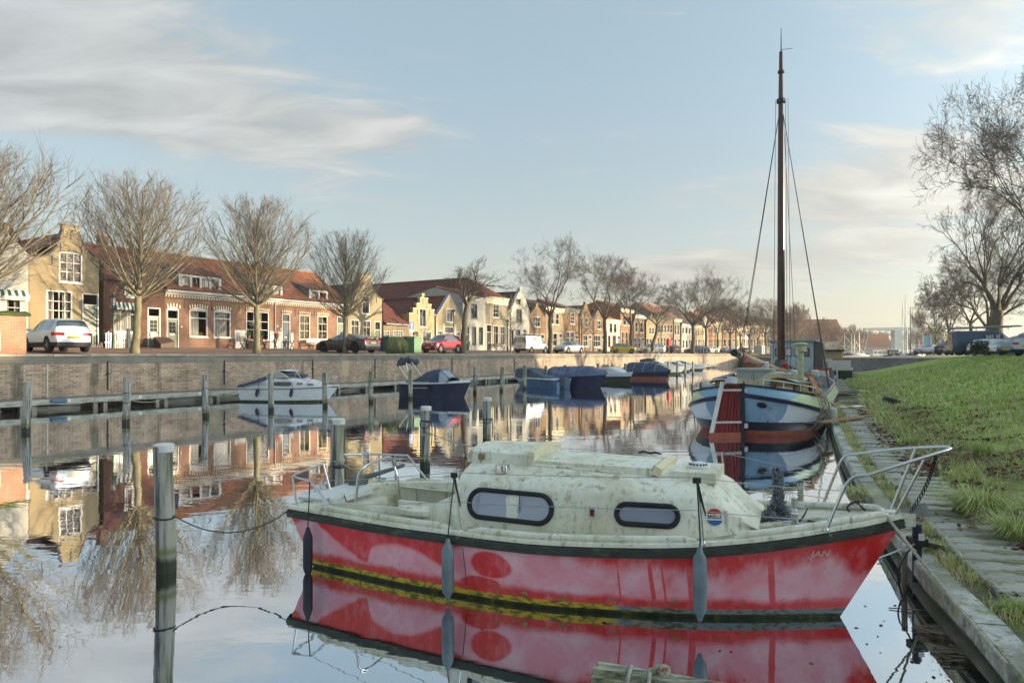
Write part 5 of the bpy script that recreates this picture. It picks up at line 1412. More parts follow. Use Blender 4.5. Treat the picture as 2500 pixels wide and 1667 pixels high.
# rubbing strake and cream gunwale moulding, both sides and across the transom
def around(inset,dz,us=USTEP):
 l = []
 for u in reversed(us): sh = rb_sheer(u); l.append((rb_x(u,sh),max(0.0,rb_hb(u,sh) - inset),sh + dz))
 for u in us: sh = rb_sheer(u); l.append((rb_x(u,sh),-max(0.0,rb_hb(u,sh) - inset),sh + dz))
 return l
def band(prof,m,name,us=USTEP,mesh=None):
 bb = MB(); r = [around(i,d,us) for i,d in prof]; n = len(r[0])
 bb.loft([[r[k][i] for k in range(len(prof))] for i in range(n)],True); bb.build(name,m,RB,40)
band([(0.0,-0.095),(-0.028,-0.085),(-0.034,-0.045),(-0.026,-0.008),(0.0,0.0)],M_STRAKE,'rubbing_strake')
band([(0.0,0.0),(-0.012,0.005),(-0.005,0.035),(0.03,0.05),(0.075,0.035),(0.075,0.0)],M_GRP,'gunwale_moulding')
for xa,xb in ((0.2,2.0),(2.22,4.42),(4.75,6.02)):
 for s in (-1,1):
  pts = []; n = 16
  for i in range(n + 1):
   u,z,hb = rb_edge(xa + (xb - xa) * i / n,0.045,0.05); pts.append((xa + (xb - xa) * i / n,s * hb,z + (0.026 if 0 < i < n else -0.01)))
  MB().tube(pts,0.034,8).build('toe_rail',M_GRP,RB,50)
# decks
b = MB(); rings = []
for i in range(25):
 x = 4.55 + (6.06 - 4.55) * i / 24; u,z,hb = rb_edge(x,0.03,0.04); rings.append([(x,y * hb,z + 0.03 * (1 - y * y)) for y in (-1,-.6,-.2,.2,.6,1)])
b.loft(rings,False,False,False)
for s in (-1,1):
 rings = []
 for i in range(33):
  x = -0.12 + (4.6 + 0.12) * i / 32; u,z,hb = rb_edge(x,0.03,0.03); rings.append([(x,s * hb,z),(x,s * (hb - 0.15),z + 0.006),(x,s * 0.60,z + 0.01)])
 b.loft(rings,False,False,False)
u,z,hb = rb_edge(-0.1,0.03); b.quad((-0.25,-0.9,z - .002),(0.06,-0.9,z - .002),(0.06,0.9,z - .002),(-0.25,0.9,z - .002))
b.build('deck',M_GRP2,RB,50)
b = MB(); b.loft([[(6.02,y,0.975 + 0.02 * (1 - abs(y) / .16)) for y in (-.16,0,.16)],[(6.22,y,1.02) for y in (-.05,0,.05)]],False,False,False); b.box(5.98,6.25,-0.06,0.06,0.93,1.045); b.build('stem_cap',M_GRP,RB)
b = MB()
for s in (-1,1): b.prism([(6.02,0.99),(6.36,1.03),(6.34,1.14),(6.24,1.10),(6.12,1.05)],s * 0.035 - 0.004,s * 0.035 + 0.004)
b.lathe([(0.03,-0.033),(0.022,0),(0.03,0.033)],10,(6.28,0,1.07),'y'); b.build('bow_roller',M_GALV,RB)

# cockpit well
M_WELL = mat('algae_cockpit',(0.62,0.60,0.46),0.6,var=0.15,vscale=4,dirt=[((0.25,0.22,0.08),2.4,0.46,0.66,0.75),((0.13,0.13,0.06),7,0.56,0.7,0.6)])
def coam_z(x): return 0.76 + 0.045 * max(0,x) + (0.16 * max(0,(x - 1.3) / 0.6) ** 2 if x > 1.3 else 0)
def coam_y(x): return interp([-0.1,0.1,0.5,1.2,2.0],[0.40,0.62,0.78,0.84,0.86],x)
xs = [-0.08 + i * 2.06 / 24 for i in range(25)]
b = MB()
for s in (-1,1): b.loft([[(x,s * coam_y(x),0.60),(x,s * (coam_y(x) - 0.012),coam_z(x) - 0.02),(x,s * (coam_y(x) - 0.03),coam_z(x)),(x,s * (coam_y(x) - 0.055),coam_z(x) - 0.015),(x,s * (coam_y(x) - 0.09),0.25)] for x in xs],False,False,False)
b.build('coaming',M_GRP,RB,45)
b = MB()
b.loft([[(x,-coam_y(x) + 0.08,0.26),(x,coam_y(x) - 0.08,0.26)] for x in xs],False,False,False)
for s in (-1,1): b.box(0.25,1.9,s * 0.72,s * 0.40,0.27,0.47)
b.box(0.0,0.28,-0.6,0.6,0.27,0.60)
b.build('cockpit_floor',M_WELL,RB)
b = MB(); b.quad((-0.08,-0.40,0.25),(-0.08,0.40,0.25),(-0.08,0.40,0.75),(-0.08,-0.40,0.75)); b.box(1.93,1.98,-0.84,0.84,0.2,1.08); b.build('bulkhead',M_GRPW,RB)
b = MB(); b.box(-0.37,0.0,-0.62,0.34,0.715,0.755); b.box(-0.02,0.05,-0.62,0.34,0.66,0.72); b.build('stern_lid',mat('lid_white',(0.60,0.62,0.60),0.5,var=0.1,vscale=3,dirt=((0.24,0.25,0.12),3,0.55,0.7,0.6)),RB)
# moulded locker on the coaming side
b = MB(); b.box(1.24,1.66,-0.875,-0.835,0.70,0.90); rings = []
for i in range(9):
 x = 1.26 + 0.38 * i / 8; k = sin(pi * min(1,(i + 0.4) / 8.8)) ** 0.5; rings.append([(x,-0.876,0.76),(x,-0.876 - 0.075 * k,0.77),(x,-0.876 - 0.085 * k,0.82),(x,-0.876 - 0.03 * k,0.855),(x,-0.876,0.87)])
b.loft(rings,True); b.box(1.24,1.66,-0.90,-0.87,0.715,0.728); b.build('side_locker',M_GRP,RB,40)

# cabin trunk
CX_ = [1.93,2.0,2.3,3.0,3.6,4.1,4.4,4.62,4.80,4.93]
def cab_ring(x):
 bw = interp([1.9,2.6,3.5,4.2,4.6,4.95],[0.90,0.92,0.90,0.79,0.66,0.46],x)      # half width at the deck
 tw = bw - 0.12
 zd = rb_edge(x,0.02)[1]; ze = interp([1.9,4.4,4.62,4.95],[1.135,1.15,1.06,0.88],x); zc = interp([1.9,2.6,4.45,4.62,4.80,4.95],[1.35,1.345,1.315,1.22,1.03,0.905],x)
 tw = tw if x < 4.5 else interp([4.5,4.95],[tw,bw - 0.01],x)
 h = []
 for y,z in ((bw,zd - 0.03),(bw - 0.004,zd + 0.02),(bw - 0.06,(zd + ze) / 2 - 0.01),(tw + 0.008,ze - 0.03),(tw - 0.02,ze + 0.012),(tw - 0.10,ze + (zc - ze) * .38),(tw * 0.62,ze + (zc - ze) * .72),(tw * 0.3,ze + (zc - ze) * .94),(0.0,zc)): h.append((y,z))
 return [(x,-y,z) for y,z in h] + [(x,y,z) for y,z in reversed(h[:-1])]
b = MB(); xs = sorted(set(CX_ + [1.93 + (4.93 - 1.93) * i / 44 for i in range(45)])); b.loft([cab_ring(x) for x in xs],False,False,False)
r0 = cab_ring(1.93); b.add(r0,[tuple(range(len(r0)))]); r1 = cab_ring(4.93); b.add(r1,[tuple(range(len(r1)))])
b.build('cabin',M_GRP,RB,50)
def cab_side(x,z):
 r = cab_ring(x)
 for (xa,ya,za),(xb,yb,zb) in zip(r[:4],r[1:5]):
  if za <= z <= zb: f = (z - za) / (zb - za); return ya + (yb - ya) * f
 return r[4][1]
M_FROST = glassmat('frosted_blind_glass',(0.30,0.32,0.40),0.12,rough=0.1)
for x0,x1,z0,z1 in ((2.10,3.02,0.815,1.085),(3.67,4.235,0.885,1.062)):
 zc,rr_ = (z0 + z1) / 2,(z1 - z0) / 2; path = []; n = 12
 cL,cR = x0 + rr_,x1 - rr_
 for i in range(n + 1): a = -pi / 2 + pi * i / n; path.append((cR + rr_ * cos(a),zc + rr_ * sin(a)))
 for i in range(n + 1): a = pi / 2 + pi * i / n; path.append((cL + rr_ * cos(a),zc + rr_ * sin(a)))
 sl = -0.02 if x0 < 3 else -0.01
 pts = [(x,cab_side(x,z) - 0.012,z) for x,z in path]
 f = MB().tube(pts,0.026,8,closed=True).build('window',M_RUBBER,RB,60)
 MB().add([(x,y + 0.004,z) for x,y,z in pts],[tuple(range(len(pts)))]).build('pane',M_FROST,f)
 b = MB(); xm = x0 + (x1 - x0) * 0.63
 MB().box(xm - 0.003,xm + 0.003,cab_side(xm,zc) - 0.015,cab_side(xm,zc) - 0.01,z0 + 0.02,z1 - 0.02).build('glazing_joint',M_RUBBER,f) if x0 < 3 else None
 # far side windows
 f = MB().tube([(x,-y,z) for x,y,z in pts],0.026,6,closed=True).build('window',M_RUBBER,RB,60); MB().add([(x,-y - 0.004,z) for x,y,z in pts],[tuple(range(len(pts)))]).build('pane',M_FROST,f)
# navigation light, sticker, lettering
y = cab_side(3.44,0.97); b = MB(); b.box(3.405,3.475,y - 0.03,y + 0.02,0.915,1.025); nl = b.build('navigation_light',M_WHITE,RB); MB().box(3.42,3.46,y - 0.04,y - 0.031,0.935,1.0).build('red_lens',mat('red_lens',(0.12,0.004,0.006),0.2,var=0),nl)
def on_side(x,z,d=0.006):
 p = Vector((x,cab_side(x,z),z)); tx = Vector((x + 0.05,cab_side(x + 0.05,z),z)) - p; tz = Vector((x,cab_side(x,z + 0.05),z + 0.05)) - p
 tx.normalize(); nn = tx.cross(tz).normalized(); tz = nn.cross(tx)
 if nn.y > 0: nn = -nn
 return p + nn * d,tx,tz,nn
p,tx,tz,nn = on_side(4.55,0.975,0.012)
M_STW,M_STR,M_STB = mat('sticker_white',(0.75,0.75,0.73),0.4,var=0.03),mat('sticker_red',(0.50,0.04,0.02),0.4,var=0.03),mat('sticker_blue',(0.03,0.13,0.35),0.4,var=0.03)
mt = Matrix((tx,tz,tx.cross(tz))).transposed().to_4x4(); mt.translation = p
# keep the disc facing outward
if (mt.to_3x3() @ Vector((0,0,1))).y > 0: mt = Matrix((-tx,tz,(-tx).cross(tz))).transposed().to_4x4(); mt.translation = p
b = MB(); n = 28; r_ = 0.083
ring = [(r_ * cos(2 * pi * i / n),r_ * sin(2 * pi * i / n)) for i in range(n)]
b.prism(ring,-0.002,0.0,'z',0)
up = [(r_ * .93 * cos(a),r_ * .93 * sin(a)) for a in [radians(22 + i * 136 / 12) for i in range(13)]]; dn = [(x,-yy) for x,yy in up]
b.prism(up,0.0,0.0015,'z',1); b.prism(dn,0.0,0.0015,'z',2)
st = b.build('round_sticker',[M_STW,M_STR,M_STB],RB); st.matrix_local = mt
tm = text_mesh('BRIELLE',0.042,mat('lettering_black',(0.02,0.02,0.02),0.5,var=0),0.0006,bold=0.0006); o = link('lettering',tm,st,(0,0.0,0.0018),None,(0.92,1.15,1))
def on_hull(x,z,d=0.003):
 def P(xx,zz): u = rb_u(xx,zz); return Vector((xx,-rb_hb(u,zz),zz))
 p = P(x,z); tx = (P(x + .05,z) - p).normalized(); tz = (P(x,z + .05) - p); nn = tx.cross(tz).normalized(); tz = nn.cross(tx)
 m_ = Matrix((tx,tz,nn)).transposed().to_4x4(); m_.translation = p + nn * d; return m_
o = link('lettering',text_mesh('JAN',0.085,mat('scratched_paint',(0.80,0.62,0.52),0.6,var=0.2),0.0008,shear=0.12),RB); o.matrix_local = on_hull(5.45,0.69,0.012); o.scale = (1.3,1.1,1)
for px_,pz in ((1.62 + 0.95,0.15),):
 o = MB().lathe([(0.03,0),(0.03,0.012),(0.018,0.02),(0.012,0.008)],12).build('skin_fitting',mat('brass',(0.40,0.30,0.12),0.4,0.8),RB); o.matrix_local = on_hull(2.80,0.145,0.0)
MB().tube([(2.16,-rb_hb(rb_u(2.16,z),z) - 0.002,z) for z in (0.14,0.25,0.4,0.55)],0.003,4).build('hull_crack',M_IRON,RB)

# roof hatches and fittings
b = MB(); rings = []
for x,k in ((1.86,0.0),(1.88,1),(2.2,1.05),(2.6,0.95),(2.66,0.85)):
 zb_ = 1.30; zt_ = 1.40 + 0.075 * k; rings.append([(x,-0.43,zb_),(x,-0.42,zt_ - 0.06),(x,-0.36,zt_ - 0.03),(x,0,zt_),(x,0.36,zt_ - 0.03),(x,0.42,zt_ - 0.06),(x,0.43,zb_)])
b.loft(rings,False,True,True); ht = b.build('sliding_hatch',M_GRP,RB,35)
b = MB(); rings = []
for x in (2.66,2.7,3.2,3.85,3.92): rings.append([(x,-0.41,1.26),(x,-0.40,1.355),(x,-0.2,1.385),(x,0.2,1.385),(x,0.40,1.355),(x,0.41,1.26)])
b.loft(rings,False,True,True); b.build('hatch_garage',M_GRP,RB,35)
MB().loft([[(2.60 + dx,y,1.40 + 0.055 * (1 - (y / 0.45) ** 2) + dz) for dx,dz in ((0,0),(0.07,0.0),(0.07,0.045),(0,0.05))] for y in [-0.44 + 0.88 * i / 10 for i in range(11)]]).build('hatch_lip',M_CREAMP,RB)
MB().loft([[(3.90 + dx + 0.02 * abs(y),y,1.30 + dz) for dx,dz in ((0,0),(0.10,-0.02),(0.12,0.06),(0.05,0.085))] for y in [-0.43 + 0.86 * i / 8 for i in range(9)]]).build('hatch_stop',M_CREAMP,RB)
b = MB(); b.box(4.12,4.54,-0.40,0.28,1.245,1.345); fh = b.build('fore_hatch',M_GRP,RB)
b = MB(); b.lathe([(0.115,0),(0.115,0.02),(0.07,0.05),(0.02,0.062)],20,(4.33,-0.08,1.346)); b.build('vent_cap',M_GRPW,RB,40)
for k in range(7): a = radians(-150 + k * 20); MB().box(4.33 + 0.095 * cos(a) - 0.008,4.33 + 0.095 * cos(a) + 0.008,-0.08 + 0.095 * sin(a) - 0.006,-0.08 + 0.095 * sin(a) + 0.006,1.376,1.394).build('vent_slot',M_IRON,RB)
b = MB(); b.lathe([(0.085,0),(0.08,0.05),(0.075,0.075),(0.0,0.085)],18,(2.37,-0.60,1.245)); b.build('mushroom_vent',M_STEEL,RB,40)
for s in (-1,1):
 b = MB(); b.tube([(2.72,s * 0.55,1.335),(3.2,s * 0.55,1.325),(3.66,s * 0.55,1.31)],0.014,6)
 for x in (2.78,3.2,3.6): b.prism([(x - 0.04,1.24),(x + 0.04,1.24),(x + 0.02,1.32),(x - 0.02,1.32)],s * 0.55 - 0.015,s * 0.55 + 0.015)
 b.build('grab_rail',M_GRP,RB)
b = MB(); b.box(2.015,2.075,-0.47,-0.43,1.335,1.40); pk = b.build('padlock',mat('padlock_brass',(0.25,0.2,0.09),0.5,0.5),RB); MB().tube([(2.025,-0.45,1.40),(2.025,-0.45,1.435),(2.045,-0.45,1.455),(2.065,-0.45,1.435),(2.065,-0.45,1.40)],0.006,6).build('shackle',M_STEEL,pk)
b = MB(); b.tube(spline([(3.62,0.34,1.40),(3.68,0.30,1.42),(3.75,0.33,1.40),(3.8,0.28,1.42),(3.86,0.33,1.40)],4),0.012,5); b.build('rope_coil',M_IRON,RB)

# rails
ST = 0.0145
b = MB()
tip = (6.53,0,1.65)
loop = spline([(5.50,-0.50,0.92),(5.60,-0.46,1.18),(5.70,-0.42,1.38),(5.85,-0.39,1.43),(6.1,-0.30,1.52),(6.35,-0.17,1.60),(6.50,-0.07,1.645),(6.53,0,1.652),(6.50,0.07,1.655),(6.35,0.17,1.63),(6.1,0.30,1.58),(5.82,0.40,1.51),(5.68,0.43,1.46),(5.58,0.47,1.22),(5.48,0.50,0.92)],6)
b.tube(loop,ST,8)
b.tube([(6.07,-0.06,0.99),(6.31,-0.19,1.585)],ST,8); b.tube([(6.05,0.06,1.0),(6.28,0.20,1.61)],ST,8)
for x,y in ((5.50,-0.50),(5.48,0.50),(6.07,-0.06),(6.05,0.06)): b.lathe([(0.03,0),(0.03,0.012),(0.018,0.03)],8,(x,y,rb_edge(x,0.03)[1]))
b.build('pulpit',M_STEEL,RB,60)
b = MB()
for s in (-1,1):
 if s < 0:
  b.tube([(-0.46,0.0,1.07),(-0.30,-0.74,1.06),(-0.25,-0.85,1.05),(0.04,-0.88,1.02),(0.41,-0.90,0.69)],ST,8); b.tube([(-0.25,-0.85,1.05),(-0.18,-0.86,0.69)],ST,8); b.tube([(-0.44,-0.06,1.07),(-0.30,-0.08,0.70)],ST * .8,8)
 else:
  b.tube([(-0.50,0.45,1.12),(-0.46,0.80,1.08),(-0.10,0.86,1.09),(0.24,0.90,1.09),(0.56,0.95,0.72)],ST,8); b.tube([(-0.22,0.86,1.08),(-0.20,0.86,0.70)],ST,8); b.tube([(0.05,0.88,1.08),(0.05,0.88,0.7)],ST,8)
b.build('stern_rail',M_STEEL,RB,60)
b = MB(); b.tube(spline([(0.54,-0.71,0.70),(0.57,-0.71,0.95),(0.60,-0.70,1.12),(0.62,-0.58,1.20),(0.55,-0.1,1.215),(0.48,0.12,1.18),(0.47,0.20,1.08),(0.53,0.20,0.9),(0.56,0.20,0.62)],5),0.017,8); b.build('cockpit_hoop',M_STEEL,RB,60)
# fittings strewn over the stern: outboard tiller bar
b = MB(); b.tube([(-0.18,0.35,0.82),(0.05,0.62,0.90),(0.25,0.80,0.97)],[0.035,0.03,0.022],8); b.box(-0.28,-0.10,0.25,0.45,0.72,0.86); b.build('tiller_bar',mat('grey_tiller',(0.10,0.11,0.10),0.6,dirt=((0.2,0.22,0.12),6,0.5,0.7,0.6)),RB,40)
MB().sphere((1.30,0.05,0.50),0.07,0.06,0.05).build('winch_handle',M_RUBBER,RB)
ROPE_D = mat('dark_rope',(0.035,0.038,0.03),0.9,var=0.4,vscale=40)
ROPE_L = mat('pale_rope',(0.36,0.33,0.25),0.9,var=0.3,vscale=40)
# stanchions with rope tails and fenders
M_FEND = mat('mossy_fender',(0.16,0.21,0.235),0.45,var=0.2,vscale=5,dirt=[((0.10,0.15,0.06),3,0.46,0.62,0.8),((0.05,0.06,0.05),9,0.56,0.7,0.5)])
M_FEND2 = mat('navy_fender',(0.03,0.032,0.05),0.5,var=0.2,vscale=5,dirt=((0.10,0.10,0.08),4,0.6,0.72,0.5))
def fender_mesh(L=0.6,r=0.062,m=None):
 b = MB(); b.lathe([(0.012,0.0),(0.022,0.01),(0.03,0.05),(r * .85,0.085),(r,0.125),(r,L - 0.125),(r * .85,L - 0.085),(0.03,L - 0.05),(0.022,L - 0.01),(0.012,L)],14); return b.mesh('fender',m or M_FEND,40)
stb = {}
for k,(x,yb,xt,yt) in enumerate(((2.12,-1.08,2.03,-1.04),(4.49,-0.88,4.43,-0.86),(2.12,1.08,2.06,1.05),(4.49,0.88,4.45,0.86))):
 zb_ = rb_edge(x,0.02)[1]; zt_ = zb_ + 0.60
 b = MB(); b.tube([(x,yb,zb_),(xt,yt,zt_)],0.0125,8); b.lathe([(0.03,0),(0.03,0.015),(0.018,0.04)],8,(x,yb,zb_ - 0.005)); b.build('stanchion',M_STEEL,RB,60)
 stb[k] = (xt,yt,zt_)
for k in (0,1):
 x,y,z = stb[k]; b = MB(); R = random.Random(k)
 for q in range(5): b.tube(spline([(x,y,z - 0.01),(x + 0.03,y - 0.02,z - 0.12),(x + 0.04 + 0.01 * q,y - 0.015,z - 0.22 - 0.03 * q),(x + 0.015,y - 0.02,z - 0.1),(x,y,z)],4),0.006,5)
 for q in range(4): b.tube([(x - 0.03,y - 0.02,z - 0.01 - q * 0.012),(x,y - 0.035,z - 0.01 - q * 0.012),(x + 0.03,y,z - 0.01 - q * 0.012),(x,y + 0.02,z - 0.01 - q * 0.012)],0.008,5,closed=True)
 b.build('rope_tail',ROPE_D,RB)
b = MB()
for s in (-1,1):
 a0 = (0.04,s * 0.88,1.02); a1 = stb[0 if s < 0 else 2]; a2 = stb[1 if s < 0 else 3]; a3 = (5.62,s * 0.45,1.28)
 for dz in (0.0,-0.30):
  P = [Vector(q) + Vector((0,0,dz)) for q in (a0,a1,a2,a3)]; 
  if dz: P[0] = Vector((0.30,s * 0.9,0.78)); P[3] = Vector((5.53,s * 0.49,1.02))
  for u_,v_ in zip(P[:-1],P[1:]): b.tube(sag(u_,v_,0.015,6),0.0035,4)
b.each('lifeline',mat('wire',(0.42,0.42,0.41),0.4,0.7),RB)
FENDERS = []
def boat_fender(root,x,y,zt,L,r,m,tie,label,group='fenders on the red boat'):
 mw = root.matrix_world if root.matrix_world != Matrix() else Matrix.Translation(root.location) @ Matrix.Rotation(root.rotation_euler.z,4,'Z')
 t = thing('fender',label,'fender',mw @ Vector((x,y,zt - L)),root.rotation_euler.z,group)
 link('fender_body',fender_mesh(L,r,m),t)
 q = (Matrix.Translation(Vector((x,y,zt - L))).inverted() @ Vector(tie))
 MB().tube([(0,0,L - 0.02),(0.004,0,L + 0.05),q],0.007,6).build('lanyard',ROPE_D,t); return t
boat_fender(RB,0.13,-1.03,0.53,0.58,0.055,M_FEND2,(0.04,-0.89,1.02),'dark navy fender hanging at the stern of the red boat')
boat_fender(RB,2.06,-1.235,0.66,0.62,0.062,M_FEND,(2.03,-1.04,1.27),'mossy green fender hanging amidships on the red boat')
boat_fender(RB,4.48,-1.03,0.80,0.66,0.062,M_FEND,(4.43,-0.87,1.37),'blue-green fender hanging near the bow of the red boat')

# foredeck gear
M_CHAIN = mat('grey_chain',(0.20,0.21,0.24),0.6,0.5,var=0.3,vscale=30)
def link_mesh():
 b = MB(); pts = [(0.012 * cos(a),0,(0.011 if sin(a) > 0 else -0.011) + 0.012 * sin(a)) for a in [i * 2 * pi / 10 for i in range(10)]]; b.tube(pts,0.0042,5,closed=True); return b.mesh('chain_link',M_CHAIN)
LINK = link_mesh(); R = random.Random(4)
an = thing('anchor','rusty folding anchor with heaped grey chain on the foredeck of the red boat','anchor',RB.matrix_world @ Vector((0,0,0)) if False else (-2.03,8.77,0),radians(-23.7))
b = MB(); zd = 0.865; b.tube([(5.06,0,1.36),(5.07,0,1.1),(5.09,0,zd + 0.02)],0.026,8); b.lathe([(0.035,0),(0.03,0.04)],8,(5.06,0,1.34)); b.build('shank',mat('navy_steel',(0.03,0.03,0.055),0.5,0.3),an,50)
for sgn in (-1,1):
 pts = spline([(5.09,0,zd + 0.03),(5.06 - sgn * 0.1,-0.17 + sgn * 0.0,zd + 0.01),(5.05 - sgn * 0.23,-0.22,zd + 0.06),(5.05 - sgn * 0.30,-0.24,zd + 0.19)],5)
 MB().tube(pts,[0.02 * (1 - 0.75 * i / (len(pts) - 1)) for i in range(len(pts))],7).build('fluke',mat('rusty_iron',(0.075,0.045,0.035),0.7,0.3,var=0.4,vscale=15),an,50)
b = MB()
for q in range(330):
 h_ = R.random() ** 1.6; a = R.uniform(0,2 * pi); rad = (0.13 * (1 - h_) + 0.02) * sqrt(R.random()) if q < 230 else 0.035
 zz = zd + 0.02 + h_ * 0.24 if q < 230 else zd + 0.2 + (q - 230) / 100 * 0.30
 if q >= 230: a = q * 0.7
 m_ = Matrix.Translation(Vector((5.08 + rad * cos(a) * 1.1,-0.02 + rad * sin(a) * 1.2,zz))) @ Matrix.Rotation(R.uniform(0,6),4,Vector((R.gauss(0,1),R.gauss(0,1),R.gauss(0,1))).normalized())
 base = len(b.v); b.v.extend([tuple(m_ @ v.co) for v in LINK.vertices]); b.f.extend([tuple(i + base for i in p.vertices) for p in LINK.polygons]); b.m.extend([0] * len(LINK.polygons))
b.build('chain_heap',M_CHAIN,an,60,kind='stuff')
for x,y in ((5.24,-0.36),(5.22,0.40)):
 zz = rb_edge(x,0.03)[1]; b = MB(); b.lathe([(0.05,0),(0.045,0.02),(0.032,0.03),(0.032,0.13),(0.038,0.14),(0.0,0.145)],14,(x,y,zz)); b.tube([(x - 0.1,y,zz + 0.05),(x + 0.1,y,zz + 0.05)],0.012,8); b.build('bollard',M_STEEL,RB,40)
b = MB(); b.tube(spline([(5.35,-0.2,0.93),(5.6,-0.3,0.93),(5.75,-0.05,0.95),(5.70,0.2,1.0),(5.78,0.25,1.05),(5.86,0.15,0.99)],5),0.009,6); b.build('deck_rope',ROPE_D,RB)
for x in (2.45,3.44,4.2): zz = rb_edge(x,0.06)[1]; MB().box(x - 0.012,x + 0.012,-1.06,-1.04,zz,zz + 0.045).build('rail_bracket',M_STEEL,RB)
# bow chain hanging from the pulpit
b = MB(); P0,P1 = Vector((6.40,-0.12,1.60)),Vector((6.20,-0.03,1.03)); n = 30
for q in range(n):
 p = P0.lerp(P1,q / n) + Vector((0.03 * sin(pi * q / n),0,0)); m_ = Matrix.Translation(p) @ Matrix.Rotation((q % 2) * pi / 2,4,'Z') @ Matrix.Rotation(0.3,4,'Y')
 base = len(b.v); b.v.extend([tuple(m_ @ v.co) for v in LINK.vertices]); b.f.extend([tuple(i + base for i in pp.vertices) for pp in LINK.polygons]); b.m.extend([0] * len(LINK.polygons))
b.build('bow_chain',M_IRON,RB,60)
RBW = Matrix.Translation((-2.03,8.77,0)) @ Matrix.Rotation(radians(-23.7),4,'Z')
# ================================================================ sailing barge moored at the right bank
BH = radians(63.0); BS = Vector((6.95,20.5,0))
BG = thing('sailing_barge','old sailing barge with blue, white and pale green stern and tall brown mast','barge',BS,BH)
BM = Matrix.Translation(BS) @ Matrix.Rotation(BH,4,'Z'); BI = BM.inverted()
def LB(px,py,Z): return BI @ at_depth(px,py,Z)
M_ANTI = mat('orange_antifouling',(0.36,0.095,0.055),0.6,var=0.2,vscale=3,bump=0.2,bscale=15,dirt=((0.20,0.05,0.03),2,0.5,0.7,0.6,(4,4,0.6)))
M_TAR = mat('tarred_black',(0.012,0.012,0.02),0.35,var=0.3,vscale=4)
M_WALE = mat('navy_wale',(0.02,0.022,0.05),0.3,var=0.3,vscale=3,dirt=((0.12,0.09,0.05),4,0.62,0.74,0.6))
def barge_paint(name,outer,inner,R_,zc,upper):
 m,nt,p,out = _nt(name); t = NT(nt); o = t.obj(); x,y,z = t.xyz(o)
 dx = t.math('MULTIPLY',y,1.0 / R_); dz = t.math('MULTIPLY',t.math('SUBTRACT',z,zc),1.0 / (0.95 if not upper else 0.36))
 q = t.math('ADD',t.math('MULTIPLY',dx,dx),t.math('MULTIPLY',dz,dz))
 k = t.rng(q,0.97,1.03,1.0,0.0)
 c = t.mix(k,outer,inner)
 c = t.mix(t.math('MULTIPLY',t.rng(t.noise(o,1.5,5,0.6),0.45,0.75),0.3),c,tuple(v * 0.7 for v in outer))
 c = t.mix(t.math('MULTIPLY',t.rng(t.noise(t.map(o,(5,5,0.5)),1.2,5,0.6),0.58,0.75),0.25),c,(0.16,0.13,0.09))
 t.set(p.inputs['Base Color'],c); p.inputs['Roughness'].default_value = 0.3; p.inputs['Specular IOR Level'].default_value = 0.5
 t.set(p.inputs['Normal'],t.bump(t.noise(o,1.3,3),0.15,0.05)); return m
M_BLOW = barge_paint('barge_lower_paint',(0.74,0.78,0.82),(0.22,0.34,0.48),1.2,1.05,False)
M_BUP = barge_paint('barge_bulwark_paint',(0.52,0.64,0.38),(0.22,0.40,0.56),1.55,1.35,True)
LBG = 19.0
def plan(v):
 """outline from the stern post (v=0) along one side to the stem (v=1): x, half beam factor 0..1, along 0..1"""
 if v < 0.45:
  a = v / 0.45 * pi / 2; return 3.0 * (1 - cos(a)),max(0.0,sin(a)) ** 0.85
 if v < 0.7: return 3.0 + (LBG - 6.5) * (v - 0.45) / 0.25,1.0
 a = (v - 0.7) / 0.3 * pi / 2; return LBG - 3.5 + 3.5 * sin(a),max(0.004,cos(a)) ** 0.8
def bz(v):
 top = interp([0,.15,.35,.5,.7,.9,1],[1.60,1.46,1.22,1.05,1.05,1.4,1.7],v); wal = interp([0,.15,.35,.5,.7,.9,1],[1.28,1.10,0.76,0.62,0.62,1.0,1.35],v)
 return top,wal
VS = [0.45 * i / 22 for i in range(22)] + [0.45 + 0.25 * i / 6 for i in range(6)] + [0.7 + 0.3 * i / 12 for i in range(13)]
def side_ring(v,s):
 x,f = plan(v); top,wal = bz(v); r = []
 k = max(0.0,1 - x / 3.0)
 for z,B,xo in ((-0.5,1.35,0.75),(0.0,1.72,0.42),(0.16 + 0.03 * k,1.84,0.28),(0.34 + 0.12 * k,1.95,0.16),(0.34 + 0.12 * k + (wal - .1 - 0.34 - 0.12 * k) * 0.55,2.06,0.03),(wal - 0.09,2.12,-0.03),(wal - 0.07,2.18,-0.09),(wal + 0.03,2.19,-0.10),(wal + 0.05,2.12,-0.03),((wal + top) / 2 + .03,2.08,0.0),(top - 0.05,2.03,0.04),(top - 0.045,2.07,0.0),(top,2.07,0.0),(top,1.95,0.12),(0.75,1.93,0.14)):
  r.append((x + xo * k,s * f * B,z))
 return r
b = MB()
bm_ = lambda i,j: [3,3,2,0,0,4,4,4,1,1,4,4,4,1][j] if j > 1 else 3
bm_ = lambda i,j: (3,3,2,0,0,4,4,4,1,1,4,4,4,5)[j]
for s in (-1,1): b.loft([side_ring(v,s) for v in VS],False,False,False,mis=bm_)
b.build('hull',[M_BLOW,M_BUP,M_TAR,M_ANTI,M_WALE,mat('inner_bulwark',(0.35,0.36,0.33),0.6)],BG,40)
M_BDECK = mat('barge_deck',(0.20,0.20,0.185),0.7,var=0.25,vscale=4)
b = MB(); b.loft([[(plan(v)[0] + 0.1,plan(v)[1] * 1.94,0.80),(plan(v)[0] + 0.1,-plan(v)[1] * 1.94,0.80)] for v in VS],False,False,False); b.build('deck',M_BDECK,BG)
b = MB()
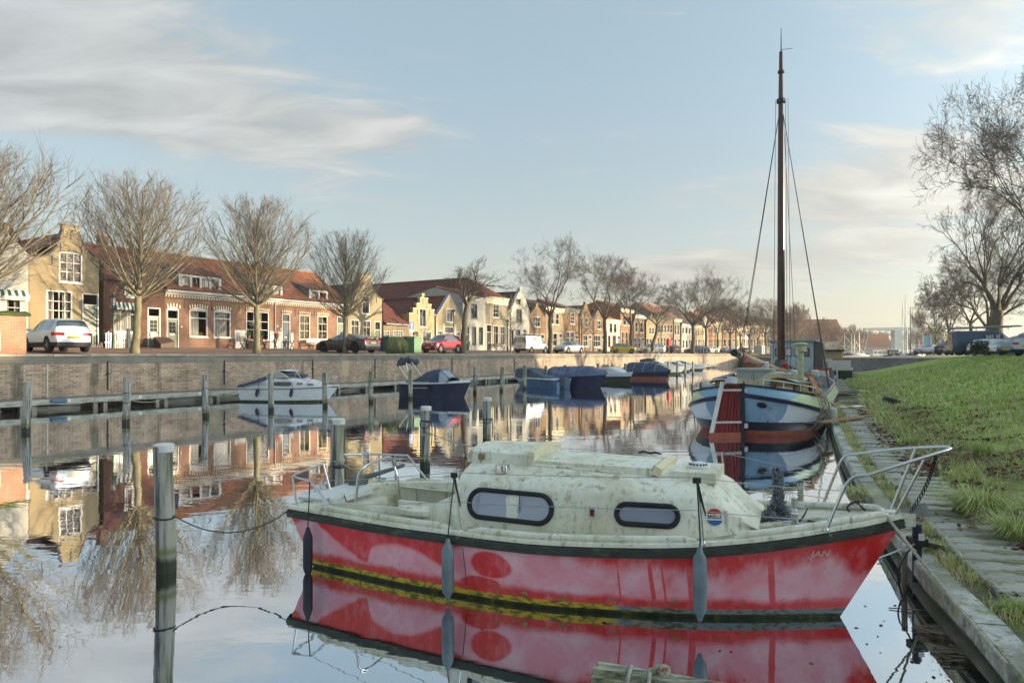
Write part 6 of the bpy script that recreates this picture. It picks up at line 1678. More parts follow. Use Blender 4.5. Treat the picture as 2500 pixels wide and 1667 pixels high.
for i in (1,2): b.tube([(side_ring(v,-1)[4][0] + 0,side_ring(v,-1)[4][1] - 0.004,side_ring(v,-1)[4][2] + (0.08 if i == 1 else -0.22)) for v in VS[1:26]],0.006,4); b.tube([(side_ring(v,1)[4][0],side_ring(v,1)[4][1] + 0.004,side_ring(v,1)[4][2] + (0.08 if i == 1 else -0.22)) for v in VS[1:26]],0.006,4)
b.each('plate_seam',mat('seam_paint',(0.30,0.33,0.36),0.5),BG)
# hawse hole, rosette, freeing port
def on_barge(v,s,k,out=0.0):
 r0 = side_ring(v,s)[k]; r1 = side_ring(v + 0.01,s)[k]; r2 = side_ring(v,s)[k + 1]; p = Vector(r0); t1 = (Vector(r1) - p).normalized(); t2 = (Vector(r2) - p).normalized(); n = t1.cross(t2)
 n = n.normalized() * (1 if n.y * s > 0 else -1); return p + n * out,t1,n.cross(t1),n
def disc_on(name,m,v,s,k,rx,rz,dz=0.0):
 p,a,c,n = on_barge(v,s,k,0.012); p = p + Vector((0,0,dz)); b = MB(); b.add([p + a * rx * cos(q) + Vector((0,0,1)) * rz * sin(q) + n * 0.01 for q in [i * 2 * pi / 18 for i in range(18)]],[tuple(range(18))]); b.build(name,m,BG)
disc_on('hawse_hole',M_TAR,0.055,-1,5,0.15,0.085,-0.17); disc_on('drain',M_STEEL,0.085,-1,5,0.045,0.05,-0.25); disc_on('drain',M_TAR,0.08,-1,3,0.035,0.03,0.06); disc_on('drain',M_TAR,0.08,-1,3,0.035,0.03,-0.02)
# rudder
M_RUD = mat('oxblood_planks',(0.19,0.022,0.026),0.35,var=0.35,vscale=3,stretch=(3,3,0.4),bump=0.25,bscale=12)
rd = MB(); A = Vector((0.02,0.02,0)); dirr = (BI.to_3x3() @ Vector((-0.99,-0.12,0))).normalized(); nrm = Vector((-dirr.y,dirr.x,0))
for i in range(7):
 f0,f1 = i / 7 + 0.012,(i + 1) / 7 - 0.012
 P = []
 for z,w0,w1 in ((1.60,0.10,0.62),(0.15,0.10,0.98)):
  for f in (f0,f1): P.append(A + dirr * (w0 + (w1 - w0) * f) + Vector((0,0,z)))
 b = MB(); t_ = 0.035 + 0.006 * (i % 2)
 b.loft([[P[0] + nrm * t_,P[1] + nrm * t_,P[3] + nrm * t_,P[2] + nrm * t_],[P[0] - nrm * t_,P[1] - nrm * t_,P[3] - nrm * t_,P[2] - nrm * t_]]); b.build('rudder_plank',M_RUD,BG)
def rq(z): return interp([0.15,1.60],[0.98,0.62],z)
b = MB(); b.loft([[A + dirr * w + Vector((0,0,z)) + nrm * q for w,z in ((0.08,-0.4),(1.15,-0.4),(1.02,0.15),(0.08,0.15))] for q in (-0.05,0.05)]); b.build('rudder_foot',M_ANTI,BG)
b = MB(); b.bar(A + dirr * 0.99 + Vector((0,0,0.13)),A + dirr * 0.64 + Vector((0,0,1.66)),0.08,0.10,up=tuple(dirr)); b.build('rudder_edge',M_GRPW,BG)
b = MB()
for z in (1.42,0.46): b.bar(A + dirr * 0.06 + Vector((0,0,z)) - nrm * 0.0,A + dirr * (rq(z)) + Vector((0,0,z)),0.11,0.06)
b.each('rudder_strap',M_WHITE,BG)
for i in range(4): MB().lathe([(0.016,-0.012),(0.016,0.0)],8,tuple(A + dirr * (0.14 + 0.13 * i) + Vector((0,0,1.42)) - nrm * 0.068),'y').build('bolt',M_TAR,BG)
MB().bar(A + Vector((0,0,-0.3)),A + Vector((0,0,1.66)),0.12,0.16).build('stern_post',M_TAR,BG)
b = MB(); b.box(-0.06,0.10,-0.12,0.02,1.36,1.46); b.box(-0.06,0.10,-0.12,0.02,0.28,0.42); b.each('pintle',M_WHITE,BG)
# tiller
M_OAK = mat('grey_oak',(0.34,0.30,0.19),0.75,var=0.25,vscale=3,stretch=(1,1,1),bump=0.3,bscale=20,dirt=((0.20,0.21,0.14),2,0.5,0.7,0.6))
pts = spline([LB(1780,926,20.2),LB(1820,931,20.6),LB(1852,933,20.9),LB(1872,922,21.1),LB(1890,916,21.3),LB(1930,919,21.7),LB(1948,921,21.9)],4)
b = MB()
for p0,p1 in zip(pts[:-1],pts[1:]): b.bar(p0,p1 + (p1 - p0) * 0.08,0.12,0.15)
b.build('tiller',M_OAK,BG); p = LB(1779,926,20.15); b = MB(); b.bar(p - Vector((0,0,0)),p + (pts[1] - pts[0]).normalized() * 0.3,0.16,0.20); b.build('tiller_head',mat('pale_blue_paint',(0.50,0.56,0.60),0.4),BG)
# aft deckhouse
M_VARN = mat('varnished_panel',(0.34,0.20,0.075),0.35,var=0.2,vscale=2,stretch=(1,1,6),coat=0.2)
M_GREYP = mat('grey_door_paint',(0.36,0.385,0.37),0.5,var=0.08,vscale=2,dirt=((0.22,0.23,0.20),3,0.55,0.7,0.5))
b = MB(); b.loft([[(2.3,-1.32,0.80),(2.3,-1.25,1.56),(2.3,-0.55,1.78),(2.3,0.55,1.78),(2.3,1.25,1.56),(2.3,1.32,0.80)],[(6.6,-1.42,0.80),(6.6,-1.35,1.56),(6.6,-0.6,1.80),(6.6,0.6,1.80),(6.6,1.35,1.56),(6.6,1.42,0.80)]],False,True,True); b.build('deckhouse',M_VARN,BG)
b = MB(); b.loft([[(2.22,-1.36,1.56),(2.22,-0.58,1.80),(2.22,0.58,1.80),(2.22,1.36,1.56)],[(6.7,-1.46,1.58),(6.7,-0.62,1.83),(6.7,0.62,1.83),(6.7,1.46,1.58)]],False,False,False); b.build('deckhouse_roof',mat('roof_canvas',(0.42,0.44,0.42),0.7),BG)
b = MB(); b.tube([(2.2,-1.40,1.54),(2.2,-0.58,1.80)],0.035,6); b.tube([(2.2,0.58,1.80),(2.2,1.40,1.54)],0.035,6); b.tube([(2.2,1.40,1.54),(6.7,1.5,1.57)],0.03,6); b.tube([(2.2,-1.40,1.54),(6.7,-1.5,1.57)],0.03,6); b.each('roof_edge',M_TAR,BG)
MB().tube([(2.3,0.62,1.86),(2.3,1.35,1.64)],0.035,6).build('roof_rail',M_WHITE,BG)
for y0,y1 in ((-0.52,-0.01),(0.01,0.52)):
 b = MB(); b.box(2.17,2.29,y0,y1,0.82,1.95); d_ = b.build('door',M_GREYP,BG)
 bb = MB(); bb.box(2.150,2.168,y0 + 0.06,y1 - 0.06,1.42,1.82); bb.build('door_panel',M_GREYP,d_); MB().box(2.150,2.168,y0 + 0.06,y1 - 0.06,0.90,1.34).build('door_panel',M_GREYP,d_)
MB().box(2.12,3.4,-0.58,0.58,1.952,2.02).build('companion_slide',M_GREYP,BG)
# deckhouse box behind with its own little roof
p = LB(1852,893,27.5); b = MB(); b.box(p.x - 0.5,p.x + 0.6,p.y - 0.42,p.y + 0.42,1.4,p.z + 0.12); b.build('skylight',mat('red_cedar',(0.34,0.13,0.06),0.5,var=0.2,vscale=6,stretch=(4,4,0.5)),BG); MB().box(p.x - 0.62,p.x + 0.72,p.y - 0.52,p.y + 0.52,p.z + 0.122,p.z + 0.18).build('skylight_roof',MATS['red_cedar'],BG)
# winches
def wheel(c,r,m,ax):
 b = MB(); c = Vector(c); ax = Vector(ax).normalized(); u = ax.orthogonal().normalized(); w = ax.cross(u)
 b.tube([c + (u * cos(a) + w * sin(a)) * r for a in [i * 2 * pi / 18 for i in range(18)]],0.028,6,closed=True)
 for i in range(5): a = i * 2 * pi / 5; b.tube([c,c + (u * cos(a) + w * sin(a)) * r],0.02,5)
 return b
ax_ = BI.to_3x3() @ Vector((0.3,-1,0.1))
wheel(LB(1896,937,22.4),0.16,M_TAR,ax_).build('winch_wheel',M_TAR,BG); wheel(LB(1757,931,23.8),0.13,M_TAR,ax_).build('winch_wheel',M_IRON,BG)
for px,py,Z in ((1916,946,22.2),(1732,940,24.0)):
 p = LB(px,py,Z); b = MB(); b.tube([p + Vector((0,-0.28,-0.05)),p + Vector((0,0.28,-0.05))],0.12,12); b.build('winch_drum',M_WHITE,BG,40)
 for q in (-0.28,0.28): MB().tube([p + Vector((0,q - 0.015,-0.05)),p + Vector((0,q + 0.015,-0.05))],0.19,14).build('drum_flange',M_TAR,BG,40)
# mast, topmast, rigging
MP = BI @ Vector((12.22,31.0,0)); MZ = 17.1
M_MAST = mat('dark_varnished_mast',(0.055,0.022,0.018),0.25,var=0.3,vscale=1.5,coat=0.3)
b = MB(); b.tube([(MP.x,MP.y,0.8),(MP.x,MP.y,5),(MP.x,MP.y,11),(MP.x,MP.y,14.0),(MP.x,MP.y,16.2)],[0.17,0.165,0.145,0.12,0.085],16); b.build('mast',M_MAST,BG,60)
b = MB(); b.tube([(MP.x,MP.y,16.2),(MP.x,MP.y,17.3)],[0.03,0.012],6); b.tube([(MP.x - 0.0,MP.y,16.3),(MP.x + 0.2,MP.y - 0.45,16.35)],0.012,4); b.build('masthead_pole',M_TAR,BG)
b = MB(); b.lathe([(0.14,13.85),(0.2,13.9),(0.2,14.05),(0.13,14.1)],12,(MP.x,MP.y,0)); b.lathe([(0.11,15.2),(0.15,15.25),(0.15,15.33),(0.1,15.38)],12,(MP.x,MP.y,0)); b.each('mast_band',M_TAR,BG)
b = MB()
for x,y,z in ((MP.x - 0.4,1.95,0.98),(MP.x - 0.9,1.95,0.98),(MP.x - 0.6,-1.95,0.98),(MP.x - 1.1,-1.95,0.98),(MP.x - 1.4,-1.95,0.98)): b.tube([(MP.x,MP.y,13.95),(x,y,z)],0.014,4)
b.tube([(MP.x,MP.y,15.4),(LBG + 0.2,0,1.8)],0.012,4)
for q in (0.22,-0.20,-0.3): b.tube([(MP.x - 0.1,MP.y + q,14.0),(MP.x - 0.2,MP.y + q * 1.4,1.2)],0.01,4)
b.each('shroud',M_IRON,BG)
M_TARP = mat('grey_tarpaulin',(0.085,0.095,0.10),0.75,var=0.2,vscale=2,bump=0.3,bscale=5)
b = MB(); b.tube([(MP.x,MP.y,0.9),(MP.x,MP.y,1.5),(MP.x,MP.y,1.95),(MP.x,MP.y,2.25)],[0.62,0.55,0.32,0.24],12); b.build('mast_coat',M_TARP,BG,60)
# boom resting aft, running from the near left end to the mast foot
p0,p1 = LB(1793,861,22.5),LB(1908,906,29.5); b = MB(); b.tube([p0,p0.lerp(p1,0.3),p0.lerp(p1,0.7),p1],[0.10,0.115,0.115,0.10],12); b.build('boom',mat('spar_pine',(0.42,0.24,0.15),0.4,var=0.25,vscale=1.5,coat=0.2),BG,60)
b = MB(); b.tube([p0 + (p0 - p1) * 0.004,p0.lerp(p1,0.05)],0.125,12); b.tube([p0.lerp(p1,0.10),p0.lerp(p1,0.115)],0.125,12); b.each('boom_band',M_TAR,BG,60)
MB().tube([p0.lerp(p1,0.14),p0.lerp(p1,0.17)],0.121,12).build('boom_mark',M_STR,BG,60)
p = p0.lerp(p1,0.42); MB().bar((p.x,p.y,0.8),(p.x,p.y,p.z - 0.1),0.12,0.12).build('boom_crutch',M_VARN,BG)
# stove pipe
M_PIPE = mat('cream_green_pipe',(0.42,0.44,0.27),0.5,var=0.25,vscale=5,dirt=((0.28,0.14,0.07),5,0.6,0.72,0.7))
p = LB(1955,925,23.0); zt = LB(1958,842,23.0).z
b = MB(); b.tube([(p.x,p.y,0.8),(p.x,p.y,zt - 0.25)],0.095,12); b.lathe([(0.05,zt - 0.25),(0.05,zt - 0.2)],8,(p.x,p.y,0)); b.lathe([(0.19,zt - 0.22),(0.19,zt - 0.06),(0.15,zt - 0.05),(0.15,zt),(0.24,zt + 0.02),(0.2,zt + 0.06),(0.0,zt + 0.09)],16,(p.x,p.y,0)); b.build('stove_pipe',M_PIPE,BG,40)
# hold cover, leeboard, clutter
b = MB(); b.loft([[(x,-1.5,1.05),(x,-1.1,1.45 + dz),(x,0,1.95 + dz),(x,1.1,1.45 + dz),(x,1.5,1.05)] for x,dz in ((MP.x + 0.6,0.1),(MP.x + 1.4,0.15),(MP.x + 3,0.0),(MP.x + 5,-0.25))],False,True,True); b.build('hold_cover',M_TARP,BG,50)
p0,p1 = LB(1978,918,22.0),LB(1998,962,21.0); MB().bar(p0,p1,0.14,0.07).build('davit_post',mat('orange_oak',(0.36,0.17,0.06),0.5,var=0.2),BG); b = MB(); b.bar(p0 - Vector((0,0.12,0.02)),p0 + Vector((0.0,0.16,0.04)),0.12,0.14); b.build('davit_head',MATS['orange_oak'],BG)
b = MB(); p = LB(1962,936,22.2); b.lathe([(0.38,0),(0.42,0.1),(0.42,0.14),(0.36,0.14)],16,(p.x,p.y,p.z - 0.1)); b.build('mooring_tub',M_VARN,BG,40)
R = random.Random(8); b = MB()
for q in range(26):
 c = LB(R.uniform(1880,1995),R.uniform(902,930),R.uniform(24,29)); r_ = R.uniform(0.08,0.18)
 for w in range(2): b.tube([c + Vector((r_ * cos(a),r_ * sin(a),0.04 * w + 0.05 * sin(2 * a + q))) for a in [i * 2 * pi / 10 for i in range(10)]],0.02,5,closed=True)
b.build('rope_coils',ROPE_L,BG,kind='stuff')
for px,py,Z,m,r_ in ((1868,892,26,M_WHITE,0.15),(1940,910,24,M_WHITE,0.11),(1984,925,23.5,mat('blue_crate',(0.10,0.22,0.36),0.5),0.16),(1992,938,23,mat('red_can',(0.40,0.05,0.04),0.5),0.11),(1917,893,29,MATS['red_can'],0.14),(1990,912,24,M_WHITE,0.13)):
 p = LB(px,py,Z); MB().lathe([(r_ * .7,p.z - r_),(r_,p.z - r_ * .5),(r_,p.z + r_ * .7),(r_ * .6,p.z + r_)],10,(p.x,p.y,0)).build('deck_bucket',m,BG,40)
# rail round the stern
b = MB(); rail = [(side_ring(v,-1)[12][0] + 0.05,side_ring(v,-1)[12][1] * 0.985,side_ring(v,-1)[12][2] + 0.20) for v in VS[3:22]]; b.tube(rail,0.016,5)
for i in range(0,len(rail),4): b.tube([rail[i],(rail[i][0],rail[i][1],rail[i][2] - 0.2)],0.014,5)
rail = [(side_ring(v,1)[12][0] + 0.05,side_ring(v,1)[12][1] * 0.985,side_ring(v,1)[12][2] + 0.20) for v in VS[3:22]]; b.tube(rail,0.016,5)
for i in range(0,len(rail),4): b.tube([rail[i],(rail[i][0],rail[i][1],rail[i][2] - 0.2)],0.014,5)
b.build('stern_railing',M_GRPW,BG)
# hanging ropes on the starboard quarter
b = MB(); R = random.Random(2)
for q in range(9):
 v = 0.30 + 0.018 * q; p = Vector(side_ring(v,-1)[12]); e = Vector(side_ring(v + R.uniform(-.03,.05),-1)[2]) + Vector((0,-0.08,R.uniform(-0.1,0.3))); m_ = (p + e) / 2 + Vector((R.uniform(-.2,.2),-0.22,R.uniform(-.2,.1))); b.tube(spline([p + Vector((0,0.1,0.03)),p + Vector((0,-0.10,-0.05)),m_,e],5),0.016,5)
b.each('hanging_rope',ROPE_L,BG)
boat_fender(BG,3.6,-2.28,0.78,0.85,0.17,mat('grey_white_fender',(0.50,0.50,0.45),0.6,var=0.15,dirt=((0.2,0.2,0.15),3,0.55,0.7,0.6)),(3.6,-1.95,1.2),'fat grey-white fender between the barge and the bank',None)

# second barge behind with pale blue wheelhouse
W2 = Vector((16.6,40.5,0)); B2 = thing('motor_barge','dark motor barge with pale blue-grey wheelhouse moored beyond the sailing barge','barge',W2,BH)
M_PBLUE = mat('pale_blue_steel',(0.40,0.47,0.49),0.5,var=0.1,vscale=1,dirt=((0.28,0.30,0.30),2,0.55,0.7,0.5))
b = MB(); b.loft([[(x,-f * 2.1,-0.4),(x,-f * 2.2,0.9),(x,f * 2.2,0.9),(x,f * 2.1,-0.4)] for x,f in ((-1.5,0.6),(-0.8,0.9),(1,1),(12,1),(15,0.75),(17,0.12))],True); b.build('hull',M_TAR,B2)
b = MB(); b.box(0.2,2.9,-1.18,1.18,0.9,3.22); b.build('wheelhouse',M_PBLUE,B2)
b = MB(); b.box(0.0,3.1,-1.32,1.32,3.222,3.32); b.build('wheelhouse_roof',mat('grey_roof',(0.25,0.28,0.28),0.6),B2)
for y0,y1 in ((-0.95,-0.55),(-0.50,-0.1),(0.0,0.4),(0.5,0.95)):
 w = MB().box(0.17,0.198,y0,y1,2.35,2.85).build('window',M_RUBBER,B2); MB().box(0.155,0.168,y0 + 0.04,y1 - 0.04,2.39,2.81).build('pane',M_WHITE if y0 in (-0.50,0.0) else M_DARKGLASS,w)
b = MB(); b.box(0.15,0.19,-1.1,1.1,3.02,3.08); b.build('visor',M_WHITE,B2)
b = MB(); b.loft([[(0.1,-1.22,0.9),(0.1,-1.75,0.95),(0.1,-1.6,3.2),(0.1,-1.22,3.25)],[(2.6,-1.22,0.9),(2.6,-1.8,0.95),(2.6,-1.65,3.15),(2.6,-1.22,3.25)]],True); b.build('tarpaulin',mat('dark_tarpaulin',(0.11,0.10,0.09),0.8,var=0.2,vscale=4,stretch=(6,6,0.4),bump=0.4,bscale=3),B2)
b = MB(); b.box(-1.0,0.1,-0.9,0.5,0.9,1.6); b.build('engine_casing',M_PBLUE,B2)
b = MB(); b.tube([(0.6,-2.4,0),(0.6,-2.4,1.9)],0.05,6); b.build('mooring_pole',M_WHITE,B2)
b = MB(); R = random.Random(12)
for q in range(28): x = R.uniform(-2,6); b.box(x,x + R.uniform(.1,.4),-2.05 - R.uniform(0,.1),-1.3,0.9,0.9 + R.uniform(.15,.8),q % 4)
b.build('deck_cargo',[MATS['red_can'],M_WHITE,MATS['blue_crate'],M_VARN],B2,kind='stuff')

# third barge further on, mostly hidden
B3 = thing('motor_barge','distant barge with yellow-brown cabin beyond the pale blue wheelhouse','barge',(27.3,59.5,0),BH)
b = MB(); b.loft([[(x,-f * 2.0,-0.4),(x,-f * 2.1,1.1),(x,f * 2.1,1.1),(x,f * 2.0,-0.4)] for x,f in ((-1.5,0.6),(0,1),(12,1),(15,0.3))],True); b.build('hull',M_TAR,B3)
b = MB(); b.box(2.0,5.0,-1.3,1.3,1.1,2.75); b.build('cabin',mat('cabin_buff',(0.42,0.33,0.15),0.6),B3); MB().box(1.7,5.3,-1.5,1.5,2.752,2.9).build('cabin_roof',M_WALE,B3)
b = MB()
for q in range(22): x = R.uniform(-1.5,2); b.box(x,x + R.uniform(.1,.5),-2.0,R.uniform(-1.4,0.5),1.1,1.1 + R.uniform(.2,1.0),q % 4)
b.build('deck_cargo',[MATS['red_can'],M_WHITE,mat('rust_cargo',(0.25,0.10,0.05),0.7),ROPE_L],B3,kind='stuff')
# ================================================================ mooring posts
def postmat():
 m,nt,p,out = _nt('mooring_post_wood'); t = NT(nt); o = t.obj(); x,y,z = t.xyz(o)
 g = t.noise(t.map(o,(9,9,0.5)),1.6,6,0.65)
 c = t.mix(t.rng(g,0.40,0.60),(0.085,0.085,0.08),(0.38,0.37,0.33))
 # algae on the side that stays damp
 gm = t.math('MULTIPLY',t.rng(t.math('ADD',x,t.math('MULTIPLY',t.math('SUBTRACT',g,0.5),0.12)),0.0,0.07),t.rng(t.noise(o,2.0,4),0.35,0.6))
 c = t.mix(t.math('MULTIPLY',t.math('MULTIPLY',gm,0.5),t.rng(t.rand(),0.1,0.7,0.25,1.0)),c,(0.235,0.25,0.065))
 dark = t.rng(t.math('ADD',z,t.math('MULTIPLY',t.math('SUBTRACT',g,0.5),0.16)),0.13,0.24,1.0,0.0); c = t.mix(t.math('MULTIPLY',dark,0.9),c,(0.022,0.024,0.012))
 moss = t.math('MULTIPLY',t.rng(z,0.16,0.26),t.rng(t.math('ADD',z,t.math('MULTIPLY',t.math('SUBTRACT',g,0.5),0.2)),0.25,0.36,1.0,0.0)); c = t.mix(t.math('MULTIPLY',moss,0.85),c,(0.12,0.13,0.02))
 t.set(p.inputs['Base Color'],c); p.inputs['Roughness'].default_value = 0.85; p.inputs['Specular IOR Level'].default_value = 0.25
 t.set(p.inputs['Normal'],t.bump(g,0.8,0.02)); return m
M_POST = postmat(); M_CAP = mat('zinc_cap',(0.62,0.62,0.60),0.5,var=0.1,vscale=8,dirt=((0.28,0.11,0.05),9,0.6,0.7,0.8))
def post_mesh(seed,r=0.112,h=1.47,n=18):
 R = random.Random(seed); b = MB(); rings = []; n = n * 2
 fl = [R.uniform(-.02,.03) - (.11 if R.random() < .16 else 0) for _ in range(n)]
 for i in range(19):
  z = -1.2 + (h + 1.2) * i / 18; k = 1.0 + 0.06 * (1 - z / h) + 0.02 * sin(i * 1.9 + seed); bx,by = 0.012 * sin(z * 2 + seed),0.012 * cos(z * 1.7 + seed)
  rings.append([(bx + r * k * (1 + 0.03 * sin(3 * a + seed) + fl[j] * (1 if i < 18 else .4) + R.uniform(-.012,.012)) * cos(a),by + r * k * (1 + 0.03 * sin(3 * a + seed) + fl[j]) * sin(a),z) for j,a in enumerate([2 * pi * j / n for j in range(n)])])
 b.loft(rings,True); return b.mesh('post_shaft',M_POST,50)
def post(label,loc,h,r=0.112,cap=True,wrap=(),group='mooring posts',seed=0,lean=(0,0)):
 t = thing('mooring_post',label,'post',loc,0,group); t.rotation_euler = (lean[0],lean[1],0)
 link('post_shaft',post_mesh(seed,r,h),t)
 if cap:
  b = MB(); b.lathe([(r * 1.10,h - 0.07),(r * 1.12,h - 0.06),(r * 1.12,h + 0.015),(r * 0.9,h + 0.025),(0.0,h + 0.03)],18); b.build('cap',M_CAP,t,40)
 for z,m,n in wrap:
  b = MB()
  for k in range(n): b.tube([(1.12 * r * cos(a),1.12 * r * sin(a),z + 0.02 * k + 0.008 * sin(a * 2 + k)) for a in [i * 2 * pi / 14 for i in range(14)]],0.011,5,closed=True)
  b.build('rope_wrap',m,t)
 return t
GNP = 'near mooring posts'
BLUE_R = mat('navy_rope',(0.03,0.035,0.07),0.8,var=0.3,vscale=30)
PA = post('thick grey mooring post with white cap standing alone at left front',(-3.98,7.83,0),1.45,0.100,True,[(0.63,M_IRON,1)],GNP,1,(0.006,-0.008))
PB = post('mossy mooring post with white cap just behind the stern of the red boat',(-2.92,11.4,0),1.40,0.105,True,[(0.62,M_IRON,3),(0.72,ROPE_L,2)],GNP,2,(0.01,0.012))
PC = post('mossy mooring post with navy rope behind the cockpit of the red boat',(-1.91,15.0,0),1.33,0.105,True,[(1.02,BLUE_R,2),(0.72,ROPE_L,3)],GNP,3,(-0.01,0.015))
PD = post('mooring post furthest back of the near row with a navy rope wrap',(-0.68,18.8,0),1.28,0.105,True,[(0.72,BLUE_R,1)],GNP,4)
for o_,z in ((PC,1.0),(PD,0.72)):
 b = MB(); b.tube(spline([(-0.12,-0.06,z),(-0.10,-0.13,z - 0.08),(0.0,-0.16,z - 0.12),(0.1,-0.13,z - 0.06),(0.13,-0.05,z + 0.02)],5),0.011,5); b.tube([(0.13,-0.06,z + 0.02),(0.15,-0.07,z - 0.2),(0.14,-0.07,z - 0.5)],0.011,5); b.build('rope_loop',BLUE_R,o_)
# far row of berth posts, evenly 3.17 m apart
POST_ME = [post_mesh(k + 20,0.118,1.63,10) for k in range(4)]
GF = 'berth posts in front of the jetty'
R = random.Random(6)
names = ['far berth post at the left edge of the picture','second far berth post from the left, under the slanting lime tree','third far berth post from the left, left of the white cabin cruiser','berth post in front of the stern of the white cabin cruiser','berth post in front of the bow of the white cabin cruiser','berth post alone between the white cruiser and the navy boat','berth post in front of the stern of the navy canopy boat','berth post in front of the middle of the navy canopy boat','berth post at the bow of the navy canopy boat','leaning berth post between the navy boat and the blue name boat','berth post at the left end of the blue name boat','berth post at the right end of the blue name boat','left berth post before the long navy covered sloop','middle berth post before the long navy covered sloop','right berth post before the long navy covered sloop','berth post before the small white cruiser','berth post right of the small white cruiser']
inv0 = 1 / (2262 - 307.0); far_posts = []
k = -1
while True:
 inv = inv0 + 0.0565e-3 * k; px = 2262 - 1 / inv
 if px > 1705: break
 i = k + 1; s,_ = quay(px,HY,24.5); loc = Q(s,24.5)
 lb = names[i] if i < len(names) else 'slim berth post before the far white cruisers, number %d in line' % (i + 1)
 lb = lb if i < len(names) else ['first','second','third','fourth','fifth','sixth','seventh','eighth','ninth','tenth','eleventh'][i - len(names)] + ' post right of the navy sloop in the far berth row'
 t = thing('mooring_post',lb,'post',loc,0,GF); t.rotation_euler = (R.gauss(0,.012),R.gauss(0,.012) if i != 9 else 0.05,R.uniform(0,6)); t.scale = (1,1,R.uniform(0.96,1.03))
 link('post_shaft',POST_ME[i % 4],t); far_posts.append(loc)
 if i < 16:
  b = MB()
  for w in range(2 if i % 2 else 1): b.tube([(0.13 * cos(a),0.13 * sin(a),1.1 - 0.35 * w + 0.02 * sin(2 * a)) for a in [q * 2 * pi / 10 for q in range(10)]],0.014,4,closed=True)
  b.build('rope_wrap',M_IRON if i % 3 else ROPE_L,t)
 k += 1

# ================================================================ other boats
def hullmesh(L,B,top,wl=0.86,rake=0.5,stern=0.85,n=20,flare=None,bow_z=0.15,keel=-0.3,rows=(0.0,0.15,0.55,1.0)):
 """simple V-bow hull: list of rings along x from transom (0) to stem; returns (rings builder)"""
 rg = []
 for i in range(n + 1):
  u = i / n; f = (stern + (1 - stern) * sin(min(1,u / 0.35) * pi / 2)) if u < 0.35 else max(0.0,1 - ((u - 0.35) / 0.65) ** 2.3)
  f = max(f,0.015); tz = top + bow_z * u ** 2; r = []
  for q in rows:
   z = keel if q < 0 else q * tz; k = wl + (1 - wl) * max(0,q)
   r.append(((L - rake) * u + rake * u * max(0,q),f * B / 2 * (k if u < 0.6 else k * (1 - (1 - max(0,q)) * 0.25 * (u - 0.6) / 0.4)),z))
  rg.append(r)
 return rg
def hull_part(root,rg,mis,mats,name='hull',smooth=40):
 b = MB(); b.loft([[(x,-y,z) for x,y,z in r] for r in rg],False,False,False,mis=lambda i,j: mis[j]); b.loft(rg,False,False,False,mis=lambda i,j: mis[j])
 b.loft([rg[0],[(x,-y,z) for x,y,z in rg[0]]],False,False,False,mis=lambda i,j: mis[j])
 return b.build(name,mats,root,smooth)
def deck_part(root,rg,z=0.0,m=None,x0=0.0,x1=1.0,name='deck',crown=0.05):
 n = len(rg) - 1; sel = rg[int(n * x0):int(n * x1) + 1]; b = MB()
 b.loft([[(r[-1][0],-r[-1][1],r[-1][2] + z),(r[-1][0],0,r[-1][2] + z + crown),(r[-1][0],r[-1][1],r[-1][2] + z)] for r in sel],False,False,False); return b.build(name,m,root,60)
def berth(label,name,pxs,pys,pxb,pyb,Ld=5.6,kz=1.0,cat='boat'):
 """root at the transom, heading from stern pixel to bow pixel, both taken on the water"""
 a,c = at_z(pxs,pys,0),at_z(pxb,pyb,0); d = c - a; t = thing(name,label,cat,a,atan2(d.y,d.x)); t.scale = (d.length * 1.06 / Ld,0.5 + 0.5 * kz,kz); return t,Ld
M_BW = mat('boat_white',(0.66,0.68,0.68),0.3,var=0.06,vscale=2)
M_NAVY = mat('navy_gelcoat',(0.018,0.02,0.045),0.25,var=0.2,vscale=2)
M_CANVAS = mat('navy_canvas',(0.055,0.07,0.125),0.75,var=0.2,vscale=2.5,bump=0.6,bscale=2.2,bdist=0.12,stretch=(0.6,1,2.2),dirt=((0.16,0.19,0.26),2.0,0.55,0.72,0.6,(0.5,1,3)))
M_CANVAS2 = mat('faded_navy_canvas',(0.10,0.125,0.215),0.6,var=0.25,vscale=1.5,bump=0.6,bscale=2.0,bdist=0.14,stretch=(0.6,1,2.2),dirt=((0.24,0.27,0.36),1.4,0.5,0.68,0.7,(0.35,1,3)))
M_CANVAS_G = mat('dusty_blue_canvas',(0.08,0.11,0.15),0.75,var=0.2,vscale=2.5,bump=0.3,bscale=5,bdist=0.05)
def small_rope(label,p,q,drop=0.1,m=None,r=0.014): 
 o = MB().tube(sag(p,q,drop,10),r,5).build('mooring_rope',m or ROPE_L,None,60,label=label,cat='rope',group='mooring ropes'); return o

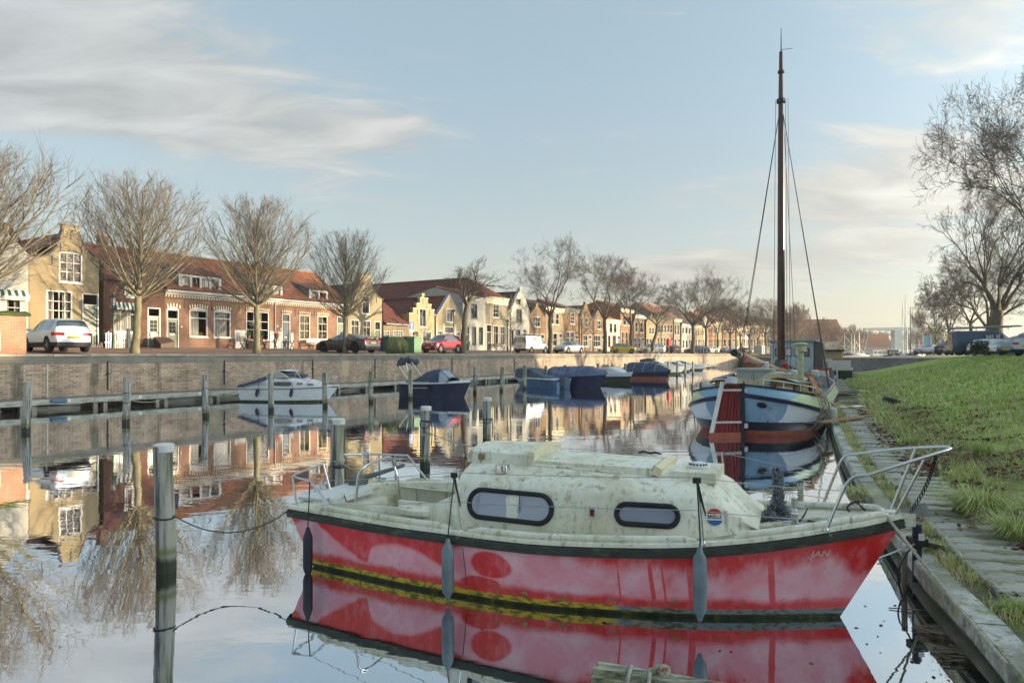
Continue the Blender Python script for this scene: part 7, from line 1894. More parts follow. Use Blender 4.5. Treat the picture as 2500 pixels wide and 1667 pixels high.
# white cabin cruiser
t,L = berth('white cabin cruiser with script name moored left of the navy canopy boat','cabin_cruiser',606,978,816,981,5.6,0.95)
rg = hullmesh(L,2.2,0.78,0.8,0.75,0.9,rows=(-1,0.05,0.13,0.86,0.92,1.0)); CR = t
hull_part(t,rg,[2,2,0,1,0],[M_BW,M_TAR,M_SLIME])
b = MB(); rings = []
for x,w,zt in ((0.25,0.86,1.05),(1.5,0.95,1.28),(2.0,0.95,1.35),(3.3,0.86,1.30),(4.2,0.62,1.12),(4.9,0.3,0.95)):
 rings.append([(x,-w,0.76),(x,-w * 0.93,zt - 0.12),(x,-w * 0.75,zt),(x,w * 0.75,zt),(x,w * 0.93,zt - 0.12),(x,w,0.76)])
b.loft(rings,False,True,True); b.build('cabin',M_BW,t,35)
deck_part(t,rg,0.0,M_BW,0.6,1.0)
b = MB(); b.loft([[(-0.05,-0.98,0.80),(-0.05,-0.9,0.92),(-0.05,0.9,0.92),(-0.05,0.98,0.80)],[(0.9,-1.0,0.98),(0.9,-0.85,1.18),(0.9,0.85,1.18),(0.9,1.0,0.98)],[(1.65,-0.99,1.2),(1.65,-0.8,1.45),(1.65,0.8,1.45),(1.65,0.99,1.2)]],False,True,True); b.build('cockpit_cover',M_CANVAS,t,50)
b = MB(); P = [(1.65,-0.85,1.33),(2.3,-0.78,1.72),(3.0,-0.85,1.35)]
for s in (-1,1): b.add([(x,s * abs(y),z) for x,y,z in P],[(0,1,2)])
b.quad((2.3,-0.78,1.72),(2.3,0.78,1.72),(3.0,0.85,1.35),(3.0,-0.85,1.35)); b.build('windscreen',glassmat('tinted_screen',(0.20,0.20,0.16),0.3),t)
b = MB(); b.tube([(1.65,-0.86,1.34),(2.3,-0.79,1.73),(3.0,-0.86,1.36)],0.02,5); b.tube([(2.3,-0.79,1.73),(2.3,0.79,1.73)],0.02,5); b.quad((2.25,-0.8,1.75),(2.9,-0.6,1.68),(2.9,0.6,1.68),(2.25,0.8,1.75)); b.build('screen_frame',M_GRPW,t)
b = MB(); b.sphere((2.6,-0.2,1.5),0.35,0.5,0.14); b.sphere((3.3,0.1,1.42),0.28,0.4,0.12); b.build('folded_canopy',M_CANVAS,t,60)
b = MB(); b.tube([(3.55,-0.5,1.3),(3.05,-0.45,1.95)],0.02,5); b.sphere((3.03,-0.45,1.98),0.06,n=8,m=5); b.build('mast_light',M_WHITE,t)
def stadium(x0,x1,z0,z1,y,n=6,sl=0.0):
 r = (z1 - z0) / 2; zc = (z0 + z1) / 2; return [(x1 - r + r * cos(a),y,zc + r * sin(a)) for a in [-pi / 2 + pi * i / n for i in range(n + 1)]] + [(x0 + r + r * cos(a),y,zc + r * sin(a)) for a in [pi / 2 + pi * i / n for i in range(n + 1)]]
M_TINT = glassmat('tinted_port',(0.06,0.07,0.08),0.25)
for x0,x1,z0,z1,y in ((2.15,3.2,0.93,1.10,-0.925),(3.45,3.85,0.95,1.09,-0.80),(4.0,4.4,0.92,1.03,-0.66)):
 pts = stadium(x0,x1,z0,z1,y); f = MB().tube(pts,0.018,5,closed=True).build('porthole',M_IRON if x0 < 3 else M_GRPW,t); MB().add([(x,y_ - 0.012,z) for x,y_,z in pts],[tuple(range(len(pts)))]).build('pane',M_TINT,f)
b = MB(); b.tube(spline([(3.9,-0.62,0.95),(4.3,-0.58,1.28),(5.1,-0.25,1.36),(5.5,0,1.38),(5.1,0.25,1.36),(4.3,0.58,1.28),(3.9,0.62,0.95)],4),0.018,6); b.tube([(4.9,-0.3,0.93),(5.2,-0.2,1.36)],0.015,5); b.tube([(4.5,-0.5,0.93),(4.7,-0.42,1.33)],0.015,5); b.build('bow_rail',M_STEEL,t,60)
o = link('lettering',text_mesh('Liberty',0.26,mat('grey_script',(0.25,0.27,0.33),0.5,var=0),0.001,shear=0.35),t,(1.35,-0.965,1.0),(radians(82),0,0))
for x in (1.25,3.3): b = fender_mesh(0.5,0.09,M_NAVY); f = thing('fender',('navy fender near the stern of the white cruiser' if x < 2 else 'navy fender near the bow of the white cruiser'),'fender',(Matrix.Translation(t.location) @ Matrix.Rotation(t.rotation_euler.z,4,'Z') @ Matrix.Diagonal((*t.scale,1))) @ Vector((x,-1.18,0.28)),0,'fenders on the white cruiser'); link('fender_body',b,f,(0,0,0),(0.0,0.22,t.rotation_euler.z)); MB().tube([(0.1,0,0.48),(0.12,0.05,0.75)],0.01,4).build('lanyard',ROPE_D,f)

# navy boat with canopy
t,L = berth('navy motor boat with blue canopy and folded sunshade','canopy_boat',992,966,1140,970,5.6,0.92)
rg = hullmesh(L,2.1,0.88,0.85,0.55,0.9,rows=(-1,0.0,0.4,0.92,1.0)); hull_part(t,rg,[1,0,0,2],[M_NAVY,M_SLIME,M_GRPW]); deck_part(t,rg,0.0,M_GRPW,0.0,1.0)
b = MB(); rings = []
for x,w,z in ((0.5,0.8,1.0),(1.2,0.85,1.12),(2.2,0.88,1.62),(2.9,0.86,1.78),(3.4,0.84,1.74)): rings.append([(x,-w,0.90),(x,-w * 0.92,0.9 + (z - 0.9) * .6),(x,-w * .6,z - .05),(x,0,z),(x,w * .6,z - .05),(x,w * .92,0.9 + (z - 0.9) * .6),(x,w,0.90)])
b.loft(rings,False,True,True); b.build('canopy',M_CANVAS,t,50)
b = MB(); rings2 = [rings[-1],[(4.15,-0.8,0.92),(4.15,-0.74,1.1),(4.12,-.5,1.2),(4.1,0,1.25),(4.12,.5,1.2),(4.15,.74,1.1),(4.15,.8,0.92)]]; b.loft(rings2,False,False,False); b.build('canopy_window',glassmat('vinyl_window',(0.16,0.19,0.22),0.3,rough=0.15),t)
b = MB(); b.tube([(x,y - .01 if y < 0 else y + .01,z) for x,y,z in rings[-1]],0.035,5)
b.tube([rings2[0][2],rings2[1][2]],0.025,5); b.tube([rings2[0][4],rings2[1][4]],0.025,5); b.tube([(x,y,z) for x,y,z in rings2[1]],0.03,5); b.each('canopy_seam',M_CANVAS,t)
b = MB(); b.tube(spline([(-0.35,-0.6,1.9),(-0.1,-0.3,2.25),(0.3,0.1,2.28),(0.75,0.5,2.15)],5),[0.10,.20,.16,.24,.19,.27,.21,.28,.22,.26,.19,.25,.17,.2,.14,0.06],9); b.v = [(x + .05 * sin(9 * z + 5 * y),y + .05 * sin(11 * x),z + .05 * sin(8 * y + 6 * x)) for x,y,z in b.v]; b.build('folded_sunshade',mat('slate_canvas',(0.045,0.055,0.075),.8,var=.3,vscale=4),t,50)
b = MB(); b.tube([(-0.2,-0.7,2.0),(0.9,-0.75,0.95)],0.035,5); b.tube([(0.3,-0.4,2.15),(0.95,-0.8,0.95)],0.035,5); b.tube([(0.7,-0.3,2.2),(1.9,-0.7,1.3)],0.03,5); b.tube([(-0.4,-0.8,0.9),(-0.4,-0.8,1.4)],0.02,5); b.build('sunshade_frame',M_GRPW,t)

# small blue boat with name
t,L = berth('blue boat with pale lettering and dark canopy beside the long navy sloop','name_boat',1372,948,1262,940,4.6,0.95)
rg = hullmesh(L,1.9,0.72,0.85,0.6,0.9,rows=(-1,0.0,0.55,0.9,1.0)); hull_part(t,rg,[2,0,0,1],[mat('mid_blue_gelcoat',(0.05,0.11,0.22),0.3,var=0.15),M_GRPW,M_SLIME]); deck_part(t,rg,0.0,M_GRPW)
b = MB(); rings = []
for x,w,z in ((0.2,0.7,0.78),(0.9,0.8,0.95),(1.8,0.85,1.15),(2.3,0.84,1.5),(3.2,0.8,1.55),(3.9,0.6,1.5)): rings.append([(x,-w,0.72),(x,-w * .92,z - .12),(x,0,z),(x,w * .92,z - .12),(x,w,0.72)])
b.loft(rings,False,True,True); b.build('canopy',M_CANVAS_G,t,45); b = MB(); b.tube(rings[3],0.03,5); b.tube([(2.3,0.82,1.38),(1.2,0.84,0.95)],0.03,5); b.each('canopy_seam',M_NAVY,t)
me = text_mesh('EMELIA',0.22,mat('silver_letters',(0.62,0.64,0.66),0.4,var=0),0.002); link('lettering',me,t,(2.75,0.98,0.5),(radians(90),0,pi)); b = MB(); b.box(0.05,0.10,0.5,0.62,-0.2,0.75); b.box(-0.05,0.05,0.2,0.5,0.0,0.5); b.build('boarding_ladder',mat('ladder_blue',(0.25,0.40,0.55),0.4),t); MB().box(-0.45,-0.05,-0.25,0.25,0.1,0.85).build('outboard_motor',M_CANVAS_G,t)

# long navy covered sloop
t,L = berth('long navy sloop under a full faded blue cover','covered_sloop',1335,943,1474,947,6.9,0.95)
rg = hullmesh(L,2.5,0.95,0.82,0.75,0.92,rows=(-1,0.0,0.5,0.9,1.0),bow_z=0.25); hull_part(t,rg,[1,0,0,0],[M_NAVY,M_SLIME])
b = MB(); rings = []
for r in rg:
 x,w,z = r[-1]; u = x / L; zt = 0.98 + 0.62 * min(1,u / 0.12) * (1 if u < 0.72 else max(0.0,1 - ((u - .72) / .28) ** 1.4)) + 0.15 * u
 rings.append([(x,-w - 0.03,z - 0.16),(x,-w * 1.0,z + 0.05),(x,-w * .55,zt - 0.07),(x,0,zt),(x,w * .55,zt - 0.07),(x,w * 1.0,z + 0.05),(x,w + 0.03,z - 0.16)])
b.loft(rings,False,True,True); b.build('cover',M_CANVAS2,t,60); b = MB()
for i in (3,6,9,12,15): b.tube([(x,y * 1.02,z + 0.012) for x,y,z in rings[i]],0.014,4)
b.each('lashing',ROPE_D,t)
# small white cruiser
t,L = berth('small white cruiser half hidden right of the covered sloop','cabin_cruiser',1462,930,1540,934,6.2,0.9)
rg = hullmesh(L,2.2,0.85,0.82,0.7,rows=(-1,0.0,0.35,0.62,1.0)); hull_part(t,rg,[2,2,1,0],[M_BW,M_NAVY,M_SLIME]); deck_part(t,rg,0.0,M_BW)
b = MB(); b.loft([[(x,-w,.84),(x,-w * .9,z),(x,w * .9,z),(x,w,.84)] for x,w,z in ((0.3,.8,1.3),(2.5,.85,1.5),(3.8,.7,1.25),(4.8,.3,.95))],False,True,True); b.build('cabin',M_BW,t); pts = stadium(1.4,2.8,1.0,1.25,-0.86); f = MB().tube(pts,.02,5,closed=True).build('porthole',M_GRPW,t); MB().add([(x,y - .01,z) for x,y,z in pts],[tuple(range(len(pts)))]).build('pane',M_TINT,f)
b = MB(); b.loft([[(x,-w,1.1),(x,0,z),(x,w,1.1)] for x,w,z in ((0.2,.8,1.35),(1.6,.85,1.65),(2.4,.8,1.5))],False,True,True); b.build('cockpit_cover',M_CANVAS_G,t)
# big navy covered boat with white wheelhouse cruiser behind
t,L = berth('large boat under a navy cover with white wheelhouse roof','covered_cruiser',1522,924,1632,927,9.0,0.8)
rg = hullmesh(L,2.9,1.05,0.84,0.9,rows=(-1,0.0,0.3,0.9,1.0)); hull_part(t,rg,[1,2,0,0],[M_NAVY,M_SLIME,M_ANTI])
b = MB(); rings = []
for r in rg[:-1]:
 x,w,z = r[-1]; u = x / L; zt = 1.15 + 0.95 * min(1,u / .2) * (1 if u < .6 else max(0.05,1 - ((u - .6) / .4) ** 1.5)); rings.append([(x,-w - .03,z - .2),(x,-w,z + .08),(x,-w * .6,zt - .1),(x,0,zt),(x,w * .6,zt - .1),(x,w,z + .08),(x,w + .03,z - .2)])
b.loft(rings,False,True,True); b.build('cover',M_CANVAS,t,60); b = MB()
for i in (3,7,11,15): b.tube([(x,y * 1.02,z + 0.015) for x,y,z in rings[i]],0.02,4)
b.each('lashing',M_GRPW,t)
t,L = berth('white motor cruiser with dark canopy behind the large covered boat','motor_cruiser',1560,913,1668,914,10.0,0.66)
rg = hullmesh(L,3.0,1.25,0.82,1.2,rows=(-1,0.0,0.3,0.9,1.0),bow_z=.3); hull_part(t,rg,[1,1,0,0],[M_BW,M_SLIME]); deck_part(t,rg,0,M_BW)
b = MB(); b.loft([[(x,-w,1.25),(x,-w * .88,z),(x,w * .88,z),(x,w,1.25)] for x,w,z in ((0.6,1.2,2.5),(3.4,1.25,2.7),(5.2,1.1,2.1),(7.8,.6,1.5))],False,True,True); b.build('superstructure',M_BW,t,30); b = MB(); b.loft([[(x,-1.16,2.3),(x,-1.05,z),(x,1.05,z),(x,1.16,2.3)] for x,z in ((0.4,2.75),(2.0,3.0),(3.6,2.9))],False,True,True); b.build('canopy',mat('charcoal_canvas',(0.06,0.075,0.09),0.7),t,40); MB().quad((3.5,-1.15,2.45),(5.0,-1.05,2.05),(5.0,-1.0,1.8),(3.5,-1.17,2.1)).build('side_window',M_DARKGLASS,t)
for (a,b2,c,d_),lb,L in (((1622,907,1688,908),'white sports cruiser beyond the dark canopied cruiser',9.5),((1640,903,1722,904),'furthest white sports cruiser in the far berths',11.0)):
 t,_ = berth(lb,'sports_cruiser',a,b2,c,d_,L,0.6); rg = hullmesh(L,3.1,1.35,0.82,1.5,rows=(-1,0.0,0.25,0.9,1.0),bow_z=.35); hull_part(t,rg,[1,1,0,0],[M_BW,M_SLIME]); deck_part(t,rg,0,M_BW)
 b = MB(); b.loft([[(x,-w,1.35),(x,-w * .85,z),(x,w * .85,z),(x,w,1.35)] for x,w,z in ((0.6,1.25,2.3),(3.4,1.25,2.5),(5.6,1.0,1.9),(8.0,.5,1.6))],False,True,True); b.build('superstructure',M_BW,t,30); b = MB(); b.tube([(1.5,-1.1,2.3),(0.9,-1.0,3.0),(0.9,1.0,3.0),(1.5,1.1,2.3)],.06,6); b.build('radar_arch',M_BW,t); MB().quad((3.5,-1.12,2.4),(5.4,-0.95,1.95),(5.4,-1.0,1.75),(3.5,-1.22,1.9)).build('side_window',M_DARKGLASS,t)
 MB().tube([(5.0,-1.2,1.7),(7.5,-.9,2.0),(L + .2,0,2.3)],.025,5).build('bow_rail',M_STEEL,t)
# ropes between boats, posts and jetty
fp = lambda i,z: far_posts[i] + Vector((0,0,z))
CRW = Matrix.Translation(CR.location) @ Matrix.Rotation(CR.rotation_euler.z,4,'Z') @ Matrix.Diagonal((*CR.scale,1))
small_rope('pale rope from the left edge post to the jetty',fp(0,1.1),Q(quay(240,975,JD)[0],JD,0.45),0.25)
small_rope('pale rope from the second far post to the jetty',fp(1,0.9),Q(quay(420,970,JD)[0],JD,0.45),0.25)
small_rope('pale rope from the third far post to the white cruiser stern',fp(2,0.9),CRW @ Vector((0.1,-0.9,0.5)),0.12)
small_rope('pale rope from the white cruiser bow to its post',CRW @ Vector((5.3,0,1.0)),fp(4,1.0),0.15)
small_rope('pale rope from the white cruiser bow to the lone post',CRW @ Vector((5.3,0.2,0.95)),fp(5,0.8),0.12)
small_rope('long pale rope stretched along the navy canopy boat',fp(6,0.95),fp(8,0.85),0.05)
small_rope('lower pale rope along the navy canopy boat',fp(6,0.6),fp(8,0.55),0.05)
small_rope('rope between the leaning post and the blue name boat',fp(9,0.8),fp(11,0.75),0.05)
small_rope('yellow-green rope along the covered sloop',fp(12,0.9),fp(14,0.95),0.06,mat('yellow_rope',(0.38,0.37,0.12),0.8))
# ropes of the red boat
W = lambda x,y,z: RBW @ Vector((x,y,z))
def big_rope(label,pts,m=None,r=0.011): MB().tube(pts,r,6).build('mooring_rope',m or ROPE_L,None,60,label=label,cat='rope',group='ropes of the red boat')
big_rope('dark slack rope from the lone front post to the stern of the red boat',sag((-3.98 + 0.11,7.80,0.66),W(-0.2,-0.85,0.72),0.26,18),mat('olive_rope',(0.10,0.10,0.06),0.9,var=0.3,vscale=40),0.008)
big_rope('pale rope from the mossy post to the cockpit hoop of the red boat',sag((-2.9,11.3,0.75),W(-0.1,0.85,0.75),0.06,10),ROPE_L,0.010)
big_rope('thin line from the mossy post across the cockpit of the red boat',sag((-2.86,11.32,0.72),W(0.45,-0.75,0.80),0.10,10),ROPE_D,0.007)
big_rope('pale rope from the post behind the cockpit to the cabin side',sag((-1.85,14.9,0.80),W(2.1,1.05,1.2),0.1,10),ROPE_L,0.011)
b = MB(); b.sphere(at_depth(1158,1091,15.5),0.055); b.build('rope_float',M_RUBBER,None,60,label='small black ball float in the water behind the cabin roof',cat='float')
# ================================================================ vehicles
def paint(name,c,metal=0.3,rough=0.28): return mat(name,c,rough,metal,var=0.06,vscale=2,coat=0.6)
M_CARGLASS = glassmat('car_glass',(0.02,0.024,0.028),0.35)
M_PLASTIC = mat('black_plastic',(0.02,0.02,0.022),0.6,var=0.1)
M_TAIL = mat('tail_lamp',(0.35,0.012,0.012),0.2,var=0); M_HEAD = mat('head_lamp',(0.60,0.62,0.64),0.1,0.3,var=0); M_PLATE = mat('yellow_plate',(0.62,0.42,0.03),0.5,var=0.05); M_ALLOY = mat('alloy_rim',(0.45,0.45,0.46),0.3,0.8,var=0.1)
WHEEL_CACHE = {}
def wheel_meshes(r,w,dark):
 k = (round(r,3),dark)
 if k not in WHEEL_CACHE:
  b = MB(); b.lathe([(r * 0.66,-w / 2),(r * 0.94,-w / 2),(r,-w / 2 + 0.03),(r,w / 2 - 0.03),(r * 0.94,w / 2),(r * 0.66,w / 2)],22,axis='y'); ty = b.mesh('tyre',M_RUBBER,40)
  b = MB(); b.lathe([(r * 0.67,-w / 2 + 0.01),(r * 0.60,-w / 2),(r * 0.60,w / 2),(r * 0.67,w / 2 - 0.01)],20,axis='y')
  for s in (-1,1):
   y = s * (w / 2 - 0.015)
   for i in range(5):
    a = i * 2 * pi / 5; b.bar((0,y,0),(r * 0.63 * cos(a),y,r * 0.63 * sin(a)),0.03,0.085,up=(0,1,0)) if False else b.bar((0,y,0),(r * 0.63 * cos(a),y,r * 0.63 * sin(a)),r * 0.20,0.03,up=(0,1,0))
  b.lathe([(r * 0.16,-w / 2 - 0.005),(r * 0.16,w / 2 + 0.005)],10,axis='y'); rim = b.mesh('rim',M_PLASTIC if dark else M_ALLOY)
  WHEEL_CACHE[k] = (ty,rim)
 return WHEEL_CACHE[k]
# side profiles: roof line (x share from rear 0 to front 1, z), waist (z rear, z front), glass span, windscreen span, rear screen span
PROF = {
 'suv': dict(L=4.2,w=0.90,r=0.35,top=[(0,.55),(.012,1.06),(.03,1.2),(.08,1.57),(.18,1.66),(.45,1.67),(.57,1.61),(.73,1.08),(.80,1.02),(.95,.88),(.99,.70),(1,.5)],belt=(1.08,1.02),g=(.10,.69),ws=(.585,.72),rs=(.038,.083),low=.24,pil=(.30,.48),clad=True),
 'hatch': dict(L=4.0,w=0.86,r=0.31,top=[(0,.5),(.02,.92),(.05,1.05),(.13,1.40),(.25,1.46),(.48,1.47),(.60,1.40),(.77,.98),(.85,.92),(.97,.75),(1,.5)],belt=(.94,.90),g=(.10,.72),ws=(.61,.755),rs=(.055,.13),low=.20,pil=(.34,.52),clad=False),
 'mini': dict(L=3.6,w=0.81,r=0.29,top=[(0,.5),(.02,.90),(.06,1.08),(.16,1.40),(.30,1.48),(.48,1.48),(.60,1.40),(.78,.98),(.88,.90),(.98,.68),(1,.45)],belt=(.93,.90),g=(.12,.73),ws=(.61,.765),rs=(.065,.155),low=.20,pil=(.40,),clad=False),
 'coupe': dict(L=5.0,w=0.98,r=0.36,top=[(0,.5),(.01,.92),(.05,1.03),(.20,1.24),(.34,1.40),(.48,1.44),(.57,1.40),(.72,1.03),(.85,.92),(.97,.72),(1,.45)],belt=(.98,.92),g=(.16,.69),ws=(.575,.715),rs=(.07,.30),low=.18,pil=(.38,.50),clad=False),
 'saloon': dict(L=4.7,w=0.93,r=0.34,top=[(0,.5),(.01,.90),(.05,1.02),(.13,1.08),(.30,1.40),(.45,1.45),(.57,1.41),(.74,1.0),(.86,.90),(.97,.70),(1,.45)],belt=(.96,.90),g=(.17,.71),ws=(.58,.735),rs=(.14,.29),low=.19,pil=(.36,.50),clad=False),
 'estate': dict(L=4.5,w=0.90,r=0.33,top=[(0,.5),(.02,.95),(.05,1.08),(.12,1.45),(.25,1.52),(.50,1.53),(.60,1.46),(.76,1.02),(.86,.94),(.97,.74),(1,.5)],belt=(.97,.93),g=(.09,.72),ws=(.61,.75),rs=(.055,.12),low=.21,pil=(.32,.50),clad=False),
 'van': dict(L=4.9,w=0.96,r=0.33,top=[(0,.5),(.005,1.2),(.02,1.86),(.05,1.92),(.60,1.93),(.69,1.86),(.83,1.15),(.88,1.08),(.97,.88),(1,.5)],belt=(1.15,1.08),g=(.62,.80),ws=(.70,.825),rs=(.0,.0),low=.24,pil=(.64,),clad=True),
 'bigvan': dict(L=5.6,w=1.02,r=0.35,top=[(0,.5),(.005,1.3),(.02,2.15),(.05,2.24),(.62,2.26),(.70,2.15),(.86,1.28),(.91,1.15),(.98,.9),(1,.5)],belt=(1.35,1.25),g=(.66,.83),ws=(.71,.855),rs=(.0,.0),low=.25,pil=(.68,),clad=False)}
def car(name,label,kind,loc,heading,pm,group=None,glass_rear=False,dark_rim=False,letters=None,wings=None,scale=1.0):
 d = PROF[kind]; L,w,r = d['L'],d['w'],d['r']; t = thing(name,label,'van' if 'van' in kind else 'car',loc,heading,group); t.scale = (scale,) * 3
 tx = [p[0] for p in d['top']]; tzz = [p[1] for p in d['top']]; fa,ra = 0.82 if kind != 'bigvan' else .83,0.19 if kind != 'bigvan' else .2
 us = set([0,.004,.012,.03,.06,.1,.9,.94,.97,.988,.996,1.0] + [i / 34 for i in range(35)] + list(d['g']) + list(d['ws']) + list(d['rs']) + tx)
 for c in (fa,ra):
  for q in range(-8,9): us.add(c + q / 8 * (r + .05) / L)
 pil = d['pil']
 for p in pil: us.add(p - .008); us.add(p + .008)
 us = sorted(u for u in us if 0 <= u <= 1); us = [u for i,u in enumerate(us) if i == 0 or u - us[i - 1] > 0.0025]
 rings = []; info = []
 for u in us:
  x = (u - 0.5) * L; top = interp(tx,tzz,u); top = (interp(tx,tzz,u - .012) + 2 * top + interp(tx,tzz,u + .012)) / 4 if .05 < u < .95 else top
  e = min(u,1 - u) * L; k = 1 - 0.20 * max(0,1 - e / 0.55) ** 2.2
  low = d['low'] + (0.12 * max(0,1 - e / 0.3))
  for c in (fa,ra):
   dx = abs(u - c) * L; R_ = r + 0.055
   if dx < R_: low = max(low,r + sqrt(R_ * R_ - dx * dx))
  belt = d['belt'][0] + (d['belt'][1] - d['belt'][0]) * u; bl = min(belt,top - 0.05); hh = top - bl
  ww = w * k; low = min(low,bl - 0.10); mid = max(low + 0.03,0.48); rw = ww * (0.93 - 0.30 * min(1,hh / 0.55)) if 'van' not in kind else ww * (0.95 - 0.12 * min(1,hh / .8))
  half = [(ww * .93,low),(ww * .985,mid),(ww,(mid + bl) / 2 + .05),(ww * .965,bl),(rw + (ww * .965 - rw) * .08,top - min(.09,hh * .35)),(rw * .88,top - min(.03,hh * .12)),(0,top)]
  rings.append([(x,-y,z) for y,z in half] + [(x,y,z) for y,z in reversed(half[:-1])]); info.append((u,hh))
 n = len(rings[0]); body = MB(); side = MB(); front = MB(); rear = MB(); clad = MB()
 g0,g1 = d['g']
 for i in range(len(rings) - 1):
  um = (us[i] + us[i + 1]) / 2; hh = min(info[i][1],info[i + 1][1])
  for j in range(n - 1):
   q = (rings[i][j],rings[i + 1][j],rings[i + 1][j + 1],rings[i][j + 1])
   if j in (3,n - 5) and g0 < um < g1 and hh > 0.10 and not any(abs(um - p) < .009 for p in pil): side.quad(*q)
   elif d['ws'][0] < um < d['ws'][1] and 4 <= j <= n - 6: front.quad(*q)
   elif d['rs'][0] < um < d['rs'][1] and 4 <= j <= n - 6: rear.quad(*q)
   elif d['clad'] and j in (0,n - 2): clad.quad(*q)
   else: body.quad(*q)
  body.quad(rings[i][0],rings[i + 1][0],rings[i + 1][-1],rings[i][-1]) if False else None
 body.add(rings[0],[tuple(range(n))]); body.add(rings[-1],[tuple(range(n))])
 body.build('body',pm,t,32,weld=True)
 for mb_,nm,mm in ((side,'side_window',M_CARGLASS),(front,'windscreen',M_CARGLASS),(rear,'rear_window',M_CARGLASS),(clad,'sill_cladding',M_PLASTIC)):
  if mb_.f: mb_.each(nm,mm,t,30)
 u0 = MB(); u0.box(-L * .49,L * .49,-w * .84,w * .84,d['low'] + .02,d['low'] + .2); u0.build('underbody',M_PLASTIC,t)
 ty,rim = wheel_meshes(r,0.22,dark_rim)
 for c in (fa,ra):
  for s in (-1,1):
   wv = link('wheel',ty,t,((c - .5) * L,s * (w - .13),r)); link('rim',rim,wv)
 zt = interp(tx,tzz,.03); zh = 0.80 if 'van' in kind else 0.72
 for s in (-1,1):
  b = MB()
  if 'van' in kind: b.box(-L / 2 - .012,-L / 2 + .10,s * w * .80,s * w * .70,0.95,1.35)
  else: b.loft([[(-L / 2 - .004 + .05 * f,s * (w * .45 + (w * .50) * f),z) for f in (0,.5,.9)] + [(-L / 2 + .24 * 1,s * w * .99,z)] for z in (.80,.94)],False,False,False)
  b.build('tail_light',M_TAIL,t)
  b = MB(); b.loft([[(L / 2 + .0 - .30 * f * f,s * (w * .42 + w * .5 * f),z - .06 * f * 0) for f in (0,.4,.8,1.0)] for z in (zh - .07,zh + .05)],False,False,False) if 'van' not in kind else b.box(L / 2 - .25,L / 2 + .003,s * w * .82,s * w * .55,.82,1.02); b.build('headlight',M_HEAD,t)
  xm = (d['ws'][1] - .5) * L - .25; zm = d['belt'][1] + .06; b = MB(); b.loft([[(xm - .06,s * w * .98,zm - .05),(xm + .06,s * w * .98,zm - .05),(xm + .05,s * w * .98,zm + .06),(xm - .06,s * w * .98,zm + .08)],[(xm - .07,s * (w + .17),zm - .04),(xm + .04,s * (w + .17),zm - .04),(xm + .02,s * (w + .17),zm + .06),(xm - .07,s * (w + .17),zm + .08)]]); b.build('wing_mirror',pm,t)
 MB().box(-L / 2 - .02,-L / 2 - .004,-.26,.26,.66,.78).build('number_plate',M_PLATE,t); MB().box(L / 2 + .004,L / 2 + .02,-.26,.26,.40,.52).build('number_plate',M_PLATE,t)
 b = MB(); b.box(-L / 2 - .012,-L / 2 + .2,-w * .80,w * .80,.30,.48); b.build('rear_bumper',M_PLASTIC,t); b = MB(); b.box(L / 2 - .2,L / 2 + .012,-w * .70,w * .70,.26,.40); b.build('front_grille',M_PLASTIC,t)
 if 'van' in kind:
  for s in (-1,1): MB().box(-L / 2 - .012,-L / 2 - .002,s * .06,s * w * .74,1.2 if kind == 'van' else 1.5,1.68 if kind == 'van' else 2.0).build('rear_window',M_CARGLASS,t)
 if letters:
  me,x,z,s = letters; o = link('lettering',me,t,(x,s * (w * 1.005),z),(radians(84),0,0 if s < 0 else pi))
 return t
P_W,P_S,P_DK,P_RED,P_YE = paint('car_white',(0.62,0.64,0.65),.1),paint('car_silver',(0.42,0.44,0.45),.6),paint('car_dark_graphite',(0.085,0.078,0.092),.5),paint('car_red',(0.36,0.015,0.03),.3),paint('car_yellow',(0.48,0.42,0.04),.1)
P_NV,P_GR,P_BL = paint('car_navy',(0.025,0.03,0.055),.4),paint('car_grey_blue',(0.16,0.19,0.23),.5),paint('van_blue',(0.05,0.085,0.15),.4)
GC = 'cars parked along the quay'
def park(name,label,kind,px,D,rev,pm,dh=0.0,**kw):
 s,_ = quay(px,HY,D); return car(name,label,kind,Q(s,D,street_z(D) + 0.005),QROT + (pi if rev else 0) + dh,pm,kw.pop('group',GC),**kw)
park('parked_car','white crossover car with black wheel arches beside the brick pillar','suv',131,36.9,True,P_W,dh=pi + radians(-0)) if False else None
# heading 0 = front along the quay away from the camera; some point towards the camera or the water
def carpx(name,label,kind,px,D,deg,pm,**kw):
 """deg: heading measured in the picture plan, 0 = to the right, 90 = straight away"""
 s,_ = quay(px,HY,D); return car(name,label,kind,Q(s,D,street_z(D) + 0.005),radians(deg),pm,kw.pop('group',GC),**kw)
carpx('parked_car','white crossover car with black wheel arches beside the brick pillar','suv',138,37.0,143,P_W)
cp = carpx('parked_car','dark graphite fastback car with black wheels and small rear wing','coupe',849,37.0,150,P_DK,dark_rim=True)
b = MB(); b.box(-2.35,-2.12,-.75,.75,1.16,1.19); b.box(-2.3,-2.2,-.5,-.46,.98,1.16); b.box(-2.3,-2.2,.46,.5,.98,1.16); b.build('rear_wing',M_PLASTIC,cp)
carpx('parked_car','red compact crossover car facing left beside the gnarled tree','suv',1079,37.2,240,P_RED)
vn = carpx('delivery_van','white delivery van with roof bars and orange lettering on its side','van',1297,37.4,58,P_W)
b = MB(); 
for x in (-1.5,-.3,.6): b.tube([(x,-.75,1.98),(x,.75,1.98)],.025,6); b.tube([(x,-.72,1.9),(x,-.72,1.98)],.03,6); b.tube([(x,.72,1.9),(x,.72,1.98)],.03,6)
b.each('roof_bar',M_IRON,vn)
b = MB()
for k in range(4): b.box(-1.1,-.35 + .08 * (k % 2),-.975,-.968,1.38 + k * .09,1.43 + k * .09)
b.each('side_print',mat('orange_print',(0.55,0.16,0.06),.5),vn)
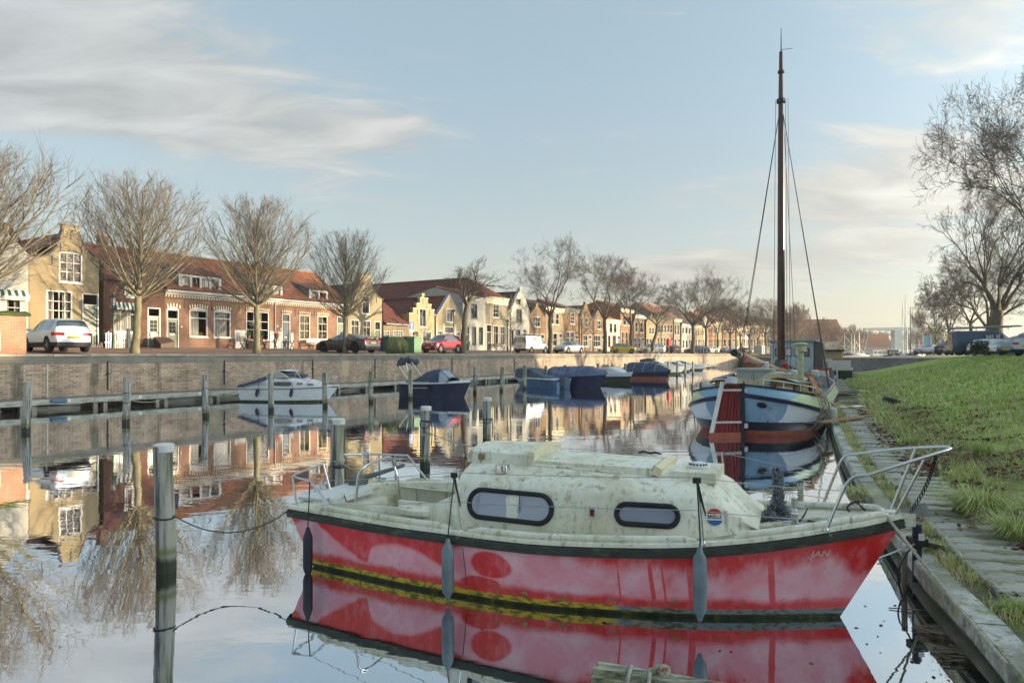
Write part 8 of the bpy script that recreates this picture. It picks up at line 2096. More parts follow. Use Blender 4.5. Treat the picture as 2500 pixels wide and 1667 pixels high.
carpx('parked_car','silver-white saloon car right of the largest quay tree','saloon',1389,37.4,232,P_S)
carpx('parked_car','bright yellow small hatchback on the quay','mini',1521,37.4,0,P_YE)
carpx('parked_car','silver estate car right of the yellow hatchback','estate',1589,37.6,196,P_S)
carpx('parked_car','dark hatchback seen from behind at the red box','hatch',1638,38.0,108,P_NV)
carpx('parked_car','dark navy saloon car behind the bicycle hoops','saloon',1702,38.0,190,P_NV,scale=1.05)
carpx('parked_car','white saloon car next to the navy saloon','saloon',1728,38.4,200,P_W)
carpx('parked_car','dark green-black car left of the boom end','hatch',1772,38.4,200,P_DK)
carpx('parked_car','dark hatchback with lit tail light left of the barge mast','hatch',1812,38.6,110,P_NV)
carpx('parked_car','white car with dark roof just left of the barge mast','estate',1838,38.6,200,P_W)
# right bank car park
GP = 'cars parked above the grass bank'
def rcar(name,label,kind,px,Z,deg,pm,z=2.36,**kw): p = at_depth(px,HY,Z); return car(name,label,kind,(p.x,p.y,z),radians(deg),pm,GP,**kw)
me = text_mesh('MLR',0.62,mat('van_letters',(0.55,0.60,0.66),.5,var=0),.002,bold=.012)
bv = rcar('panel_van','dark blue panel van with white letters and a roof rack','bigvan',2402,66,-14,P_BL,letters=(me,0.35,1.62,-1),scale=1.06)
b = MB(); b.tube([(-2.9,-.8,2.46),(2.6,-.8,2.62)],.06,6); b.tube([(-2.9,.8,2.46),(2.6,.8,2.62)],.06,6); b.tube([(-2.9,-.1,2.48),(2.8,-.1,2.66)],.08,8)
for x in (-2.2,-.3,1.6): b.tube([(x,-.85,2.28),(x,-.85,2.52),(x,.85,2.52),(x,.85,2.28)],.035,5)
b.build('roof_rack',M_GALV,bv); b = MB(); b.tube([(2.6,-.4,2.62),(2.85,-.4,2.64)],.06,6); b.build('rack_load',MATS['blue_crate'],bv)
rcar('parked_car','white hatchback with heart-shaped tail light before the blue van','hatch',2428,60,0,P_W)
rcar('parked_car','white car nose-on between the hatchback and the grey-blue compact','hatch',2454,57,200,P_W,scale=.9)
rcar('parked_car','grey-blue compact car with round headlamp at the right','mini',2493,52,205,P_GR,scale=1.05)
rcar('parked_car','dark car with red tail light behind the grey-blue compact','hatch',2492,60,22,P_NV,scale=1.1)
rcar('parked_car','silver pickup-like car cut off by the right edge','suv',2540,48,30,P_S)
rcar('parked_car','dark estate left of the blue van with upright tail lights','estate',2330,78,20,P_NV)
rcar('parked_car','pale lilac hatchback tucked against the blue van','mini',2344,76,20,mat('car_lilac',(0.38,0.34,0.38),.3,.3,coat=.5))
rcar('parked_car','pale grey saloon at the far end of the car park','saloon',2302,86,195,P_S)
rcar('parked_car','grey-green saloon furthest left in the car park','saloon',2270,92,205,P_GR)
# ================================================================ street furniture and small things on the quay
def sloc(px,D,z=None): s,_ = quay(px,HY,D); return Q(s,D,(street_z(D) if z is None else z))
# brick pillar wall at the left edge
B_PIL = brickmat('pillar_brick',(0.34,0.155,0.085),(0.42,0.20,0.12),(0.45,0.38,0.30),0.22,0.065)
t = thing('brick_enclosure','red brick wall with mossy top cut off by the left edge of the picture','wall',sloc(64,35.3),QROT); zt = quay(30,771,35.3)[1] - street_z(35.3)
b = MB(); b.box(-3.5,0,0,0.9,-0.05,zt); b.build('brickwork',B_PIL,t)
b = MB(); b.loft([[(x,y0,zt + 0.01 + 0.0 * x),(x,y0,zt + 0.12),(x,0.45,zt + 0.24 + 0.02 * sin(x * 9)),(x,1.0,zt + 0.12),(x,1.0,zt + 0.01)] for x,y0 in [(-3.6 + 3.75 * i / 20,-0.1 - 0.02 * sin(i * 2.3)) for i in range(21)]]); b.build('mossy_cap',mat('moss_cap',(0.05,0.075,0.02),0.95,var=0.5,vscale=6,bump=0.8,bscale=12,bdist=0.05),t)
MB().box(-3.0,-1.05,-0.06,-0.003,0.15,0.95).build('meter_cabinet',M_WHITE,t)
# lanterns
M_LAMPGL = glassmat('lantern_glass',(0.35,0.37,0.35),0.2)
def lantern(label,px,D,h,wallmount=False):
 t = thing('street_lantern',label,'lamp',sloc(px,D),QROT,'street lanterns'); b = MB()
 b.lathe([(0.11,0),(0.10,0.5),(0.055,0.6),(0.045,h - 0.75),(0.07,h - 0.7),(0.04,h - 0.6)],10); b.build('post',M_DGREEN if not wallmount else M_IRON,t,40)
 b = MB(); b.lathe([(0.10,h - 0.58),(0.19,h - 0.12)],6,cap=False); b.build('glazing',M_LAMPGL,t)
 b = MB(); b.lathe([(0.24,h - 0.12),(0.20,h - 0.06),(0.10,h + 0.06),(0.03,h + 0.10),(0.02,h + 0.2)],6); b.lathe([(0.06,h - 0.62),(0.11,h - 0.58)],6)
 for k in range(6): a = k * pi / 3; b.tube([(0.10 * cos(a),0.10 * sin(a),h - 0.58),(0.19 * cos(a),0.19 * sin(a),h - 0.12)],0.012,4)
 b.build('lantern_head',M_IRON,t); return t
lantern('old street lantern before the dark red brick house',276,43.2,(HY - 725) / FPX * quayZ(276,43.2) - 0.3); lantern('old street lantern behind the red car',1108,40,4.1); lantern('old street lantern beside the thin sapling',1239,41,3.6); lantern('old street lantern behind the bicycle hoops',1716,37,5.6)
# road sign
t = thing('road_sign','blue square one-way sign with white arrow on a pole','sign',sloc(1004,39.5),QROT); z0 = quay(1004,800,39.5)[1] - street_z(39.5); z1 = quay(1004,786,39.5)[1] - street_z(39.5)
MB().tube([(0,0,0),(0,0,z1 + 0.05)],0.03,8).build('pole',M_GALV,t,60); MB().box(-0.3,0.3,-0.05,-0.035,z1 - 0.62,z1 + 0.02).build('panel',mat('sign_blue',(0.03,0.12,0.42),.4),t); MB().box(-0.28,0.28,-0.05,-0.035,z1 - 0.92,z1 - 0.68).build('sub_panel',M_WHITE,t)
b = MB(); b.prism([(-0.06,z1 - 0.54),(0.06,z1 - 0.54),(0.06,z1 - 0.26),(0.17,z1 - 0.26),(0,z1 - 0.05),(-0.17,z1 - 0.26),(-0.06,z1 - 0.26)],-0.058,-0.051); b.build('arrow',M_WHITE,t)
# containers
def bin_(label,px,D,w,h,m,lid=None):
 t = thing('waste_container',label,'container',sloc(px,D),QROT,'waste containers'); b = MB(); b.box(-w / 2,w / 2,-0.4,0.4,0,h); b.build('container_body',m,t); b = MB(); b.prism([(-w / 2 - .04,h),(w / 2 + .04,h),(w / 2 - .1,h + .14),(-w / 2 + .1,h + .14)],-0.44,0.44); b.build('lid',lid or m,t)
bin_('dark grey-blue waste container left of the green cabinet',997,38.6,0.95,1.25,mat('bin_blue',(0.06,0.075,0.09),.5)); bin_('bright green cabinet beside the red car',1011,37.2,0.95,1.25,mat('cabinet_green',(0.10,0.22,0.12),.5,var=.05)); bin_('dark teal container behind the round bush',953,40,1.3,1.2,mat('bin_teal',(0.03,0.08,0.10),.5)); bin_('black container at the foot of the beige bell gable',941,41,0.9,1.0,M_PLASTIC)
# round bush
t = thing('round_bush','round green bush at the edge of the quay left of the containers','bush',sloc(967,36.2)); R = random.Random(1); b = MB()
for k in range(2600):
 a,u = R.uniform(0,2 * pi),R.random(); rr_ = 0.95 * (0.5 + 0.5 * R.random() ** .5); z = 0.55 + 0.75 * (2 * u - 1); rr_ *= sqrt(max(.05,1 - ((z - .5) / .85) ** 2)); p = Vector((rr_ * cos(a),rr_ * sin(a),max(.03,z))); u_ = Vector((R.gauss(0,1),R.gauss(0,1),R.gauss(0,1) + .6)).normalized(); v_ = u_.orthogonal().normalized() * .018; b.quad(p - v_,p + v_,p + u_ * .16 + v_ * .3,p + u_ * .16 - v_ * .3)
b.build('foliage',mat('bush_leaf',(0.10,0.14,0.05),.7,var=.4,vscale=5),t,kind='stuff'); b = MB()
for k in range(9): a = k * .7; b.tube([(0,0,0),(.3 * cos(a),.3 * sin(a),.5),(.6 * cos(a),.6 * sin(a),.9)],[.03,.02,.008],4)
b.build('stem',M_BARK_D,t)
# benches, tables, chairs, plants before the houses
M_SEATW = mat('bench_wood',(0.30,0.24,0.16),.7,var=.2)
def bench(label,px,D,w=1.5,m=None,table=False):
 t = thing('garden_table' if table else 'garden_bench',label,'table' if table else 'bench',sloc(px,D),QROT,None); m = m or M_SEATW; h = .74 if table else .45
 for k in range(3): MB().box(-w / 2,w / 2,-.22 + k * .15,-.09 + k * .15,h - .03,h).build('slat',m,t)
 if not table:
  for k in range(3): MB().box(-w / 2,w / 2,.25,.28,h + .1 + k * .13,h + .2 + k * .13).build('slat',m,t)
 for x in (-w / 2 + .08,w / 2 - .08):
  b = MB(); b.bar((x,-.18,0),(x,.2,h - .03),.05,.05); b.bar((x,.2,0),(x,-.18,h - .03),.05,.05)
  if not table: b.bar((x,.265,h - .1),(x,.265,h + .46),.05,.03)
  b.build('leg',M_IRON,t)
def pot(label,px,D,z,r=.16,leaf=(0.06,0.12,0.03),n=120):
 t = thing('potted_plant',label,'plant',sloc(px,D,z),0,None); MB().lathe([(r * .7,0),(r,.26),(r * 1.08,.28)],10).build('pot',mat('terracotta',(0.30,0.13,0.07),.8),t,40); b = MB(); R = random.Random(px)
 for k in range(n): p = Vector((R.gauss(0,r * .7),R.gauss(0,r * .7),.3 + abs(R.gauss(0,.16)))); u_ = Vector((R.gauss(0,1),R.gauss(0,1),R.gauss(0,1) + .5)).normalized() * .07; v_ = u_.orthogonal().normalized() * .03; b.quad(p - u_,p - v_,p + u_,p + v_)
 b.build('foliage',mat('pot_leaf_%d' % px,leaf,.7,var=.4,vscale=6),t,kind='stuff')
zs = street_z(44)
bench('small white-legged table with potted plants before the shop window',617,44.2,1.4,M_GREYGREEN,True); bench('dark chair left of the shop window table',598,44.0,.6,M_IRON); bench('dark chair right of the shop window table',640,44.0,.6,M_IRON)
pot('green plant in a pot at the left of the shop window',607,44.2,zs + .74); pot('green plant in a pot at the right of the shop window',637,44.2,zs + .74)
bench('wooden side table with flowers beside the blue door',684,44.2,1.1,MATS['orange_oak'],True); pot('red flowering plant on the side table by the blue door',676,44.2,zs + .74,.15,(0.30,0.06,0.02))
bench('pale slatted bench right of the blue door',770,44.3,1.5,M_WHITE); bench('folding table before the terrace left of the pale bench',722,44.2,.9,M_OAK,True)
bench('dark bench with crossed legs before the grey hipped house',1221,44.2,1.9,M_IRON); bench('dark garden bench with cushions before the dark red house',298,44.3,1.6,M_DGREEN)
bench('white table and seat between two brown gables',1433,42,1.6,M_WHITE,True); bench('white garden chair near the open crowned tree',1467,42,1.2,M_WHITE)
t = thing('fence_panel','low pale picket fence by the dark red house','fence',sloc(258,43.8),QROT)
for k in range(9): MB().box(k * .14,k * .14 + .07,0,.03,0,.95 + .08 * (k % 2)).build('picket',M_GRPW,t)
MB().box(-.05,1.3,.03,.06,.3,.38).build('rail',M_GRPW,t); MB().box(1.35,1.52,-.05,.12,0,1.25).build('gate_post',M_GREYP,t)
o = MB().loft([[(-.5,-.6,0),(.5,-.6,0),(.5,-.6,.45),(-.5,-.6,.25)],[(-.5,.2,0),(.5,.2,0),(.5,.2,.75),(-.5,.2,.75)]]).build('cellar_hatch',mat('hatch_brown',(0.07,0.045,0.035),.6),None,loc=sloc(397,44.2),rot=(0,0,QROT),label='dark sloping cellar hatch left of the first terrace door',cat='hatch')
def bike(label,px,D,deg):
 t = thing('bicycle',label,'bicycle',sloc(px,D),QROT + radians(deg),None)
 for x in (-.52,.52): w_ = MB().tube([(x + .33 * cos(a),0,.34 + .33 * sin(a)) for a in [i * pi / 9 for i in range(18)]],.018,5,closed=True).build('wheel',M_RUBBER,t)
 b = MB(); b.tube([(-.52,0,.34),(-.1,0,.3),(.38,0,.85),(-.2,0,.8),(-.1,0,.3)],.018,5); b.tube([(-.52,0,.34),(-.2,0,.8)],.015,5); b.tube([(.52,0,.34),(.36,0,1.0)],.018,5); b.build('frame',M_IRON,t); MB().tube([(.3,-.28,1.02),(.38,0,1.02),(.3,.28,1.02)],.014,5).build('handlebar',M_IRON,t); MB().box(-.34,-.1,-.07,.07,.88,.94).build('saddle',M_RUBBER,t)
bike('dark bicycle leaning at the wall right of the slanting lime tree',352,44.3,5); bike('dark bicycle before the white house beside the leaning tree',1143,43,12)
# red lifebuoy box, stairs, cycle hoops, small things along the wall
t = thing('lifebuoy_box','bright red lifebuoy box on a post beside the dark hatchback','box',sloc(1633,35.2),QROT); MB().tube([(0,0,0),(0,0,1.4)],.05,6).build('post',M_GALV,t); b = MB(); b.box(-.6,.6,-.2,.2,1.3,2.35); b.build('case',mat('signal_red',(0.50,0.02,0.03),.4),t); MB().box(.03,.05,-.21,-.2,1.3,2.35).build('lid_gap',M_IRON,t)
t = thing('quay_stairs','steep metal stairs with railings leading down the quay wall','stairs',sloc(1604,34.1,0),QROT)
for s_ in (0,1.1):
 MB().bar((s_ * .2 - 4,-.8 + s_,.5),(s_ * .2 + .5,-.8 + s_,2.5),.06,.2).build('stringer',M_GALV,t); b = MB(); b.tube([(-4,-.8 + s_,1.5),(.5,-.8 + s_,3.5),(1.6,-.8 + s_,3.5),(1.6,-.8 + s_,2.5)],.04,6); b.tube([(-1.8,-.8 + s_,1.5),(-1.8,-.8 + s_,2.5)],.035,6); b.tube([(.5,-.8 + s_,2.5),(.5,-.8 + s_,3.5)],.035,6); b.build('handrail',M_GALV,t)
for k in range(9): MB().box(-3.9 + k * .5,-3.6 + k * .5,-.8,.3,.52 + k * .222,.56 + k * .222).build('tread',M_GALV,t)
hm_ = None
for k in range(6):
 b = MB(); b.tube(spline([(0,-.35,0),(0,-.35,.6),(0,-.2,.85),(0,.2,.85),(0,.35,.6),(0,.35,0)],4),.03,6); hm_ = hm_ or b.mesh('hoop',M_GALV,60)
 t = thing('cycle_hoop',['first','second','third','fourth','fifth','sixth'][k] + ' metal cycle hoop from the left before the navy saloon','cycle rack',sloc(1706 + 8 * k,35.4),QROT + .8,'cycle hoops'); link('hoop',hm_,t)
t = thing('site_cabin','small grey utility cabinet with blue door at the end of the quay wall','cabinet',sloc(1868,35.4),QROT); b = MB(); b.box(-4,0,0,2,0,2.1); b.build('housing',M_GREYP,t); MB().box(-2.6,-1.2,-.03,-.003,.1,1.9).build('door',mat('cabin_blue',(0.10,0.14,0.30),.5),t)
# ---------------------------------------------------------------- far things
t = thing('lifting_bridge','pale grey concrete lifting bridge with one pillar and long balance beam','bridge',at_depth(2192,HY,300) + Vector((0,0,-.6)),0); M_CONC = mat('pale_concrete',(0.46,0.52,0.55),.8,var=.08,vscale=.3)
pz = lambda y: (HY - y) / FPX * 300 + .6
xx = lambda x: (x - 2192) / FPX * 300
b = MB(); b.box(xx(2180),xx(2197),-1.5,1.5,0,pz(806)); b.build('pillar',M_CONC,t); b = MB(); b.prism([(xx(2110),pz(801)),(xx(2110),pz(804)),(xx(2180),pz(808)),(xx(2247),pz(807)),(xx(2247),pz(801)),(xx(2197),pz(799))],-1.2,1.2); b.build('balance_beam',M_CONC,t)
b = MB(); b.box(xx(2060),xx(2290),-3,3,1.4,2.1); b.build('bridge_deck',M_CONC,t)
b = MB(); b.tube([(xx(2122),0,pz(803)),(xx(2112),0,2)],.12,5); b.tube([(xx(2106),0,pz(850)),(xx(2112),0,pz(803))],.1,5); b.tube([(xx(2245),0,pz(806)),(xx(2243),0,2)],.2,6); b.tube([(xx(2235),0,pz(806)),(xx(2232),0,2)],.2,6); b.build('hanger',M_GRPW,t)
b = MB()
for k in range(24): x = xx(2062 + k * 9.8); b.bar((x,-3.1,2.1),(x,-3.1,3.1),.08,.08)
b.bar((xx(2060),-3.1,3.1),(xx(2290),-3.1,3.1),.1,.1); b.bar((xx(2060),-3.1,2.6),(xx(2290),-3.1,2.6),.06,.06); b.build('railing',M_GRPW,t)
def farhouse(label,px,Z,w,dp,h,zr,wallm,rm,z=1.9,rz=0.0,wins=4,name='far_building',group='far buildings',rows=(1.0,2.6)):
 t = thing(name,label,'building',at_depth(px,HY,Z) * 1 + Vector((0,0,z - EYE)),rz,group); b = MB(); b.box(-w / 2,w / 2,0,dp,0,h); b.add([(-w / 2,0,h),(-w / 2,dp,h),(-w / 2,dp / 2,zr)],[(0,1,2)]); b.add([(w / 2,0,h),(w / 2,dp,h),(w / 2,dp / 2,zr)],[(0,1,2)]); b.build('wall',wallm,t); b = MB(); b.quad((-w / 2 - .2,-.3,h - .1),(w / 2 + .2,-.3,h - .1),(w / 2 + .2,dp / 2,zr),(-w / 2 - .2,dp / 2,zr)); b.quad((-w / 2 - .2,dp + .3,h - .1),(w / 2 + .2,dp + .3,h - .1),(w / 2 + .2,dp / 2,zr + .01),(-w / 2 - .2,dp / 2,zr + .01)); b.build('roof',rm,t)
 for k in range(wins):
  for zz in rows:
   if zz + 1.3 > h: continue
   x = -w / 2 + w * (k + .5) / wins; f = MB().box(x - .5,x + .5,-.06,-.004,zz,zz + 1.3).build('window',M_WHITE,t); MB().box(x - .42,x + .42,-.075,-.061,zz + .08,zz + 1.22).build('pane',M_DARKGLASS,f)
 return t
farhouse('far building with reddish roof right of the barge mast',1968,240,26,10,7,13,P_CREAM,R_BROWN,wins=7); farhouse('low red-roofed shed behind the distant masts',2098,330,34,14,2.5,10.5,B_RED,R_ORANGE,wins=6,rows=(.6,)); farhouse('pale far house behind the pale blue wheelhouse',2010,230,10,8,5,8,P_WHITE,R_BROWN,wins=3)
MM = [('thin white yacht mast at the left of the far marina',2062,812,150),('second thin yacht mast of the far marina',2079,815,155),('third thin yacht mast of the far marina',2086,818,155),('fourth thin yacht mast of the far marina',2098,812,160)]
for i,(lb,px,py,Z) in enumerate(MM + [('tall pale yacht mast left of the bridge pillar top',2204,737,170),('tallest yacht mast standing before the bridge',2210,720,165),('dark yacht mast with spreader right of the bridge pillar',2223,752,160),('short pale mast beside the bridge pillar',2215,790,165)]):
 base = at_depth(px,HY,Z); h = (HY - py) / FPX * Z + 1.2; t = thing('yacht',lb + ', on its moored yacht','yacht',(base.x,base.y,0.6),.2 * i,'yachts in the far marina'); b = MB(); b.tube([(0,0,0.8),(0,0,h + 0.8)],[.13,.06],6); b.build('mast',M_IRON if 'dark' in lb else M_GRPW,t); b = MB(); b.tube([(-.9,0,h * .62),(.9,0,h * .62)],.04,4); b.tube([(0,0,h),(4,0,1.2)],.025,3); b.tube([(0,0,h),(-4,0,1.2)],.025,3); b.build('rigging',M_GRPW,t)
 rg = hullmesh(9,2.8,1.0,rows=(-1,0.0,.5,1.0)); rg = [[(x - 4.5,y,z + .5) for x,y,z in r] for r in rg]; hull_part(t,rg,[0,0,0],[M_BW]); deck_part(t,rg,0,M_BW); MB().loft([[(x,-w,1.4),(x,-w * .8,z),(x,w * .8,z),(x,w,1.4)] for x,w,z in ((-2.5,.9,2.1),(1.2,.8,2.0),(2.8,.3,1.6))],False,True,True).build('cabin',M_BW if i % 2 else M_NAVY,t)
for lb,px,w,m in (('white low motor boat at the foot of the far bridge',2150,9,M_BW),('white boat with dark windows before the bridge',2215,10,M_BW),('dark boat left of the white boats before the bridge',2182,7,M_NAVY)):
 base = at_depth(px,HY,175); t = thing('motor_boat',lb,'boat',(base.x,base.y,1.2),.1,'boats in the far marina'); rg = hullmesh(w,3,1.0,rows=(-1,0.0,.5,1.0)); rg = [[(x - w / 2,y,z) for x,y,z in r] for r in rg]; hull_part(t,rg,[0,0,0],[m]); deck_part(t,rg,0,m); b = MB(); b.box(-w * .3,w * .25,-1,1,1,2.3); b.build('cabin',m,t)
 for k in range(4): MB().box(-w * .27 + k * w * .13,-w * .18 + k * w * .13,-1.02,-1.003,1.4,2.0).build('window',M_DARKGLASS,t)
t = thing('information_board','blue information board on two posts at the far end of the car park','sign',at_depth(2263,HY,95) + Vector((0,0,-.15)),0); MB().box(-.5,.5,-.03,.03,.6,2.7).build('panel',mat('board_blue',(0.14,0.30,0.50),.5),t); b = MB(); b.box(-.6,-.5,-.05,.05,0,2.75); b.box(.5,.6,-.05,.05,0,2.75); b.build('frame',M_CREAMP,t)
t = thing('barrier_pole','red and white striped barrier pole beside the information board','pole',at_depth(2252,HY,110) + Vector((0,0,-.3)))
for k in range(8): MB().tube([(0,0,k * .55),(0,0,k * .55 + .55)],.08,6).build('band',M_STR if k % 2 else M_WHITE,t)
# houses of the right bank, above the car park; their row runs on out of the picture
RW = [brickmat('right_brick_a',(0.16,0.10,0.085),(0.20,0.13,0.11),(0.22,0.19,0.17)),P_GREY,brickmat('right_brick_b',(0.22,0.12,0.09),(0.26,0.15,0.11),(0.26,0.22,0.19)),P_WHITE]
LBN = ['far brick house behind the huge bare tree','dark brick house with red roof right of the huge tree','dark gabled house at the right edge above the parked cars','brick house above the car park just outside the right edge']
R = random.Random(14)
v0 = 26.0; tt = 92.0; i = 0
while tt > -34:
 w = R.uniform(7.5,11); p,n,d = edge_at(tt - w / 2); c = p + n * v0; hh = R.uniform(6.0,7.0); zr = hh + R.uniform(2.9,3.9)
 lb = LBN[i] if i < 4 else 'house of the right bank row, %s along the car park, out of the picture' % ['fifth','sixth','seventh','eighth','ninth','tenth','eleventh','twelfth','thirteenth','fourteenth','fifteenth','sixteenth','seventeenth','eighteenth'][i - 4]
 t = farhouse(lb,1250,10,w - .06,9,hh,zr,RW[i % 4],(R_MAROON,R_BROWN,R_DARK)[i % 3],name='bank_house',group='houses along the right bank',wins=3,rows=(.9,3.4)); t.location = (c.x,c.y,2.34); t.rotation_euler = (0,0,atan2(n.y,n.x) - pi / 2)
 MB().box(w * .2,w * .2 + .7,4.2,4.9,zr - .8,zr + .9).build('chimney',B_DARKRED,t); tt -= w; i += 1
# ================================================================ grass, leaves, debris on the bank
def blades(name,n,tmin,tmax,vmin,vmax,hgt,cols,seed,width=0.006,power=1.0,zoff=0.0):
 R = np.random.default_rng(seed); t = tmin + (tmax - tmin) * R.random(n) ** power; v = vmin + (vmax - vmin) * R.random(n) ** 0.8
 tt = t + _t0; x = np.interp(tt,ET,EP[:,0]); y = np.interp(tt,ET,EP[:,1]); x2 = np.interp(tt + .2,ET,EP[:,0]); y2 = np.interp(tt + .2,ET,EP[:,1])
 dx,dy = x2 - x,y2 - y; l = np.hypot(dx,dy); nx,ny = dy / l,-dx / l
 X = x + nx * v; Y = y + ny * v
 # clumps
 cl = np.sin(X * 3.1 + 1.3 * np.sin(Y * 2.3)) * np.sin(Y * 3.7 + np.sin(X * 1.9)) + R.normal(0,.35,n); keep = (cl > -0.35) & ~((np.sin(X * 1.7 + 2 * np.sin(Y * .8)) * np.sin(Y * 1.3 + np.sin(X * .9)) > .42) & (v < 5.5) & (R.random(n) < .8)); X,Y,v,cl = X[keep],Y[keep],v[keep],cl[keep]; n = len(X)
 Z = bank_z(X,Y,v) + zoff; dist = np.hypot(X,Y); k = np.clip(dist / 12,1,3.2)
 h = hgt * (0.5 + R.random(n)) * (1 + 0.5 * np.clip(cl,0,1.4)) * np.clip(k,1,1.5); a = R.random(n) * 2 * np.pi; w = width * k * (0.7 + .6 * R.random(n)); ln = h * (0.3 + 0.7 * R.random(n)); b_ = R.random(n) * 2 * np.pi
 P = np.zeros((n,5,3)); wx,wy = np.cos(a) * w,np.sin(a) * w; lx,ly = np.cos(b_) * ln,np.sin(b_) * ln
 P[:,0] = np.stack([X - wx,Y - wy,Z - .01],1); P[:,1] = np.stack([X + wx,Y + wy,Z - .01],1); P[:,2] = np.stack([X + wx * .7 + lx * .35,Y + wy * .7 + ly * .35,Z + h * .6],1); P[:,3] = np.stack([X - wx * .7 + lx * .35,Y - wy * .7 + ly * .35,Z + h * .6],1); P[:,4] = np.stack([X + lx,Y + ly,Z + h * .9],1)
 base = (np.arange(n) * 5)[:,None]; q = (base + np.array([[0,1,2,3]])).tolist(); tr = (base + np.array([[3,2,4]])).tolist()
 me = bpy.data.meshes.new(name); me.from_pydata(P.reshape(-1,3).tolist(),[],q + tr)
 for c in cols: me.materials.append(c)
 mi = R.integers(0,len(cols),n); me.polygons.foreach_set('material_index',np.concatenate([mi,mi]).astype(np.int32)); me.update(); return me
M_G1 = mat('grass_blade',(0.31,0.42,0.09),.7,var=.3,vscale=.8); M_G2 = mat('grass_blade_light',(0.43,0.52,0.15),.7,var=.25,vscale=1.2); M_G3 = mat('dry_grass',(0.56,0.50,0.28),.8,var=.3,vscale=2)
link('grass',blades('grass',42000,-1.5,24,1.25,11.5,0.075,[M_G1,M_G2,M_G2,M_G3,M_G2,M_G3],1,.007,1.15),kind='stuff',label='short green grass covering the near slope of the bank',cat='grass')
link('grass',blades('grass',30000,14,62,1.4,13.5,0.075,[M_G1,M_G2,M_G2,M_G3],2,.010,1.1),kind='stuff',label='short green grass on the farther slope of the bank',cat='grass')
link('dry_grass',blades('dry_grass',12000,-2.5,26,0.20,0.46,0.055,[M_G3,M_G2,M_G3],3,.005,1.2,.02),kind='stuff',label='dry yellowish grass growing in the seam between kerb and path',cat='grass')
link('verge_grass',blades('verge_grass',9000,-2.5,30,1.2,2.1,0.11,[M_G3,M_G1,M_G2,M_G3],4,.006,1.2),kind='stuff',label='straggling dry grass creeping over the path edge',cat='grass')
def tuft(label,px,py,n,h,spread,seed,cols):
 z = 0.5
 for _ in range(6): p = at_z(px,py,z); z = float(bank_z(p.x,p.y)[0])
 R = random.Random(seed); t = thing('grass_tuft',label,'grass',(p.x,p.y,z - .02),0,None); b = MB()
 for k in range(n):
  a = R.uniform(0,2 * pi); r = spread * .35 * sqrt(R.random()); o = Vector((r * cos(a),r * sin(a),0)); a2 = a + R.gauss(0,.5); ln = h * R.uniform(.6,1.1); out = spread * R.uniform(.3,1.0); d_ = Vector((cos(a2),sin(a2),0)); s = Vector((-sin(a2),cos(a2),0)) * .0045
  P = [o,o + d_ * out * .3 + Vector((0,0,ln * .6)),o + d_ * out * .7 + Vector((0,0,ln * .85)),o + d_ * out * 1.1 + Vector((0,0,ln * .7))]
  for i in range(3): b.quad(P[i] - s * (1 - i * .28),P[i] + s * (1 - i * .28),P[i + 1] + s * (.72 - i * .28),P[i + 1] - s * (.72 - i * .28),k % len(cols))
 b.build('blade',cols,t,kind='stuff')
tuft('big tussock of long grass beside the near path',2395,1268,950,.46,.62,1,[M_G2,M_G1,M_G3]); tuft('long grass tussock at the right edge of the picture',2490,1325,600,.38,.5,2,[M_G2,M_G3,M_G1]); tuft('light green grass tuft on the slope above the pulpit rail',2398,1112,420,.34,.36,3,[M_G2]); tuft('small tuft of green grass on the near kerb',2480,1500,160,.16,.16,4,[M_G1,M_G2]); tuft('dry tuft hanging over the kerb behind the pulpit',2090,1215,380,.22,.30,5,[M_G3,M_G3,M_G1]); tuft('dry grass tuft at the mooring pin',2265,1345,240,.16,.20,6,[M_G3,M_G2])
# fallen leaves
def leaves(n,seed):
 R = random.Random(seed); b = MB()
 for k in range(n):
  t = -2 + 26 * R.random() ** 1.3; v = (0.9 + abs(R.gauss(0,1)) * 1.5) if R.random() < .7 else R.uniform(.4,7)
  p,nn,d = edge_at(t); c = p + nn * v
  if mnoise.noise(c * 1.1) < -.05 + .12 * (v > 3) or (v < 1.05 and R.random() < .55): continue
  z = float(bank_profile(v)) + (float(bank_lumps(c.x,c.y)) * min(1,max(0,(v - 1.3) / 1.5))) + (.066 if v < 1.25 else R.uniform(.05,.11)); c.z = z; s = R.uniform(.022,.055); a = R.uniform(0,6.3); u = Vector((cos(a),sin(a),R.gauss(0,.35))) * s; w = Vector((-sin(a),cos(a),R.gauss(0,.35))) * s * .75
  b.add([c - u,c - w * .8,c + u * .2 - w,c + u,c + u * .2 + w + Vector((0,0,.012)),c - w * -.8 + Vector((0,0,.01))],[(0,1,2,3),(0,3,4,5)],k % 4)
 b.build('fallen_leaves',[mat('leaf_brown',(0.10,0.05,0.045),.8,var=.4,vscale=9),mat('leaf_rust',(0.26,0.06,0.035),.8,var=.4,vscale=9),mat('leaf_dark',(0.035,0.025,0.03),.7,var=.4,vscale=9),mat('leaf_tan',(0.20,0.13,0.07),.8,var=.3,vscale=9)],None,label='brown and rust-red fallen leaves scattered over path and slope',cat='leaves',kind='stuff')
leaves(17000,3)
R = random.Random(77); b = MB()
for k in range(420):
 t_ = -2 + 22 * R.random(); p,nn,d = edge_at(t_); c = p - nn * (0.08 + abs(R.gauss(0,1)) * (.5 if R.random() < .8 else 3)); c.z = .004; s_ = R.uniform(.008,.03); a = R.uniform(0,6.3); u = Vector((cos(a),sin(a),0)) * s_; w = Vector((-sin(a),cos(a),0)) * s_ * .6
 b.add([c - u,c - w,c + u,c + w],[(0,1,2,3)],k % 3)
b.build('floating_leaves',[MATS['leaf_brown'],MATS['leaf_tan'],MATS['leaf_dark']],None,label='small dead leaves floating on the water along the kerb',cat='leaves',kind='stuff')
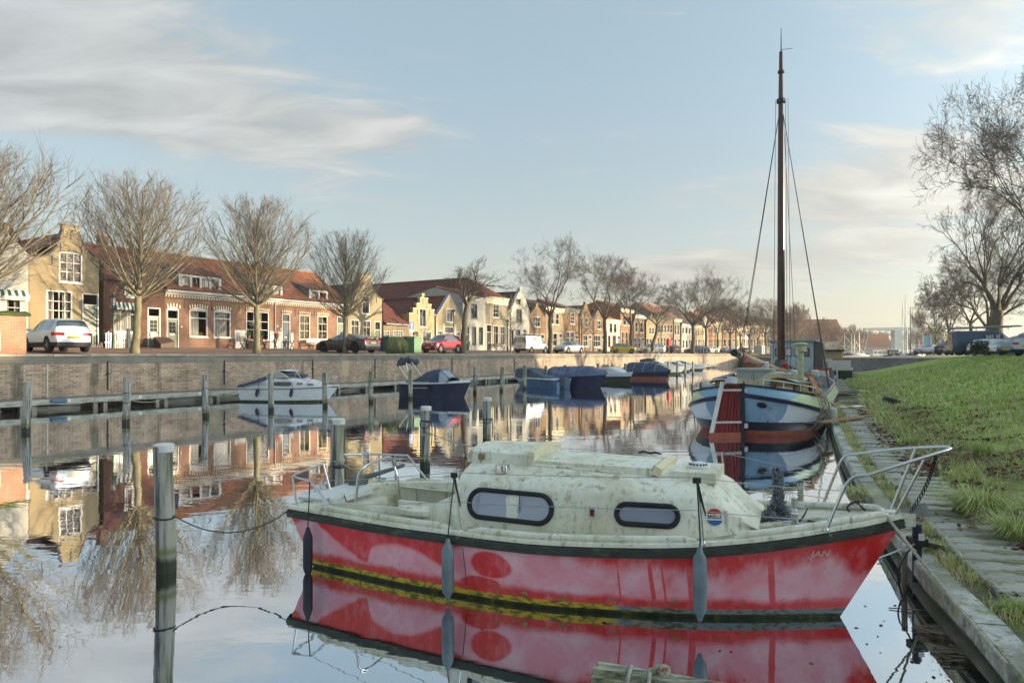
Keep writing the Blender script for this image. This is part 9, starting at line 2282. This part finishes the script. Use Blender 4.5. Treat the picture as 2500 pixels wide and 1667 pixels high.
def bank_pt(px,py,up=0.0):
 z = .5
 for _ in range(24): p = at_z(px,py,z); z = z * .6 + .4 * min(2.4,max(.34,float(bank_z(p.x,p.y)[0])))
 return Vector((p.x,p.y,z + up))
# tyre, planks, rods, box
t = thing('tyre','black car tyre lying half sunk in the grass slope','tyre',bank_pt(2177,985,.10),.6); MB().lathe([(.22,-.10),(.30,-.11),(.34,-.07),(.35,0),(.34,.07),(.30,.11),(.22,.10),(.24,0)],28,cap=False).loft([[(0,0,0)] * 3] * 2,False,False,False).build('tyre_ring',M_RUBBER,t,40); t.rotation_euler = (.10,.22,0)
t = thing('plank','long pale wooden pole reaching from the barge to the grass','pole',(0,0,0)); MB().bar(at_depth(1990,975,21.5),bank_pt(2172,1016,.06),.07,.05).build('timber',mat('fresh_pine',(0.50,0.36,0.20),.7,var=.15),t)
t = thing('plank','brown board laid from the barge to the path','plank',(0,0,0)); MB().bar(at_depth(2005,1030,20.0),bank_pt(2105,1026,.10),.22,.05).build('timber',mat('brown_board',(0.30,0.17,0.08),.7,var=.25),t)
t = thing('plank','grey board with frayed end beside the brown board','plank',(0,0,0)); MB().bar(bank_pt(2092,1024,.09),bank_pt(2165,1014,.07),.12,.03).build('timber',M_OAK,t)
t = thing('board_sheet','pale flat sheet lying across the path near the pole','board',bank_pt(2078,998,.08),.5); MB().box(-.75,.75,-.22,.22,0,.03).build('sheet',M_GRPW,t)
t = thing('board_sheet','white board lying above the pile of planks by the barge','board',bank_pt(2078,962,.16),.2); MB().box(-.9,.9,-.16,.16,0,.03).build('sheet',M_WHITE,t)
R = random.Random(5); LBL = ['lowest','second','third','fourth','fifth','sixth','topmost']
for k in range(7): p = bank_pt(2058,970,.04 + .045 * k); o = MB().bar((-R.uniform(.6,1.1),0,0),(R.uniform(.6,1.1),0,0),.14,.035).build('plank',(M_PILEW,M_OAK,M_TAR)[k % 3],None,loc=p + Vector((R.uniform(-.15,.15),R.uniform(-.2,.2),0)),rot=(0,0,R.uniform(-.3,.6)),label=LBL[k] + ' old board in the plank pile beside the barge',cat='plank',group='plank pile by the barge')
t = thing('service_box','small pale grey service post at the foot of the far grass slope','post',at_depth(2059,906,74),.1); MB().box(-.35,.35,-.25,.25,-.1,1.15).build('housing',M_GRPW,t); MB().box(-.37,.37,-.27,.27,1.152,1.2).build('lid',M_BW,t)
t = thing('tree_stump','leafy stump on the crest of the bank before the blue van','stump',at_depth(2391,866,50)); MB().lathe([(.5,0),(.42,.3),(.40,.75),(.3,.8)],12).build('trunk',M_BARK_D,t,40); b = MB()
for k in range(500): a = R.uniform(0,6.3); p = Vector((.52 * cos(a) * R.uniform(.7,1.2),.52 * sin(a) * R.uniform(.7,1.2),R.uniform(.1,1.0))); u = Vector((R.gauss(0,1),R.gauss(0,1),R.gauss(0,1))).normalized() * .09; w = u.orthogonal().normalized() * .07; b.quad(p - u,p - w,p + u,p + w)
b.build('ivy',M_IVY,t,kind='stuff')
# mooring pin at the kerb, bow ropes, loose branches
e,n,d = edge_at(2.55); pin = thing('mooring_pin','dark steel mooring pin with clamp at the kerb below the red bow','bollard',at_depth(2239,1345,7.15) * 1.0,0); P0 = pin.location.copy(); pin.location.z = 0.0
b = MB(); b.tube([(0,0,-.8),(0,0,.72)],.045,12); b.build('pipe',mat('navy_pipe',(0.02,0.022,0.045),.5),pin,50); MB().box(-.075,.075,-.075,.075,.50,.58).build('clamp',M_IRON,pin); MB().box(-.03,.03,-.085,-.076,.57,.64).build('tag',M_WHITE,pin); MB().tube([(-.12,.06,-.8),(-.10,.05,.42)],.03,8).build('stake',M_PILEW,pin); MB().bar((-.03,-.03,.54),(.42,.25,.40),.05,.05).build('bracket',M_IRON,pin)
bowp = RBW @ Vector((6.0,-0.08,1.03)); big_rope('thick pale bow rope running down to the near kerb',sag(bowp,Vector((3.35,4.62,0.40)),.02,10),ROPE_L,.014)
big_rope('pale bow rope tied to the steel mooring pin',sag(bowp,P0 * 1 + Vector((0,0,0)) if P0.z > .2 else Vector((P0.x,P0.y,.55)),.05,10),ROPE_L,.012)
big_rope('thin stiff rod joining the red bow to the mooring pin',[RBW @ Vector((5.95,-0.10,.62)),Vector((P0.x,P0.y,.52))],M_GALV,.010)
big_rope('dark rope hanging into the water below the mooring pin',spline([Vector((P0.x - .05,P0.y,.5)),Vector((P0.x - .22,P0.y - .05,.25)),Vector((P0.x - .24,P0.y - .15,.02)),Vector((P0.x - .3,P0.y - .5,-.03))],6),ROPE_D,.009)
M_REED = mat('dead_reed',(0.20,0.16,0.11),.9,var=.5,vscale=12)
def reedbundle(label,px,py,seed,ln=.9):
 p = at_z(px,py,0.0); R = random.Random(seed); t = thing('driftwood',label,'driftwood',p,R.uniform(-.6,-.2),None); b = MB()
 for k in range(150): o = Vector((R.gauss(0,.05),R.gauss(0,.045),R.uniform(-.01,.05))); l = ln * R.uniform(.25,.6); a = R.gauss(0,.18); d_ = Vector((cos(a),sin(a),R.gauss(0,.05))); b.tube([o - d_ * l,o + d_ * l * .9 + Vector((0,0,R.uniform(-.01,.02)))],[.009,.004],4,cap=False)
 b.build('reed_stalk',M_REED,t,kind='stuff')
reedbundle('upper dark bundle of drifting reeds beside the kerb',2318,1555,1,.27); reedbundle('lower dark bundle of drifting reeds beside the kerb',2360,1605,2,.27)
t = thing('twig','thin bare twig floating beside the drifting reeds','twig',at_z(2280,1500,0.0)); b = MB(); b.tube([(-.35,.15,.01),(.1,0,.03),(.6,-.25,.01)],.006,5); b.tube([(.02,.02,.03),(.06,.03,.2),(.12,.02,.3)],.004,4); b.tube([(.12,0,.03),(.15,.02,.18)],.004,4); b.build('stem',M_REED,t)
# weathered beam in the lower foreground with a knotted rope
t = thing('weathered_beam','split weathered timber beam with knotted rope at the bottom of the picture','beam',(0,0,0)); P1 = at_depth(1472,1676,3.5); P2 = at_depth(2060,1785,3.15); dv = (P2 - P1).normalized(); sv = dv.cross(Vector((0,0,1))).normalized(); uv = sv.cross(dv); R = random.Random(3)
M_SPLIT = mat('split_timber',(0.30,0.29,0.22),.9,var=.45,vscale=9,stretch=(1.0,3,3),bump=.7,bscale=22,dirt=[((0.06,0.055,0.045),5,.5,.62,.8,(.6,6,6)),((0.25,0.26,0.05),4,.56,.66,.8)])
k = 0
for i in range(-3,4):
 for j in range(-3,4):
  if i * i + j * j > 10: continue
  c = sv * i * .031 + uv * j * .031; e0 = P1 + c - dv * R.uniform(-.03,.06); MB().bar(e0,P2 + c,.030,.030 * R.uniform(.9,1.05),up=tuple(uv),w1=.032,h1=.032).build('timber_strand',M_SPLIT,t)
b = MB()
for q,ph in ((.12,0),(.22,.5)):
 c = P1 + dv * q; b.tube([c + (sv * cos(a) + uv * sin(a)) * .118 + dv * (.018 * sin(a + ph)) for a in [i * 2 * pi / 22 for i in range(22)]],.010,7,closed=True)
c = P1 + dv * .24 + uv * .12; b.tube(spline([c + dv * .0,c + dv * .03 + uv * .03,c + dv * .08 + uv * .02 - sv * .03,c + dv * .07 - uv * .015,c + dv * .02 + uv * .01 - sv * .03,c + dv * .05 + uv * .035],5),.012,7); b.build('knotted_rope',ROPE_L,t,60)
MB().tube([P2 + Vector((0,0,.1)),Vector((P2.x,P2.y,-1))],.12,12).build('support_post',M_POST,t,60)
# ================================================================ thin winter haze over the whole place
def make_haze():
 m = bpy.data.materials.new('haze_air'); m.use_nodes = True; nt = m.node_tree; nt.nodes.clear()
 out = nt.nodes.new('ShaderNodeOutputMaterial'); v = nt.nodes.new('ShaderNodeVolumePrincipled'); nt.links.new(v.outputs[0],out.inputs['Volume'])
 v.inputs['Color'].default_value = (0.93,0.94,0.96,1); v.inputs['Density'].default_value = 0.00045; v.inputs['Anisotropy'].default_value = 0.2
 MB().box(-420,900,-340,620,-2.5,32).build('haze',m,kind='stuff')
make_haze()
